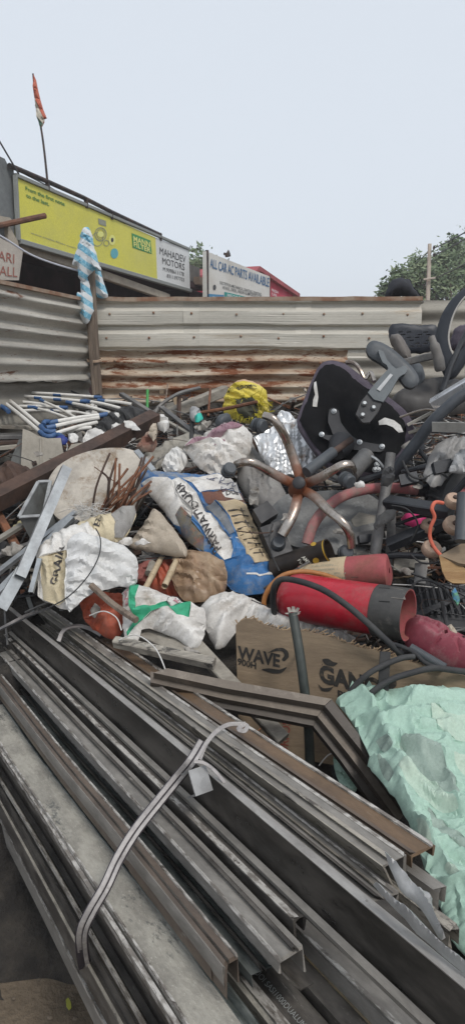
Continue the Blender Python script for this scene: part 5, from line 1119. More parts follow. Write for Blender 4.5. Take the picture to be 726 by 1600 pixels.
for lab, a, b in (('bamboo stick with an open end pointing down, right of the pair', (257, 916, 2.2), (282, 862, 2.5)), ('bamboo stick left of the open ended one', (226, 922, 2.25), (257, 862, 2.5))):
    A, B = at(*a), at(*b); d_ = (B - A).normalized()
    tb = tube([A, A.lerp(B, .5), B], .0105, 10, 3, caps=False).merge(tube([A + d_ * .02, A.lerp(B, .5), B], .0075, 10, 3)); thing('bamboo_stick', lab, 'stick', [('stem', tb, bamboo), ('node', tube([A.lerp(B, .35) - d_ * .004, A.lerp(B, .35) + d_ * .004], .0122, 10, 1), bamboo)])
rod('short thick brown stick end beside the bamboo', [(232, 896, 2.36), (238, 880, 2.42)], .014, timberg, 'stick', 'stick')
for i, (a, b) in enumerate((((214, 872), (286, 866)), ((216, 876), (280, 871)), ((218, 869), (262, 866)))): brd('grey_rod', ['long flat grey rod under the tan sack piece', 'lower flat grey rod under the tan sack piece', 'short grey rod under the tan sack piece'][i], (*a, 2.42), (*b, 2.48), .007, .005, dirty_steel, 'rod')
# ------------------------------------------------------------------ grain sack and the white cloth over it
go_ = [(57, 858), (70, 846), (92, 832), (116, 822), (140, 815), (160, 818), (170, 840), (150, 880), (128, 920), (106, 952), (94, 950), (76, 940), (60, 932), (58, 900)]
GS = soft(None, None, None, go_, None, .05, 30, ex=.2, soften=.018, Y=2.36, n=(0, -.6, .75), seed=72, res=4, cr=[(22, .014, 1, 1.6), (9, .005, 2, 1)], patches=[([(70, 880), (102, 873), (118, 868), (114, 900), (104, 940), (92, 946), (72, 936), (66, 910)], 1)])
gt = text_px('GRAIN', GS, (90, 922), (104, 866), (-9, -2), .02, .2)
st = MB()
for k in range(5): st.merge(text_px(['AA', 'WHEAT', 'KG', 'NET', 'AA'][k], GS, (92 + k * 5, 846 - k * 2.2), (94 + k * 5, 846 - k * 2.2 + 7), (4.5, -1), 0, .4))
thing('sack', 'cream sack with vertical black capitals under the white cloth', 'sack', [('bag', GS.mb, [fabric_w, fabric_c]), ('lettering', gt, ink)])
G2 = soft(None, None, None, [(104, 832), (126, 818), (152, 806), (182, 800), (208, 793), (214, 802), (206, 822), (192, 846), (170, 852), (140, 842)], None, .05, 16, Y=2.5, seed=73, res=4, cr=[(16, .014, .3, 1.8), (8, .005, 2, 1)], patches=[([(175, 806), (206, 795), (213, 802), (206, 822), (192, 845), (180, 846), (182, 825)], 1)])
g2t = text_px('EE', G2, (157, 832), (161, 815), (-8, -2), .01, .3)
thing('sack', 'yellowish folded sack end below the rusty rod bundle', 'sack', [('bag', G2.mb, [fabric_c, fabric_g]), ('lettering', g2t, ink)])
wo_ = [(106, 850), (115, 838), (128, 832), (150, 838), (172, 844), (194, 853), (212, 868), (216, 886), (214, 908), (206, 918), (186, 916), (164, 921), (146, 924), (134, 932), (122, 944), (108, 956), (103, 944), (101, 916), (103, 880)]
WS = soft(None, None, None, wo_, None, .05, 30, ex=.22, soften=.018, Y=2.24, n=(0, -.65, .75), seed=74, res=3.6, cr=[(34, .022, .6, 2), (14, .009, .7, 2.2), (7, .003, 2, 1)], folds=[([(100, 880), (130, 882), (160, 905)], 4, .016), ([(110, 850), (150, 868), (208, 880)], 5, .012), ([(150, 905), (176, 912), (210, 896)], 3, .014), ([(108, 948), (116, 915), (128, 895)], 5, .014), ([(170, 905), (190, 908), (212, 910)], 2, -.010)])
solo('white_cloth', 'crumpled off white cloth lying over the cream sack', 'cloth', WS.mb, cloth_w)
solo('wire', 'thin dark wire looping over the white cloth', 'wire', tube([at(0, 985, 2.0), at(40, 966, 2.02), at(80, 948, 2.02), at(110, 930, 2.05), at(138, 900, 2.08), at(155, 868, 2.12), at(157, 842, 2.2), at(150, 826, 2.3)], .0022, 5), rubber)
rod('dark wooden stick slanting under the white cloth', [(142, 914, 2.12), (176, 944, 2.08), (213, 969, 2.0)], .011, oldwood, 'stick', 'stick')
rod('thin pale wire curling under the white cloth', [(140, 962, 2.1), (162, 955, 2.08), (182, 965, 2.05), (190, 985, 2.02)], .002, papers, 'wire', 'wire')
# green and white sack
eo = [(192, 934), (202, 918), (214, 914), (236, 922), (262, 932), (290, 943), (318, 949), (322, 966), (320, 990), (312, 1010), (298, 1014), (278, 1000), (258, 990), (234, 982), (222, 984), (214, 1004), (196, 1003), (192, 980), (193, 956)]
EP = [([(204, 922), (216, 917), (228, 924), (218, 926), (214, 944), (214, 956), (240, 955), (262, 952), (268, 958), (292, 946), (298, 948), (296, 972), (278, 970), (264, 962), (240, 964), (224, 972), (210, 984), (200, 996), (200, 990), (212, 972), (206, 956), (206, 938)], 1)]
ES = soft(None, None, None, eo, None, .04, 20, Y=2.12, n=(0, -.6, .8), seed=75, res=3.5, cr=[(20, .012, .5, 2), (9, .004, .5, 2)], patches=EP, folds=[([(226, 958), (262, 968), (312, 1006)], 4, .010), ([(206, 922), (204, 960), (200, 1000)], 3, .008)])
et = text_px('ENTIRE', ES, (203, 954), (205, 926), (-6, 0), .0, .3); e2 = MB()
for k in range(5): e2.merge(text_px(['TASTE', 'PURE', 'RICE', 'FARM', 'GOOD'][k], ES, (222 + (k % 3) * 1, 930 + k * 5), (238, 934 + k * 5), (.4, -2.6), 0, .5))
e3 = text_px('KG', ES, (277, 952), (280, 944), (-7, -1), .01, .3)
oc = MB()
for i in range(8):
    a0, a1 = math.pi / 8 + i * math.pi / 4, math.pi / 8 + (i + 1) * math.pi / 4; oc.merge(tube([ES.p(273 + 11 * math.cos(a), 949 + 9 * math.sin(a), .003) for a in (a0, a1)], .0008, 4, 1))
thing('sack', 'white sack with green and pink print lying beside the orange bag', 'sack', [('bag', ES.mb, [fabric_w, green_p]), ('side_lettering', et, pink_p), ('seal', oc, ink), ('seal_lettering', e3, pink_p)])
# white sack under the red cylinder
uo = [(314, 948), (328, 932), (350, 925), (374, 927), (396, 935), (420, 948), (446, 962), (484, 972), (526, 983), (556, 996), (540, 1006), (486, 992), (436, 982), (400, 972), (378, 976), (364, 992), (350, 1012), (336, 1014), (324, 990), (316, 968)]
soft('sack', 'empty white sack spread behind the plywood board', 'sack', uo, fabric_w, .045, 20, Y=2.2, seed=76, folds=[([(330, 960), (366, 942), (410, 956)], 4, .014), ([(340, 1005), (352, 970), (380, 950)], 4, .014), ([(440, 968), (500, 984), (545, 998)], 3, .012)], cr=[(20, .016, .3, 2), (9, .005, .4, 2)])

# torn plastic, paper and cloth lying between the larger things
rr = random.Random(77)
def shard(cx, cy, w_, h_, rot, mat, lab, Y, nm='torn_plastic', cat='scrap'):
    n_ = 9; o = []
    for i in range(n_):
        a = 2 * math.pi * i / n_; q_ = rr.uniform(.65, 1.15); x, y = w_ * math.cos(a) * q_, h_ * math.sin(a) * q_
        o.append((cx + x * math.cos(rot) - y * math.sin(rot), cy + x * math.sin(rot) + y * math.cos(rot)))
    soft(nm, lab, cat, o, mat, .025, 9, Y=Y, seed=int(cx * 3 + cy), back=.003, k=2, cr=[(9, .014, rot, 2), (6, .009, rot + 1, 2)], ex=.28)
grime = M('grimy_film', (.34, .32, .29), .6, col2=(.22, .2, .18), scale=14, dirt=(.12, .10, .08), dscale=10, bump=.2)
for a in ((205, 664, 16, 6, .3, papers, 'white torn film on the rusty beam near the grey bars', 3.25), (228, 720, 13, 7, -.5, grime, 'grimy film scrap right of the rod bundle', 2.9), (270, 728, 12, 6, .4, papers, 'white film scrap above the blue sack top', 2.85), (318, 664, 15, 5, -.4, grime, 'grimy strip of film above the violet sack', 3.35),
          (432, 664, 10, 5, .3, papers, 'white paper scrap tucked behind the silver sheet', 3.2), (398, 774, 9, 16, .2, grime, 'grimy hanging film beside the black casing', 2.6), (448, 806, 11, 6, -.5, grime, 'crumpled grimy film under the star base arm', 2.5), (222, 848, 12, 5, .1, fabric_w, 'white cloth scrap below the tan sack piece', 2.4),
          (208, 764, 10, 8, .8, fabric_t, 'tan cloth end beside the rod bundle', 2.66), (196, 846, 12, 9, -.6, fabric_w, 'white tied sack end right of the cream sack', 2.42), (30, 820, 18, 7, -.3, M('pale_yellow_scrap', (.45, .40, .22), .8, col2=(.3, .27, .16), scale=14), 'pale yellow cloth scrap behind the galvanised channels', 2.72), (20, 858, 20, 8, -.2, grime, 'grimy cloth at the left edge under the channels', 2.5),
          (60, 708, 9, 5, .2, grime, 'crumpled film on the beige panel foot', 3.05), (185, 650, 10, 4, .5, papers, 'white film caught under the white pipes end', 3.5), (344, 690, 10, 4, -.3, violet_p, 'violet film scrap on the violet sack', 2.93), (150, 955, 8, 10, .3, grime, 'grimy film hanging over the orange bag', 2.2),
          (640, 700, 14, 9, .6, grime, 'grimy film under the curved slate arm', 2.7), (560, 756, 13, 5, .2, papers, 'white film scrap beside the star base castor', 2.44), (652, 760, 10, 6, -.4, grime, 'dusty film above the pink hose end', 2.55), (530, 830, 10, 5, .2, grime, 'dusty scrap on the speckled board', 2.55),
          (634, 892, 12, 5, .3, grime, 'dusty scrap beside the wood block', 2.35), (300, 1018, 16, 6, .3, grime, 'grimy film behind the pale aluminium bar', 2.0)): shard(*a)
# ================================================================== right half: chairs, base, cylinder, plywood, frame, tarp
# ------------------------------------------------------------------ star shaped chair base
hub = at(466, 760, 2.52)
_ln = rust_near(chrome, .12)
def arm_sec(P, r0, r1):
    return tube(P, r0, 10, 6, flat=.55, up=(0, -1, .3), r1=r1)
legs = [[(470, 752, 2.53), (460, 722, 2.56), (450, 694, 2.56), (438, 670, 2.54), (425, 654, 2.54), (411, 649, 2.56)],
        [(458, 756, 2.52), (438, 746, 2.50), (418, 735, 2.48), (397, 724, 2.46), (380, 722, 2.46), (367, 727, 2.48)],
        [(474, 757, 2.52), (496, 748, 2.46), (518, 736, 2.42), (534, 727, 2.41), (548, 726, 2.42), (554, 736, 2.44)],
        [(474, 766, 2.50), (492, 777, 2.44), (512, 797, 2.38), (532, 814, 2.34), (545, 832, 2.33), (549, 856, 2.34)],
        [(466, 768, 2.51), (463, 784, 2.47), (458, 802, 2.44), (450, 818, 2.42), (440, 836, 2.41)]]
lm = [arm_sec(pts(P), .0185, .0145 if i != 4 else .019) for i, P in enumerate(legs)]
def caster(c, axis, r=.026):
    c, axis = Vector(c), Vector(axis).normalized()
    wh = MB()
    for s_ in (-1, 1): wh.merge(lathe(c + axis * (.006 * s_), c + axis * (.024 * s_), [(0, r * .8), (.1, r), (.7, r), (1, r * .8)], 18))
    hood = lathe(c - axis * .006, c + axis * .006, [(0, r * .5), (.5, r * 1.12), (1, r * .5)], 14)
    return wh.merge(hood)
cs = [caster(at(404, 665, 2.53), (.75, -.6, -.1)), caster(at(357, 735, 2.47), (.35, -.75, .55), .024), caster(at(541, 750, 2.40), (.45, -.8, -.25)), caster(at(539, 863, 2.36), (.2, -.9, .3), .024)]
hubm = lathe(hub + Vector((0, .03, -.02)), hub + Vector((-.004, -.05, .02)), [(0, .036), (.4, .036), (.55, .034), (.8, .026), (1, .024)], 20)
cap = lathe(hub + Vector((-.003, -.045, .018)), hub + Vector((-.006, -.065, .026)), [(0, .024), (.8, .023), (1, .017)], 18)
tb = thing('star_base', 'upturned five armed chrome chair base rusting around its black hub', 'chair base',
    [('arm', m, chrome) for m in lm] + [('hub', hubm, chrome), ('hub_cap', cap, black_pl)] + [('caster', c, grey_pl) for c in cs])
_ln.inputs[1].default_value = hub - tb.location
# ------------------------------------------------------------------ upturned chair seat
sp_ = PL(at(555, 650, 2.82), (-.12, -.88, .38))
so_ = [(484, 600), (494, 578), (504, 566), (519, 563), (538, 568), (556, 581), (574, 595), (594, 611), (614, 626), (632, 641), (642, 656), (646, 674), (642, 694), (632, 712), (618, 728), (598, 742), (568, 744), (540, 742), (512, 728), (488, 700), (468, 670), (463, 657), (470, 636)]
cush = Cloth(sp_, so_, puff=.01, rim=5, res=6, back=.06, seed=80, edge=3, k=3)
lin = [(487, 602), (496, 582), (507, 571), (520, 569), (536, 575), (556, 590), (574, 605), (594, 621), (612, 635), (624, 648), (632, 660), (634, 676), (630, 694), (622, 708), (608, 724), (594, 736), (568, 738), (540, 736), (514, 722), (492, 696), (473, 668), (468, 656), (475, 636)]
lining = Cloth(PL(sp_.P + sp_.n * .013, sp_.n), lin, puff=.012, rim=10, res=6, back=.0, seed=81, crumple=[(30, .009, 1, 1)], k=3, ex=.03, soften=.06)
stk1 = decal(lining, [(491, 598), (494, 597), (496, 612), (497, 622), (495, 637), (488, 636), (489, 626), (492, 618), (490, 606)], .003)
stk2 = decal(lining, [(590, 660), (600, 654), (614, 658), (624, 666), (628, 676), (621, 678), (612, 669), (602, 665), (591, 666)], .003)
mpl = PL(sp_.P + sp_.n * .038, sp_.n)
mech = plate(mpl, smooth2([(514, 640), (522, 637), (529, 642), (532, 660), (548, 680), (566, 690), (590, 694), (600, 700), (594, 706), (566, 704), (540, 700), (504, 684), (501, 678), (520, 680), (512, 660)], 2), .012)
bolts = MB()
for x, y in ((521, 643), (502, 679), (561, 691), (596, 698), (572, 716), (588, 726), (585, 734), (590, 734)):
    c = mpl.p(x, y) + mpl.n * .002; bolts.merge(lathe(c - mpl.n * .004, c + mpl.n * .009, [(0, .011), (.5, .011), (.6, .007), (1, .005)], 8))
dome = lathe(mpl.p(533, 693), mpl.p(533, 693) + Vector((-.03, -.10, -.03)), [(0, .05), (.4, .045), (.8, .032), (1, .024)], 16)
rod_ = cyl(at(548, 687, 2.66), at(515, 710, 2.58), .0125, n=14)
gas = cyl(at(520, 706, 2.59), at(478, 738, 2.50), .021, n=16)
gl = cyl(at(545, 742, 2.56), at(572, 712, 2.66), .034, n=16)
spring = tube([at(560, 706, 2.66), at(585, 716, 2.62), at(598, 730, 2.62)], .006, 6, 4)
thing('office_chair', 'black upturned office chair seat with purple mesh rim showing its underside', 'chair seat', [
    ('cushion', cush.mb, mesh_p, 'purple grey mesh edge'), ('lining', lining.mb, seatc, 'black lining with torn pale stickers', [('sticker', stk1, papers), ('sticker', stk2, papers)]),
    ('tilt_mechanism', mech.merge(dome), black_pl), ('bolt', bolts, steel), ('piston_rod', rod_, rustd), ('gas_lift', gas, grey_pl), ('spring_housing', gl, dirty_steel), ('lever', spring, steel)])
# armrest on it
ap = PL(at(610, 575, 2.62), (-.1, -.9, .4))
pad = Cloth(ap, [(571, 544), (576, 535), (584, 532), (598, 536), (614, 546), (630, 560), (644, 574), (652, 586), (654, 595), (650, 602), (642, 606), (632, 603), (622, 590), (606, 576), (592, 566), (576, 556)], puff=.009, rim=9, res=4, back=.02, seed=82, k=3)
a2 = PL(ap.P + ap.n * .025, ap.n)
stem = plate(a2, smooth2([(590, 547), (598, 549), (604, 562), (618, 576), (630, 571), (636, 576), (632, 584), (622, 590), (598, 628), (574, 613), (606, 576), (597, 566)], 2), .022)
lab_ = plate(PL(a2.P + a2.n * .004, a2.n), [(609, 583.5), (613, 586), (593, 611), (588, 608)], .005)
mnt = plate(PL(a2.P - a2.n * .008, a2.n), [(574, 614), (597, 628), (590, 643), (577, 660), (566, 660), (555, 647), (563, 628)], .02)
mb_ = MB()
for x, y in ((569, 630), (583, 636.5), (566, 648)):
    c = a2.p(x, y); mb_.merge(lathe(c - a2.n * .01, c + a2.n * .006, [(0, .010), (.5, .010), (1, .006)], 10))
thing('armrest', 'grey plastic Y shaped armrest bolted to the upturned black seat', 'armrest', [('pad', pad.mb, grey_pl), ('stem', stem, M('slate_plastic', (.10, .115, .125), .5, col2=(.13, .145, .155), scale=8, bump=.05)), ('silver_badge', lab_, M('badge', (.42, .43, .44), .45, bump=.02)), ('mount', mnt, black_pl), ('bolt', mb_, steel)])
rod('chrome tube arching behind the upturned seat', [(540, 566, 2.95), (552, 567, 2.93), (562, 578, 2.9), (570, 592, 2.88), (578, 582, 2.88), (584, 596, 2.85)], .009, chrome, 'chrome_tube', 'tube')
# ------------------------------------------------------------------ other chairs at the top right
holes = []
for r_, y in enumerate((519, 523, 527.5, 532, 536.5, 541)):
    for c_ in range(4):
        x = 621 + c_ * 13 + (r_ % 2) * 4
        if (r_ + c_) % 3 != 2: holes.append([(x, y), (x + 7, y - .4), (x + 7, y + .9), (x, y + 1.4)])
bk_ = Cloth(PL(at(645, 528, 3.3), (-.1, -1, .15)), [(608, 512), (612, 506), (622, 505), (640, 507), (660, 508), (680, 508), (684, 520), (682, 536), (674, 548), (656, 551), (636, 551), (622, 547), (612, 538), (607, 524)], puff=.01, rim=6, res=5, back=.022, seed=83, holes=holes, k=3, crumple=[(60, .004, 0, 1)])
solo('slotted_plastic_chair', 'dark slotted plastic chair back standing in front of the fence', 'chair back', bk_.mb, M('navy_plastic', (.022, .025, .034), .45, bump=.05))
op = PL(at(705, 520, 2.95), (-.35, -1, .2))
oout = smooth2([(770, 440), (742, 442), (724, 451), (706, 466), (692, 486), (683, 508), (680, 530), (683, 555), (689, 578), (697, 592), (711, 588), (724, 570), (740, 548), (770, 530)], 3)
oin = smooth2([(760, 460), (742, 457), (727, 464), (713, 482), (704, 504), (700, 528), (703, 546), (708, 556), (718, 549), (730, 538), (760, 522)], 3)
ring_ = Cloth(op, oout, puff=.014, rim=8, res=5, back=.025, seed=84, sharp=True, holes=[oin])
piping = tube([op.p(x, y) + op.n * .012 for x, y in [(742, 457), (727, 464), (713, 482), (704, 504), (700, 528), (703, 546), (708, 556)]], .0038, 6, 4)
thing('oval_backed_chair', 'oval black chair back frame cut by the right edge of the photo', 'chair back', [('frame', ring_.mb, M('slate_black', (.025, .029, .037), .45, bump=.05)), ('inner_piping', piping, M('piping', (.42, .40, .37), .7))])
soft('mesh_cushion', 'dark purple mesh back rest seen through the oval frame', 'cushion', [(703, 545), (704, 528), (710, 514), (722, 507), (745, 505), (745, 545), (722, 553)], mesh_p, .04, 14, Y=3.25, n=(-.2, -1, .2), seed=85, cr=[(30, .003, 0, 1)])
soft('armrest_pad', 'brown grey padded armrest standing before the slotted chair back', 'armrest', [(609, 530), (612, 523), (620, 521), (628, 527), (636, 540), (642, 556), (640, 566), (630, 566), (618, 553)], M('taupe_vinyl', (.13, .115, .105), .6, bump=.1), .03, 10, Y=3.12, n=(-.2, -.9, .3), seed=86, cr=[(30, .002, 0, 1)])
thing('armrest', 'worn grey armrest with a level bar against the oval frame', 'armrest', [('bar', bar(at(632, 566, 2.95), at(684, 554, 2.9), .035, .03), dirty_steel), ('pad', tube([at(673, 526, 2.86), at(678, 540, 2.85), at(684, 560, 2.85), at(687, 580, 2.85)], [.014, .02, .022, .016], 10, 4), M('grey_pad', (.17, .16, .15), .6, col2=(.12, .115, .11), scale=9))])
soft('seat_bracket', 'dark grey chair leg between the two armrests', 'bracket', [(640, 572), (650, 566), (660, 574), (663, 592), (655, 602), (645, 596)], grey_pl, .02, 8, Y=3.05, seed=87, cr=[(30, .002, 0, 1)])
soft('vinyl_cushion', 'black vinyl cushion lying behind the upturned seat', 'cushion', [(606, 632), (616, 620), (634, 609), (654, 601), (676, 597), (700, 597), (730, 601), (745, 615), (740, 640), (712, 648), (676, 650), (646, 650), (620, 644)], M('black_vinyl', (.035, .032, .031), .5, col2=(.05, .046, .044), scale=8, bump=.08), .06, 18, Y=3.0, n=(0, -.55, .83), seed=88, folds=[([(616, 630), (650, 612), (700, 606)], 2, .008)], cr=[(40, .004, 0, 1)])
brd('silver_box_tube', 'shiny white metal box tube sticking out at the right edge', (675, 632, 2.68), (745, 590, 2.6), .05, .04, M('bright_metal', (.60, .61, .63), .3, .6, col2=(.5, .51, .53), scale=8, bump=.05), 'tube', (0, -.3, 1))
rod('dark slate curved plastic arm sweeping up to the right edge', [(612, 742, 2.66), (634, 712, 2.62), (654, 686, 2.6), (672, 662, 2.58), (694, 640, 2.57), (716, 622, 2.57), (745, 605, 2.57)], .022, M('slate_arm', (.042, .048, .058), .45, col2=(.06, .066, .075), scale=8, bump=.05), 'curved_arm', 'chair arm', 12)
c_ = sweep(at(676, 668, 2.5), at(750, 670, 2.42), thick([(-.012, .03), (-.02, -.005), (.018, -.03), (.03, -.022)], .004), (0, -.5, .8)); solo('metal_angle', 'pale grey folded metal angle at the right edge', 'channel', c_, M('pale_metal', (.40, .40, .38), .5, .3, col2=(.32, .32, .3), scale=8, bump=.1))
brd('pale_strip', 'pale grey strip under the black vinyl cushion', (636, 664, 2.75), (682, 640, 2.72), .03, .012, galv, 'strip'); brd('pale_strip', 'second grey strip just below the first pale one', (640, 676, 2.72), (678, 664, 2.66), .035, .012, galvd, 'strip')
soft('grey_film', 'grey crumpled plastic sheet under the pale metal angle', 'sheet', [(660, 742), (670, 712), (684, 692), (704, 684), (745, 686), (745, 716), (718, 728), (700, 742), (688, 758), (672, 760)], M('grey_film_m', (.20, .195, .19), .45, col2=(.28, .27, .26), scale=8, bump=.2), .04, 14, Y=2.6, seed=89, cr=[(18, .014, .9, 2), (8, .005, 2, 1)])
soft('foil_bag', 'pale silvery plastic bag at the right edge above the tyre', 'bag', [(700, 738), (708, 716), (718, 702), (745, 694), (745, 736), (722, 740)], film, .04, 12, Y=2.5, seed=90, cr=[(12, .014, .9, 2)])
# tyre: half buried, with tread lugs
tc_ = at(738, 798, 2.55); tr_ = MB(); lug = MB()
ax = Vector((.25, -.85, .45)).normalized(); ux = ax.orthogonal().normalized(); vx = ax.cross(ux)
RR = .165; prof = [(-.045, -.05), (-.05, -.01), (-.035, .012), (0, .02), (.035, .012), (.05, -.01), (.045, -.05)]
N_ = 40; vv = [tc_ + (ux * math.cos(2 * math.pi * i / N_) + vx * math.sin(2 * math.pi * i / N_)) * (RR + b) + ax * a for i in range(N_) for a, b in prof]; np_ = len(prof)
tr_.add(vv, [[i * np_ + j, ((i + 1) % N_) * np_ + j, ((i + 1) % N_) * np_ + (j + 1) % np_, i * np_ + (j + 1) % np_] for i in range(N_) for j in range(np_)])
for i in range(44):
    a = 2 * math.pi * i / 44
    for s_ in (-1, 1):
        p0_ = tc_ + (ux * math.cos(a) + vx * math.sin(a)) * (RR + .022) + ax * (.006 * s_); a2_ = a + .12; p1_ = tc_ + (ux * math.cos(a2_) + vx * math.sin(a2_)) * (RR + .008) + ax * (.045 * s_)
        lug.merge(bar(p0_, p1_, .010, .014, (p0_ - tc_)))
thing('tyre', 'small black tyre with ribbed tread half buried at the right edge', 'tyre', [('casing', tr_, rubber), ('tread', lug, rubber)])
# hose
hp = [(735, 770, 2.62), (700, 768, 2.6), (665, 767, 2.58), (632, 764, 2.57), (600, 762, 2.56), (564, 766, 2.52), (532, 777, 2.48), (506, 797, 2.44), (488, 822, 2.42), (479, 850, 2.40)]
P_ = pts(hp); clamp = tube([P_[1].lerp(P_[2], .9), P_[2].lerp(P_[3], .45)], .0235, 14, 2)
thing('hose', 'faded pink hose curving in an arc behind the star shaped base', 'hose', [('hose_wall', tube(P_, .0195, 14, 6), pinkh), ('rubber_clamp', clamp, rubber)])
soft('pink_cup', 'hot pink torn plastic cup under the black steel bar', 'cup', [(626, 810), (632, 804), (646, 804), (662, 808), (667, 818), (660, 824), (650, 826), (634, 820)], hotpink, .03, 9, Y=2.55, seed=91, cr=[(12, .004, 0, 1)])
# speckled sheet and black parts behind the base
soft('speckled_board', 'grey speckled cement board lying behind the star shaped base', 'board', [(420, 800), (452, 770), (500, 768), (560, 766), (596, 790), (590, 830), (566, 862), (520, 868), (470, 856), (436, 842)], greyconc, .004, 5, Y=2.66, seed=92, cr=[(30, .004, 0, 1)], back=.012)
solo('plastic_casing', 'black plastic box casing beside the printed sack, upper', 'casing', plate(pl(414, 798, Y=2.52, n=(.1, -.8, .6)), [(395, 796), (417, 782), (434, 802), (408, 818)], .05), black_pl)
cas2 = plate(pl(432, 844, Y=2.46, n=(.1, -.8, .6)), [(406, 824), (437, 813), (458, 862), (428, 876)], .06); kn = lathe(pl(434, 852, Y=2.46).p(434, 852), pl(434, 852, Y=2.46).p(434, 852) + Vector((.0, -.03, .02)), [(0, .028), (.7, .026), (1, .02)], 16)
thing('plastic_casing', 'black plastic casing with a round knob beside the printed sack', 'casing', [('shell', cas2, black_pl), ('knob', kn, grey_pl)])
rod('thin black cable dropping past the printed sack', [(426, 818, 2.4), (421, 840, 2.38), (424, 866, 2.36), (436, 892, 2.34)], .003, rubber, 'cable', 'cable')
# black steel chair frame
dk = M('black_steel', (.025, .027, .032), .45, .2, col2=(.04, .042, .047), scale=8, dirt=(.13, .12, .11), dscale=8, dpos=(.62, .78), bump=.15)
ct = tube(pts([(610, 708, 2.52), (606, 736, 2.50), (602, 762, 2.47), (596, 800, 2.43), (590, 835, 2.40), (585, 866, 2.38)]), [.018, .022, .019, .018, .020, .0185], 12, 4)
solo('dirty_tube', 'dirty grey steel tube standing upright in front of the pink hose', 'tube', ct, dirty_steel)
rod('second dirty tube just right of the upright one', [(611, 800, 2.5), (610, 840, 2.47), (607, 884, 2.43)], .0165, dirty_steel, 'dirty_tube', 'tube', 12)
soft('mud_lump', 'lump of torn rubber stuck on the upright dirty tube', 'scrap', [(598, 738), (606, 728), (617, 734), (614, 752), (604, 760), (593, 758)], rubber, .02, 6, Y=2.43, seed=93); soft('mud_lump', 'ragged rubber lump low on the upright dirty tube', 'scrap', [(588, 810), (600, 800), (618, 798), (614, 812), (598, 818), (588, 826), (582, 820)], rubber, .02, 6, Y=2.38, seed=94)
bm_ = sweep(at(603, 784, 2.44), at(704, 800, 2.28), rsec(.05, .035, .004), (0, -.45, .9))
solo('steel_bar', 'thick black square bar below the pink hose', 'bar', bm_, dk); solo('steel_bar', 'black square bar lower down slanting up to the right', 'bar', sweep(at(606, 852, 2.40), at(694, 815, 2.35), rsec(.04, .04, .004), (0, -.45, .9)), dk)
solo('steel_post', 'dark grey round post at the right edge beside the wheels', 'post', cyl(at(724, 772, 2.2), at(720, 846, 2.12), .022, n=14), grey_pl)
wheels = [((708, 783), .030, 2.26, (.1, -.55, .85), 'pale tan wheel above the end of the black bar'), ((707, 821), .033, 2.22, (.15, -.75, .65), 'tan wheel under the end of the black bar'), ((673, 858), .033, 2.28, (.1, -.6, .8), 'lowest tan wheel by the plywood scrap'), ((668, 822), .026, 2.36, (.1, -.6, .8), 'small tan wheel half hidden behind the red cable')]
for (xy, r, Y, a, lab) in wheels:
    c = at(*xy, Y); a = Vector(a).normalized()
    thing('wheel', lab, 'wheel', [('rim', lathe(c - a * .016, c + a * .016, [(0, r * .85), (.2, r), (.8, r), (1, r * .85)], 20), wood_wheel), ('axle_cap', lathe(c + a * .012, c + a * .022, [(0, r * .3), (1, r * .25)], 10), rustd)], 'tan castor wheels')
rod('coral red cable curving down past the tan wheels', [(691, 786, 2.2), (679, 785, 2.18), (674, 795, 2.17), (678, 808, 2.17), (672, 824, 2.17), (671, 840, 2.17), (678, 856, 2.16), (688, 868, 2.15)], .0062, M('coral_cable', (.55, .13, .08), .5, bump=.05), 'cable', 'cable', 8)
for i, (o_, Y, mt, lab) in enumerate((([(548, 812), (560, 800), (586, 806), (582, 826), (552, 822)], 2.6, galvd, 'grey bracket plate behind the upright tube, upper'), ([(552, 832), (582, 828), (580, 852), (550, 850)], 2.52, dirty_steel, 'small grey metal box behind the upright tube'), ([(545, 856), (604, 870), (600, 884), (542, 872)], 2.46, galvd, 'flat grey strip under the small metal box'), ([(616, 868), (668, 872), (672, 890), (616, 884)], 2.44, galvd, 'grey plate by the wood block'), ([(600, 830), (660, 820), (664, 834), (604, 846)], 2.55, dirty_steel, 'dark plate behind the lower black bar'), ([(648, 880), (668, 876), (664, 912), (646, 910)], 2.38, dirty_steel, 'upright grey strip left of the plywood scrap'))):
    solo('metal_plate', lab, 'plate', plate(pl(o_[0][0], o_[0][1], Y=Y, n=(.05, -.8, .6)), o_, .03 if i in (1,) else .008), mt)
solo('wood_block', 'small square wood block under the black bars', 'block', plate(pl(625, 884, Y=2.4, n=(.1, -.9, .4)), [(616, 872), (640, 876), (636, 896), (614, 890)], .05), timberg)
wq = pl(706, 880, Y=2.12, n=(-.2, -.9, .5)); wb_ = plate(wq, [(685, 868), (700, 872), (716, 880), (740, 900), (740, 912), (706, 911), (696, 905), (690, 892)], .012)
wt_ = plate(PL(wq.P + wq.n * .012, (-.1, -.5, .85)), [(685, 868), (726, 846), (745, 842), (745, 884), (716, 880), (700, 873)], .012)
thing('plywood_scrap', 'broken orange brown plywood piece at the right edge', 'board', [('broken_face', wb_, boardw), ('top_face', wt_, plyw)])
brd('bolt', 'rusty bolt pointing left from the plywood scrap', (668, 887, 2.2), (692, 887, 2.16), .008, .008, rust, 'bolt')
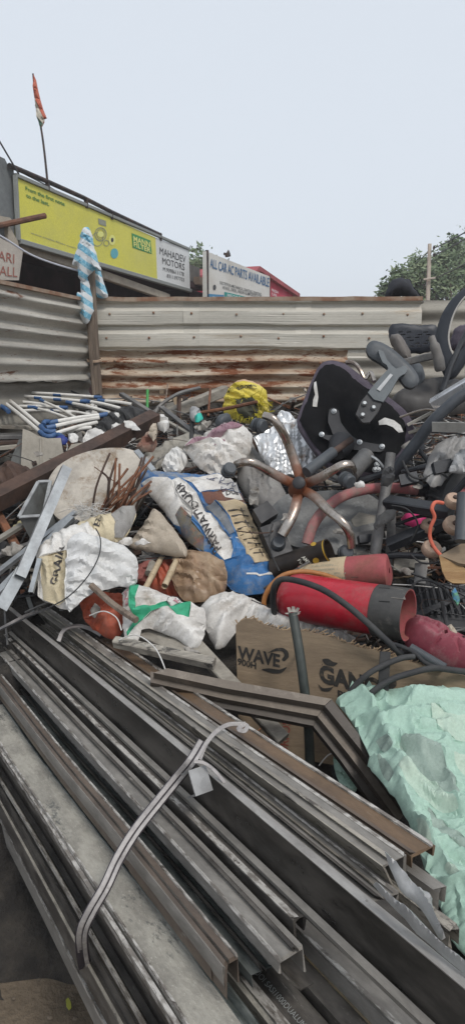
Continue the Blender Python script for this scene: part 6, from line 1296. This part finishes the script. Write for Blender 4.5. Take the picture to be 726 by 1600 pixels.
# black basket
bkp = pl(680, 930, Y=2.32, n=(0, -.6, .8)); bas = MB()
for k in range(9): bas.merge(bar(bkp.p(640 + k * 11, 905 + k * 1.5), bkp.p(652 + k * 11, 960), .010, .008, bkp.n))
bpl = plate(bkp, [(636, 900), (745, 912), (745, 985), (646, 968)], .01, -.02)
thing('plastic_tray', 'black ribbed plastic tray right of the red cylinder', 'tray', [('base', bpl, black_pl), ('slat', bas, black_pl), ('rim', bar(bkp.p(640, 966), bkp.p(726, 930), .022, .018, bkp.n), black_pl)])
rod('black cable looping over the ribbed tray', [(638, 940, 2.2), (642, 918, 2.18), (656, 907, 2.18), (674, 909, 2.17), (692, 920, 2.16), (703, 934, 2.15), (716, 956, 2.14)], .004, rubber, 'cable', 'cable')
soft('wire_end', 'frayed cable end with green and blue wires at the right', 'wire', [(704, 924), (710, 918), (714, 926), (718, 938), (714, 944), (708, 936)], M('green_wire', (.1, .25, .15), .5, col2=(.05, .15, .35), scale=40), .012, 4, Y=2.1, seed=95)
rod('cable with a tan plug hanging on the red plastic cover', [(690, 940, 2.1), (694, 962, 2.08), (698, 980, 2.05)], .006, rubber, 'cable', 'cable')
soft('plug', 'tan plug end resting on the dusty red plastic cover', 'plug', [(697, 980), (704, 977), (712, 986), (716, 994), (708, 996), (701, 990)], fabric_t, .015, 5, Y=2.03, seed=96)
# ------------------------------------------------------------------ cans and cylinder
c0_, c1_ = at(428, 889, 2.42), at(514, 860, 2.33); d_ = (c1_ - c0_).normalized(); rc = .041
can = lathe(c0_, c1_, [(0, .01), (0, rc), (.985, rc), (1, rc * 1.04), (1, rc * .96), (.6, rc * .93), (.6, .01)], 32, caps=False)
fr_ = frame(c0_, c1_)
def on_cyl(c0, c1, r, vt):
    """surface for print wrapped on a cylinder facing the camera: px -> nearest visible point of the cylinder"""
    class S:
        pass
    s_ = S(); ax_ = (c1 - c0).normalized(); s_.n = (CAM - c0).normalized()
    def p(px, py):
        d = ray(px, py).normalized(); m = CAM - c0; dd = d - ax_ * d.dot(ax_); mm = m - ax_ * m.dot(ax_); A_ = dd.dot(dd); B_ = 2 * dd.dot(mm); C_ = mm.dot(mm) - r * r; q_ = B_ * B_ - 4 * A_ * C_
        t = (-B_ - math.sqrt(max(q_, 0))) / (2 * A_); return CAM + d * t
    s_.p = p; return s_
cyS = on_cyl(c0_, c1_, rc, 0)
gold = M('gold_print', (.50, .32, .045), .45, .2, bump=0); can_ink = M('pale_print', (.60, .58, .50), .6, bump=0)
goldm = decal(cyS, oval(489, 850, 4.5, 3, 12, -.3), .001).merge(decal(cyS, oval(493, 876, 5, 4.5, 14), .001)); ringg = lathe(c0_ + d_ * ((c1_ - c0_).length * .965), c0_ + d_ * ((c1_ - c0_).length * .99), [(0, rc * 1.005), (.5, rc * 1.03), (1, rc * 1.03)], 32, caps=False)
thing('metal_can', 'black cylindrical tin with gold marks lying open end to the right', 'can', [('body', dent(can, .003, 20), M('black_tin', (.022, .018, .016), .38, .2, col2=(.04, .03, .024), scale=12, dirt=(.10, .085, .07), dscale=9, dpos=(.6, .76), bump=.05)), ('lettering', text_px('AMRUT', cyS, (470, 871), (487, 889), (4.5, -3.4), .02, .2, .0012).merge(text_px('Fusion', cyS, (464, 876), (479, 893), (4, -3), .0, .2, .0012)), can_ink), ('gold_print', goldm, gold), ('rim', ringg, gold)])
e0, e1 = at(470, 899, 2.36), at(607, 891, 2.24); 
bcan = lathe(e0, e1, [(0, .01), (0, .046), (.5, .052), (.53, .052), (.9, .058), (.985, .056), (1, .050), (1, .01)], 32, caps=False)
cyB = on_cyl(e0, e1, .0535, 0); lb_ = lathe(e0 + (e1 - e0) * .02, e0 + (e1 - e0) * .56, [(0, .0475), (.95, .0535), (1, .0535)], 32, caps=False); lbt = MB()
for k in range(6): lbt.merge(text_px(['KEEP UPRIGHT', 'CAUTION DRY', 'POWDER USE', 'PULL PIN', 'AIM AT BASE', 'SQUEEZE'][k], cyB, (484 + k * 2, 880 + k * 6), (536 + k, 876 + k * 7), (.5, -3), 0, .5, .001))
thing('red_canister', 'faded red canister with a beige label behind the shiny red cylinder', 'canister', [('body', dent(bcan, .006, 14), redb), ('label_band', dent(lb_, .006, 14), beige_p), ('label_text', lbt, grey_ink)])
f0, f1 = at(446, 931, 2.20), at(637, 961, 1.98); L_ = (f1 - f0).length; rcy = .079
body = lathe(f0, f0 + (f1 - f0) * .765, [(-.04, .01), (-.035, .045), (.0, .064), (.06, .074), (.14, rcy), (1, rcy)], 40, caps=False)
col_ = lathe(f0 + (f1 - f0) * .76, f1, [(0, rcy * 1.0), (.02, rcy * 1.025), (.97, rcy * 1.02), (1, rcy * 1.0)], 40, caps=False)
inn_ = lathe(f0 + (f1 - f0) * .80, f1 + (f1 - f0) * .001, [(0, .01), (0, rcy * .94), (.99, rcy * .95), (1, rcy * 1.0)], 40, caps=False)
cyR = on_cyl(f0, f1, rcy * 1.025, 0); slot = decal(cyR, [(591, 918), (608, 919), (608, 941), (591, 940)], .001); st2 = decal(cyR, [(609, 917), (629, 921), (633, 937), (610, 934)], .0008)
thing('red_cylinder', 'shiny red cylinder with a black open collar lying on the heap', 'cylinder', [('body', dent(body, .006, 9), redp), ('collar', col_, M('dirty_black', (.035, .034, .034), .55, col2=(.06, .058, .055), scale=9, dirt=(.20, .18, .155), dscale=8, dpos=(.54, .72), bump=.2), 'black collar'), ('inside', inn_, redb, 'dull red inside'), ('slot', slot, M('slot_black', (.005, .005, .005), .9)), ('dusty_patch', st2, M('dusty', (.16, .145, .13), .8, col2=(.1, .09, .08), scale=30))])
rod('thick black hose lying over the shiny red cylinder', [(428, 962, 2.16), (426, 934, 2.12), (429, 914, 2.08), (442, 905, 2.06), (470, 909, 2.0), (505, 922, 1.95), (540, 945, 1.91), (572, 972, 1.88), (600, 998, 1.87), (626, 1022, 1.87)], .0095, rubber, 'hose', 'hose', 10)
rod('orange brown hose looping beside the blue printed sack', [(412, 952, 2.2), (413, 934, 2.2), (424, 914, 2.2), (444, 898, 2.22), (474, 893, 2.24), (505, 898, 2.24), (532, 908, 2.22)], .0085, M('orange_hose', (.36, .15, .045), .55, col2=(.28, .12, .04), scale=14), 'hose', 'hose', 10)
# magenta cover
mo = [(632, 975), (642, 962), (662, 966), (686, 976), (704, 988), (728, 996), (750, 1002), (750, 1058), (722, 1051), (690, 1042), (662, 1028), (636, 1010), (628, 996)]
MC = soft(None, None, None, mo, None, .09, 40, Y=2.06, n=(.1, -.65, .75), seed=97, res=4, cr=[(50, .006, .5, 1)], folds=[([(640, 970), (668, 988), (684, 1003)], 2.2, -.012), ([(684, 1003), (668, 1022)], 1.6, -.010), ([(684, 1003), (704, 1022), (712, 1048)], 1.6, -.010), ([(684, 1003), (704, 990)], 1.4, -.01), ([(650, 985), (672, 1000)], 5, -.02)])
thing('plastic_cover', 'dusty magenta red moulded plastic cover at the right edge', 'cover', [('shell', MC.mb, magenta), ('screw_hole', decal(MC, oval(711, 1011, 2.6, 2.4, 12), .002), hole)])
# ------------------------------------------------------------------ plywood board, post, cables
yp_ = PL(at(520, 1060, 1.93), (-.18, -.95, .22))
yo_ = [(368, 977), (374, 971), (384, 967), (398, 969), (410, 975), (424, 981), (440, 985), (456, 984), (476, 986), (500, 992), (522, 997), (540, 1004), (560, 1012), (584, 1016), (610, 1024), (640, 1034), (680, 1044), (745, 1062), (745, 1215), (640, 1215), (430, 1180), (372, 1120)]
PB = plate(yp_, yo_, .018); edge = MB(); rr = random.Random(4)
for a, b in zip(yo_[:17], yo_[1:17]):
    n_ = max(2, int(abs(b[0] - a[0]) / 3))
    for k in range(n_):
        x = a[0] + (b[0] - a[0]) * k / n_; y = a[1] + (b[1] - a[1]) * k / n_; P0_ = yp_.p(x, y) - yp_.n * rr.uniform(-.001, .02); edge.merge(bar(P0_, P0_ + Vector((rr.gauss(.008, .008), rr.gauss(0, .004), rr.uniform(.002, .012))), .004, .0025))
redst = M('red_stencil', (.20, .05, .035), .8, bump=0); sten = M('black_stencil', (.022, .02, .018), .8, col2=(.09, .07, .05), scale=60, pos=(.55, .7), bump=0)
wav = text_px('WAVE', yp_, (371, 1028), (437, 1042), (.5, -19), .035, .3, .002); h9 = text_px('900H', yp_, (371, 1037.5), (400, 1045), (.3, -9.5), .03, .3, .002)
gng = text_px('GANG', yp_, (499, 1064), (592, 1088), (-1, -26), .05, .3, .002); ply_ = text_px('PLY', yp_, (527, 1089), (556, 1097), (0, -11), .03, .3, .002)
sws = []
for P in ([(418, 1020), (430, 1013), (441, 1012), (449, 1017), (451, 1026), (444, 1033), (440, 1030), (444, 1024), (441, 1018), (432, 1017)], [(408, 1046), (420, 1044), (436, 1046), (448, 1042), (440, 1051), (426, 1052)], [(503, 1030), (512, 1029), (520, 1034), (527, 1036), (520, 1041), (508, 1038)], [(497, 1069), (504, 1075), (516, 1074), (520, 1073), (514, 1080), (502, 1079)], [(590, 1070), (602, 1066), (617, 1062), (618, 1072), (606, 1080), (596, 1078)]): sws.append(decal(yp_, smooth2(P, 3), .002))
rs_ = text_px('PURPOSE', yp_, (448, 1186), (455, 1118), (-13, -2), .01, .3, .002).merge(text_px('COMM', yp_, (428, 1172), (432, 1118), (-11, -2), .01, .3, .002))
PT = thing('plywood_board', 'brown plywood board with black stencilled lettering standing in the heap', 'board', [('sheet', PB, plyw), ('splintered_edge', edge, plyedge), ('stencil', gng, sten), ('stencil', ply_, sten), ('stencil', wav, sten), ('stencil', h9, sten), ('red_stencil', rs_, redst)] + [('swoosh_mark', q_, sten) for q_ in sws])
po = [at(457, 958, 1.86), at(466, 1010, 1.82), at(473, 1060, 1.79), at(481, 1130, 1.76), at(484, 1200, 1.74)]
ptube = tube(po, .0135, 12, 3, caps=False).merge(tube(po, .0115, 12, 3)); torn = MB()
for k in range(9):
    a = k * .7; c = po[0]; q0 = c + Vector((math.cos(a), math.sin(a) * .7, 0)) * .012; q1 = c + Vector((math.cos(a) * .022, math.sin(a) * .016, rr.uniform(-.006, .016))); s_ = Vector((-math.sin(a), math.cos(a), 0)) * .006
    torn.add([q0 - s_, q0 + s_, q1 + s_ * rr.uniform(.3, 1), q1 - s_ * rr.uniform(.2, 1)], [[0, 1, 2, 3]])
thing('metal_post', 'dark green grey round post with a torn foil top before the plywood board', 'post', [('tube', ptube, M('dark_green_paint', (.040, .048, .044), .4, .2, col2=(.06, .066, .06), scale=9, dirt=(.15, .14, .12), dscale=9, dpos=(.6, .75), bump=.1)), ('torn_foil', torn, tapew)])
ccl = [[(745, 1052, 1.86), (706, 1047, 1.84), (676, 1044, 1.82), (640, 1052, 1.80), (610, 1062, 1.79), (584, 1079, 1.78), (566, 1096, 1.78)], [(646, 1026, 1.84), (628, 1028, 1.83), (604, 1037, 1.82), (576, 1052, 1.80), (552, 1074, 1.80), (542, 1090, 1.80)], [(612, 1006, 1.88), (626, 1010, 1.86), (646, 1020, 1.85), (664, 1036, 1.84), (690, 1046, 1.84)]]
for l_, P, r in zip(('thick black cable drooping across the plywood board to the right edge', 'second black cable reaching down over the stencilled lettering', 'black cable at the lower end of the red cylinder'), ccl, (.009, .0085, .006)): rod(l_, P, r, rubber, 'cable', 'cable', 10)
rh = MB()
A_, B_ = at(640, 1012, 1.92), at(694, 1044, 1.86); rh.merge(tube([A_, B_], .011, 12, 2))
for k in range(26): c = A_.lerp(B_, k / 26); rh.merge(tube([c, c + (B_ - A_).normalized() * .004], .014, 12, 1))
solo('ribbed_hose', 'grey ribbed hose beside the magenta cover', 'hose', rh, grey_pl)
brd('black_strap', 'vertical black strap hanging down the right of the plywood board', (601, 1018, 1.84), (597, 1096, 1.80), .03, .006, rubber, 'strap', (0, -1, 0))
# ------------------------------------------------------------------ mitred window frame and bars in front of the board
def frame_arm(a, b, ups, s=1):
    A, B = at(*a), at(*b); out = []
    for nm, (o0, o1, h0, h1), mt in ups: out.append((nm, A, B, (o0, o1, h0, h1), mt))
    return out
fp = PL(at(500, 1100, 1.72), (.08, -.62, .78)); fq = PL(fp.P + fp.n * .03, fp.n); fr2 = PL(fp.P - fp.n * .025, fp.n)
thing('window_frame', 'bronze mitred corner of a window frame in front of the plywood board', 'frame', [
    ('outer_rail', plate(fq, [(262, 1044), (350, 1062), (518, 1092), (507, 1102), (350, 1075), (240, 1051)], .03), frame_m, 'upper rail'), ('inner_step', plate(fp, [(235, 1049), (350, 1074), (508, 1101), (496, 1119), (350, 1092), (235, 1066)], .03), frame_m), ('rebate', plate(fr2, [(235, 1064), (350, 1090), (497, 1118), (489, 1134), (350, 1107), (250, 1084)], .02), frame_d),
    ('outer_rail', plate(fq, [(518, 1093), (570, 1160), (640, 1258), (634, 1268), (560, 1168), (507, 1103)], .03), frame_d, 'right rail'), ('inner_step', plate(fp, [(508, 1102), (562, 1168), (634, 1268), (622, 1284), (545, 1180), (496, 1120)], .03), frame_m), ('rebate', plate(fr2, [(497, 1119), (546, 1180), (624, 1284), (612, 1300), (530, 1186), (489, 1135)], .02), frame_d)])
brd('aluminium_bar', 'pale aluminium bar with a ragged end left of the window frame', (180, 1003, 1.98), (335, 1037, 1.86), .028, .03, alu_dust, 'bar', (0, -.4, .9))
brd('timber_post', 'grey timber slanting down behind the window frame', (300, 1002, 2.02), (442, 1156, 1.78), .042, .03, timberg, 'timber', (0, -.6, .8))
brd('timber_post', 'flat grey board under the green printed sack', (222, 985, 2.08), (300, 1022, 1.98), .05, .02, timberg, 'timber', (0, -.6, .8))
rod('thin pale wire arching over the brown profile', [(186, 1000, 1.96), (212, 992, 1.94), (238, 1008, 1.9), (252, 1030, 1.86), (268, 1075, 1.78)], .002, papers, 'wire', 'wire')
soft('green_sheet_scrap', 'pale green torn sheet seen through the window frame corner', 'sheet', [(520, 1172), (534, 1178), (546, 1196), (562, 1220), (552, 1240), (530, 1226), (522, 1200)], tarp, .02, 8, Y=1.72, seed=98)
soft('black_scrap', 'black crumpled plastic inside the window frame corner', 'scrap', [(516, 1196), (530, 1192), (548, 1214), (580, 1236), (604, 1256), (596, 1274), (570, 1268), (540, 1240), (522, 1222)], black_pl, .04, 12, Y=1.70, seed=99, cr=[(12, .02, .8, 1.5), (6, .008, 2, 1)])
rod('thin wire loop under the window frame corner', [(498, 1196, 1.7), (512, 1180, 1.69), (528, 1176, 1.68), (540, 1184, 1.68)], .0018, papers, 'wire', 'wire')
# ------------------------------------------------------------------ green tarpaulin
tp = pl3((560, 1100, 1.80), (726, 1095, 1.82), (726, 1480, .98))
to = [(523, 1099), (536, 1091), (549, 1084), (562, 1079), (576, 1077), (590, 1084), (602, 1091), (618, 1092), (642, 1091), (668, 1090), (680, 1084), (700, 1082), (760, 1080), (850, 1084), (870, 1300), (850, 1560), (800, 1556), (740, 1510), (726, 1494), (714, 1480), (703, 1468), (695, 1444), (688, 1422), (678, 1402), (670, 1380), (656, 1340), (643, 1302), (630, 1278), (616, 1254), (602, 1232), (590, 1214), (580, 1203), (574, 1194), (577, 1180), (566, 1158), (554, 1140), (540, 1120)]
tf = [([(548, 1085), (580, 1120), (596, 1160), (616, 1200), (640, 1232)], 7, .026), ([(576, 1079), (600, 1112), (610, 1140)], 6, .022), ([(604, 1094), (640, 1112), (690, 1118), (760, 1112)], 6, .024), ([(612, 1122), (650, 1138), (700, 1130), (760, 1124)], 4, -.020), ([(600, 1150), (640, 1150), (700, 1136), (760, 1140)], 7, .028), ([(606, 1165), (630, 1185), (690, 1205), (760, 1215)], 8, .020), ([(585, 1190), (620, 1230), (650, 1290), (668, 1330)], 6, .026), ([(560, 1135), (590, 1190), (620, 1240)], 4, -.018), ([(620, 1215), (680, 1260), (760, 1290)], 7, .018),
      ([(620, 1250), (670, 1330), (720, 1400), (760, 1440)], 8, .022), ([(650, 1285), (700, 1340), (760, 1370)], 6, -.016), ([(670, 1380), (700, 1400), (760, 1405)], 7, .016), ([(640, 1160), (660, 1210), (690, 1260)], 5, .012), ([(690, 1085), (660, 1110), (625, 1130)], 5, .014), ([(700, 1150), (690, 1200), (720, 1290)], 6, .012)]
tf = [(P, w_ * .62, a_ * 1.5) for P, w_, a_ in tf]
tf += [([(575, 1082), (588, 1120), (606, 1160), (630, 1200)], 2.2, -.02), ([(640, 1120), (690, 1126), (760, 1118)], 2.0, .022), ([(600, 1136), (650, 1160), (720, 1158)], 2.2, .02), ([(640, 1232), (690, 1275), (740, 1300)], 2.2, -.02), ([(655, 1300), (690, 1360), (720, 1440)], 2.4, .022), ([(672, 1330), (705, 1400), (715, 1460)], 2.2, -.018)]
TPt = [(smooth2([(640, 1178), (672, 1190), (690, 1210), (708, 1240), (716, 1258), (690, 1250), (660, 1228), (636, 1206), (622, 1188)], 3), 1), (smooth2([(620, 1222), (650, 1226), (680, 1242), (706, 1268), (714, 1282), (690, 1276), (656, 1258), (632, 1240)], 3), 2), (smooth2([(668, 1270), (690, 1290), (716, 1312), (745, 1330), (745, 1350), (716, 1330), (690, 1310), (672, 1292)], 3), 1), (smooth2([(590, 1196), (600, 1206), (612, 1226), (606, 1232), (594, 1216)], 3), 1), (smooth2([(668, 1140), (700, 1148), (740, 1146), (745, 1170), (710, 1176), (680, 1164)], 3), 2), (smooth2([(648, 1300), (662, 1318), (674, 1346), (664, 1340), (652, 1322)], 3), 2), (smooth2([(700, 1196), (730, 1204), (750, 1222), (730, 1226), (708, 1214)], 3), 2), (smooth2([(586, 1172), (604, 1178), (612, 1196), (598, 1192)], 3), 1), (smooth2([(690, 1370), (716, 1378), (738, 1396), (716, 1398), (698, 1386)], 3), 2)]
TP = Cloth(tp, to, ex=.11, soften=.028, aniso=.5, puff=.035, rim=40, res=4, folds=tf, patches=TPt, crumple=[(46, .018, 1.0, 3), (24, .010, .6, 3.2)], back=.003, seed=100, edge=12, k=2)
solo('tarpaulin', 'crumpled mint green woven sheet with a leaf pattern covering the right front', 'sheet', TP.mb, [tarp, tarp2, tarp3])
# torn plastic strips
s1p = PL(stk(645, 1395, .85), (CAM - stk(645, 1395, .85)) + Vector((.3, .2, .6)))
film2 = M('clear_film', (.58, .58, .58), .35, col2=(.44, .44, .44), scale=9, bump=.2, trans=.45)
S1 = Cloth(s1p, [(599, 1332), (612, 1340), (630, 1362), (650, 1388), (672, 1398), (674, 1412), (680, 1440), (694, 1468), (682, 1466), (664, 1434), (650, 1412), (634, 1398), (616, 1372)], puff=.012, rim=8, res=4, crumple=[(36, .006, .9, 2)], back=.0008, seed=120, k=2, folds=[([(604, 1338), (650, 1395), (686, 1462)], 3, .008)])
S2 = Cloth(PL(stk(660, 1450, .83), SW + Vector((-.2, -.5, .3))), [(582, 1385), (594, 1387), (622, 1410), (660, 1444), (700, 1482), (735, 1512), (735, 1530), (690, 1492), (650, 1458), (616, 1420)], puff=.012, rim=8, res=4, crumple=[(36, .006, .9, 2)], back=.0008, seed=121, k=2, folds=[([(588, 1388), (650, 1448), (730, 1520)], 3, .008)])
solo('plastic_strip', 'torn translucent white plastic strip beside the green sheet', 'strip', S1.mb, film2); solo('plastic_strip', 'second translucent strip lying along the black profile end', 'strip', S2.mb, film2)
# cut metal ends beside the green sheet
for i, (m, h, far, near) in enumerate(((.70, .74, 500, 680), (.745, .72, 480, 700))):
    sbar('metal_profile', ['short grey profile end poking out beside the green sheet', 'dusty profile end below the torn plastic strip'][i], [alu_grey, alu_dust][i], [(m + .02, h), (m, h)], (.03, .03), near, far)
# more of the black tangle at the right
for lab, P, r, mt in (('thin black steel tube crossing above the pink hose', [(628, 738, 2.6), (660, 730, 2.55), (716, 722, 2.5)], .011, dk), ('black bent tube beside the grey plastic sheet', [(650, 700, 2.7), (668, 722, 2.62), (672, 752, 2.58), (660, 764, 2.56)], .010, dk), ('dark cable hanging in loops under the curved slate arm', [(628, 720, 2.56), (640, 742, 2.5), (660, 748, 2.48), (684, 738, 2.47), (700, 748, 2.46)], .0045, rubber),
        ('black chair leg slanting left under the upturned seat', [(540, 756, 2.6), (576, 748, 2.58), (604, 738, 2.56)], .014, dk), ('slim black rod between the two square bars', [(618, 820, 2.42), (660, 806, 2.36), (706, 812, 2.28)], .006, dk), ('thin grey cable over the black square bar', [(612, 790, 2.38), (636, 796, 2.34), (652, 820, 2.34), (640, 846, 2.36)], .003, rubber),
        ('black tube lying behind the faded red canister', [(560, 880, 2.42), (610, 868, 2.4), (664, 870, 2.36)], .012, dk), ('black cord curling below the tan wheels', [(640, 866, 2.3), (660, 880, 2.27), (690, 876, 2.22), (712, 856, 2.2)], .0035, rubber), ('black bar slanting up behind the tan wheels', [(640, 846, 2.5), (690, 790, 2.45), (735, 742, 2.4)], .013, dk),
        ('dark steel tube rising behind the silver box tube', [(690, 612, 2.85), (704, 570, 2.9), (728, 520, 2.95)], .012, dk), ('thin chrome rod across the black vinyl cushion', [(624, 652, 2.7), (664, 640, 2.66), (700, 648, 2.6)], .005, chrome)): rod(lab, P, r, mt, 'steel_tube' if r > .005 else 'cable', 'tube' if r > .005 else 'cable', 9)
for i, (o_, Y, lab) in enumerate((([(622, 742), (650, 736), (654, 752), (626, 758)], 2.52, 'black bracket above the pink hose clamp'), ([(676, 722), (704, 716), (708, 734), (680, 740)], 2.48, 'black plate under the pale plastic bag'), ([(640, 690), (660, 684), (664, 702), (644, 708)], 2.74, 'dark square plate under the pale strips'), ([(560, 836), (580, 834), (578, 846), (562, 848)], 2.44, 'small black block left of the upright tube'))): solo('bracket', lab, 'bracket', plate(pl(o_[0][0], o_[0][1], Y=Y, n=(rr.uniform(-.3, .3), -.8, .6)), o_, .02), dk)

# ------------------------------------------------------------------ the hazy air
hz_ = box((0, 0, 4.0), 640, 640, 10.4)
hm = bpy.data.materials.new('haze'); hm.use_nodes = True; ht = hm.node_tree; ht.nodes.clear()
ho = ht.nodes.new('ShaderNodeOutputMaterial'); hv = ht.nodes.new('ShaderNodeVolumePrincipled'); hv.inputs['Color'].default_value = (.985, .99, 1, 1); hv.inputs['Density'].default_value = .003; hv.inputs['Anisotropy'].default_value = .2
ht.links.new(hv.outputs[0], ho.inputs['Volume'])
ho_ = solo('haze', None, None, hz_, hm, kind='stuff')
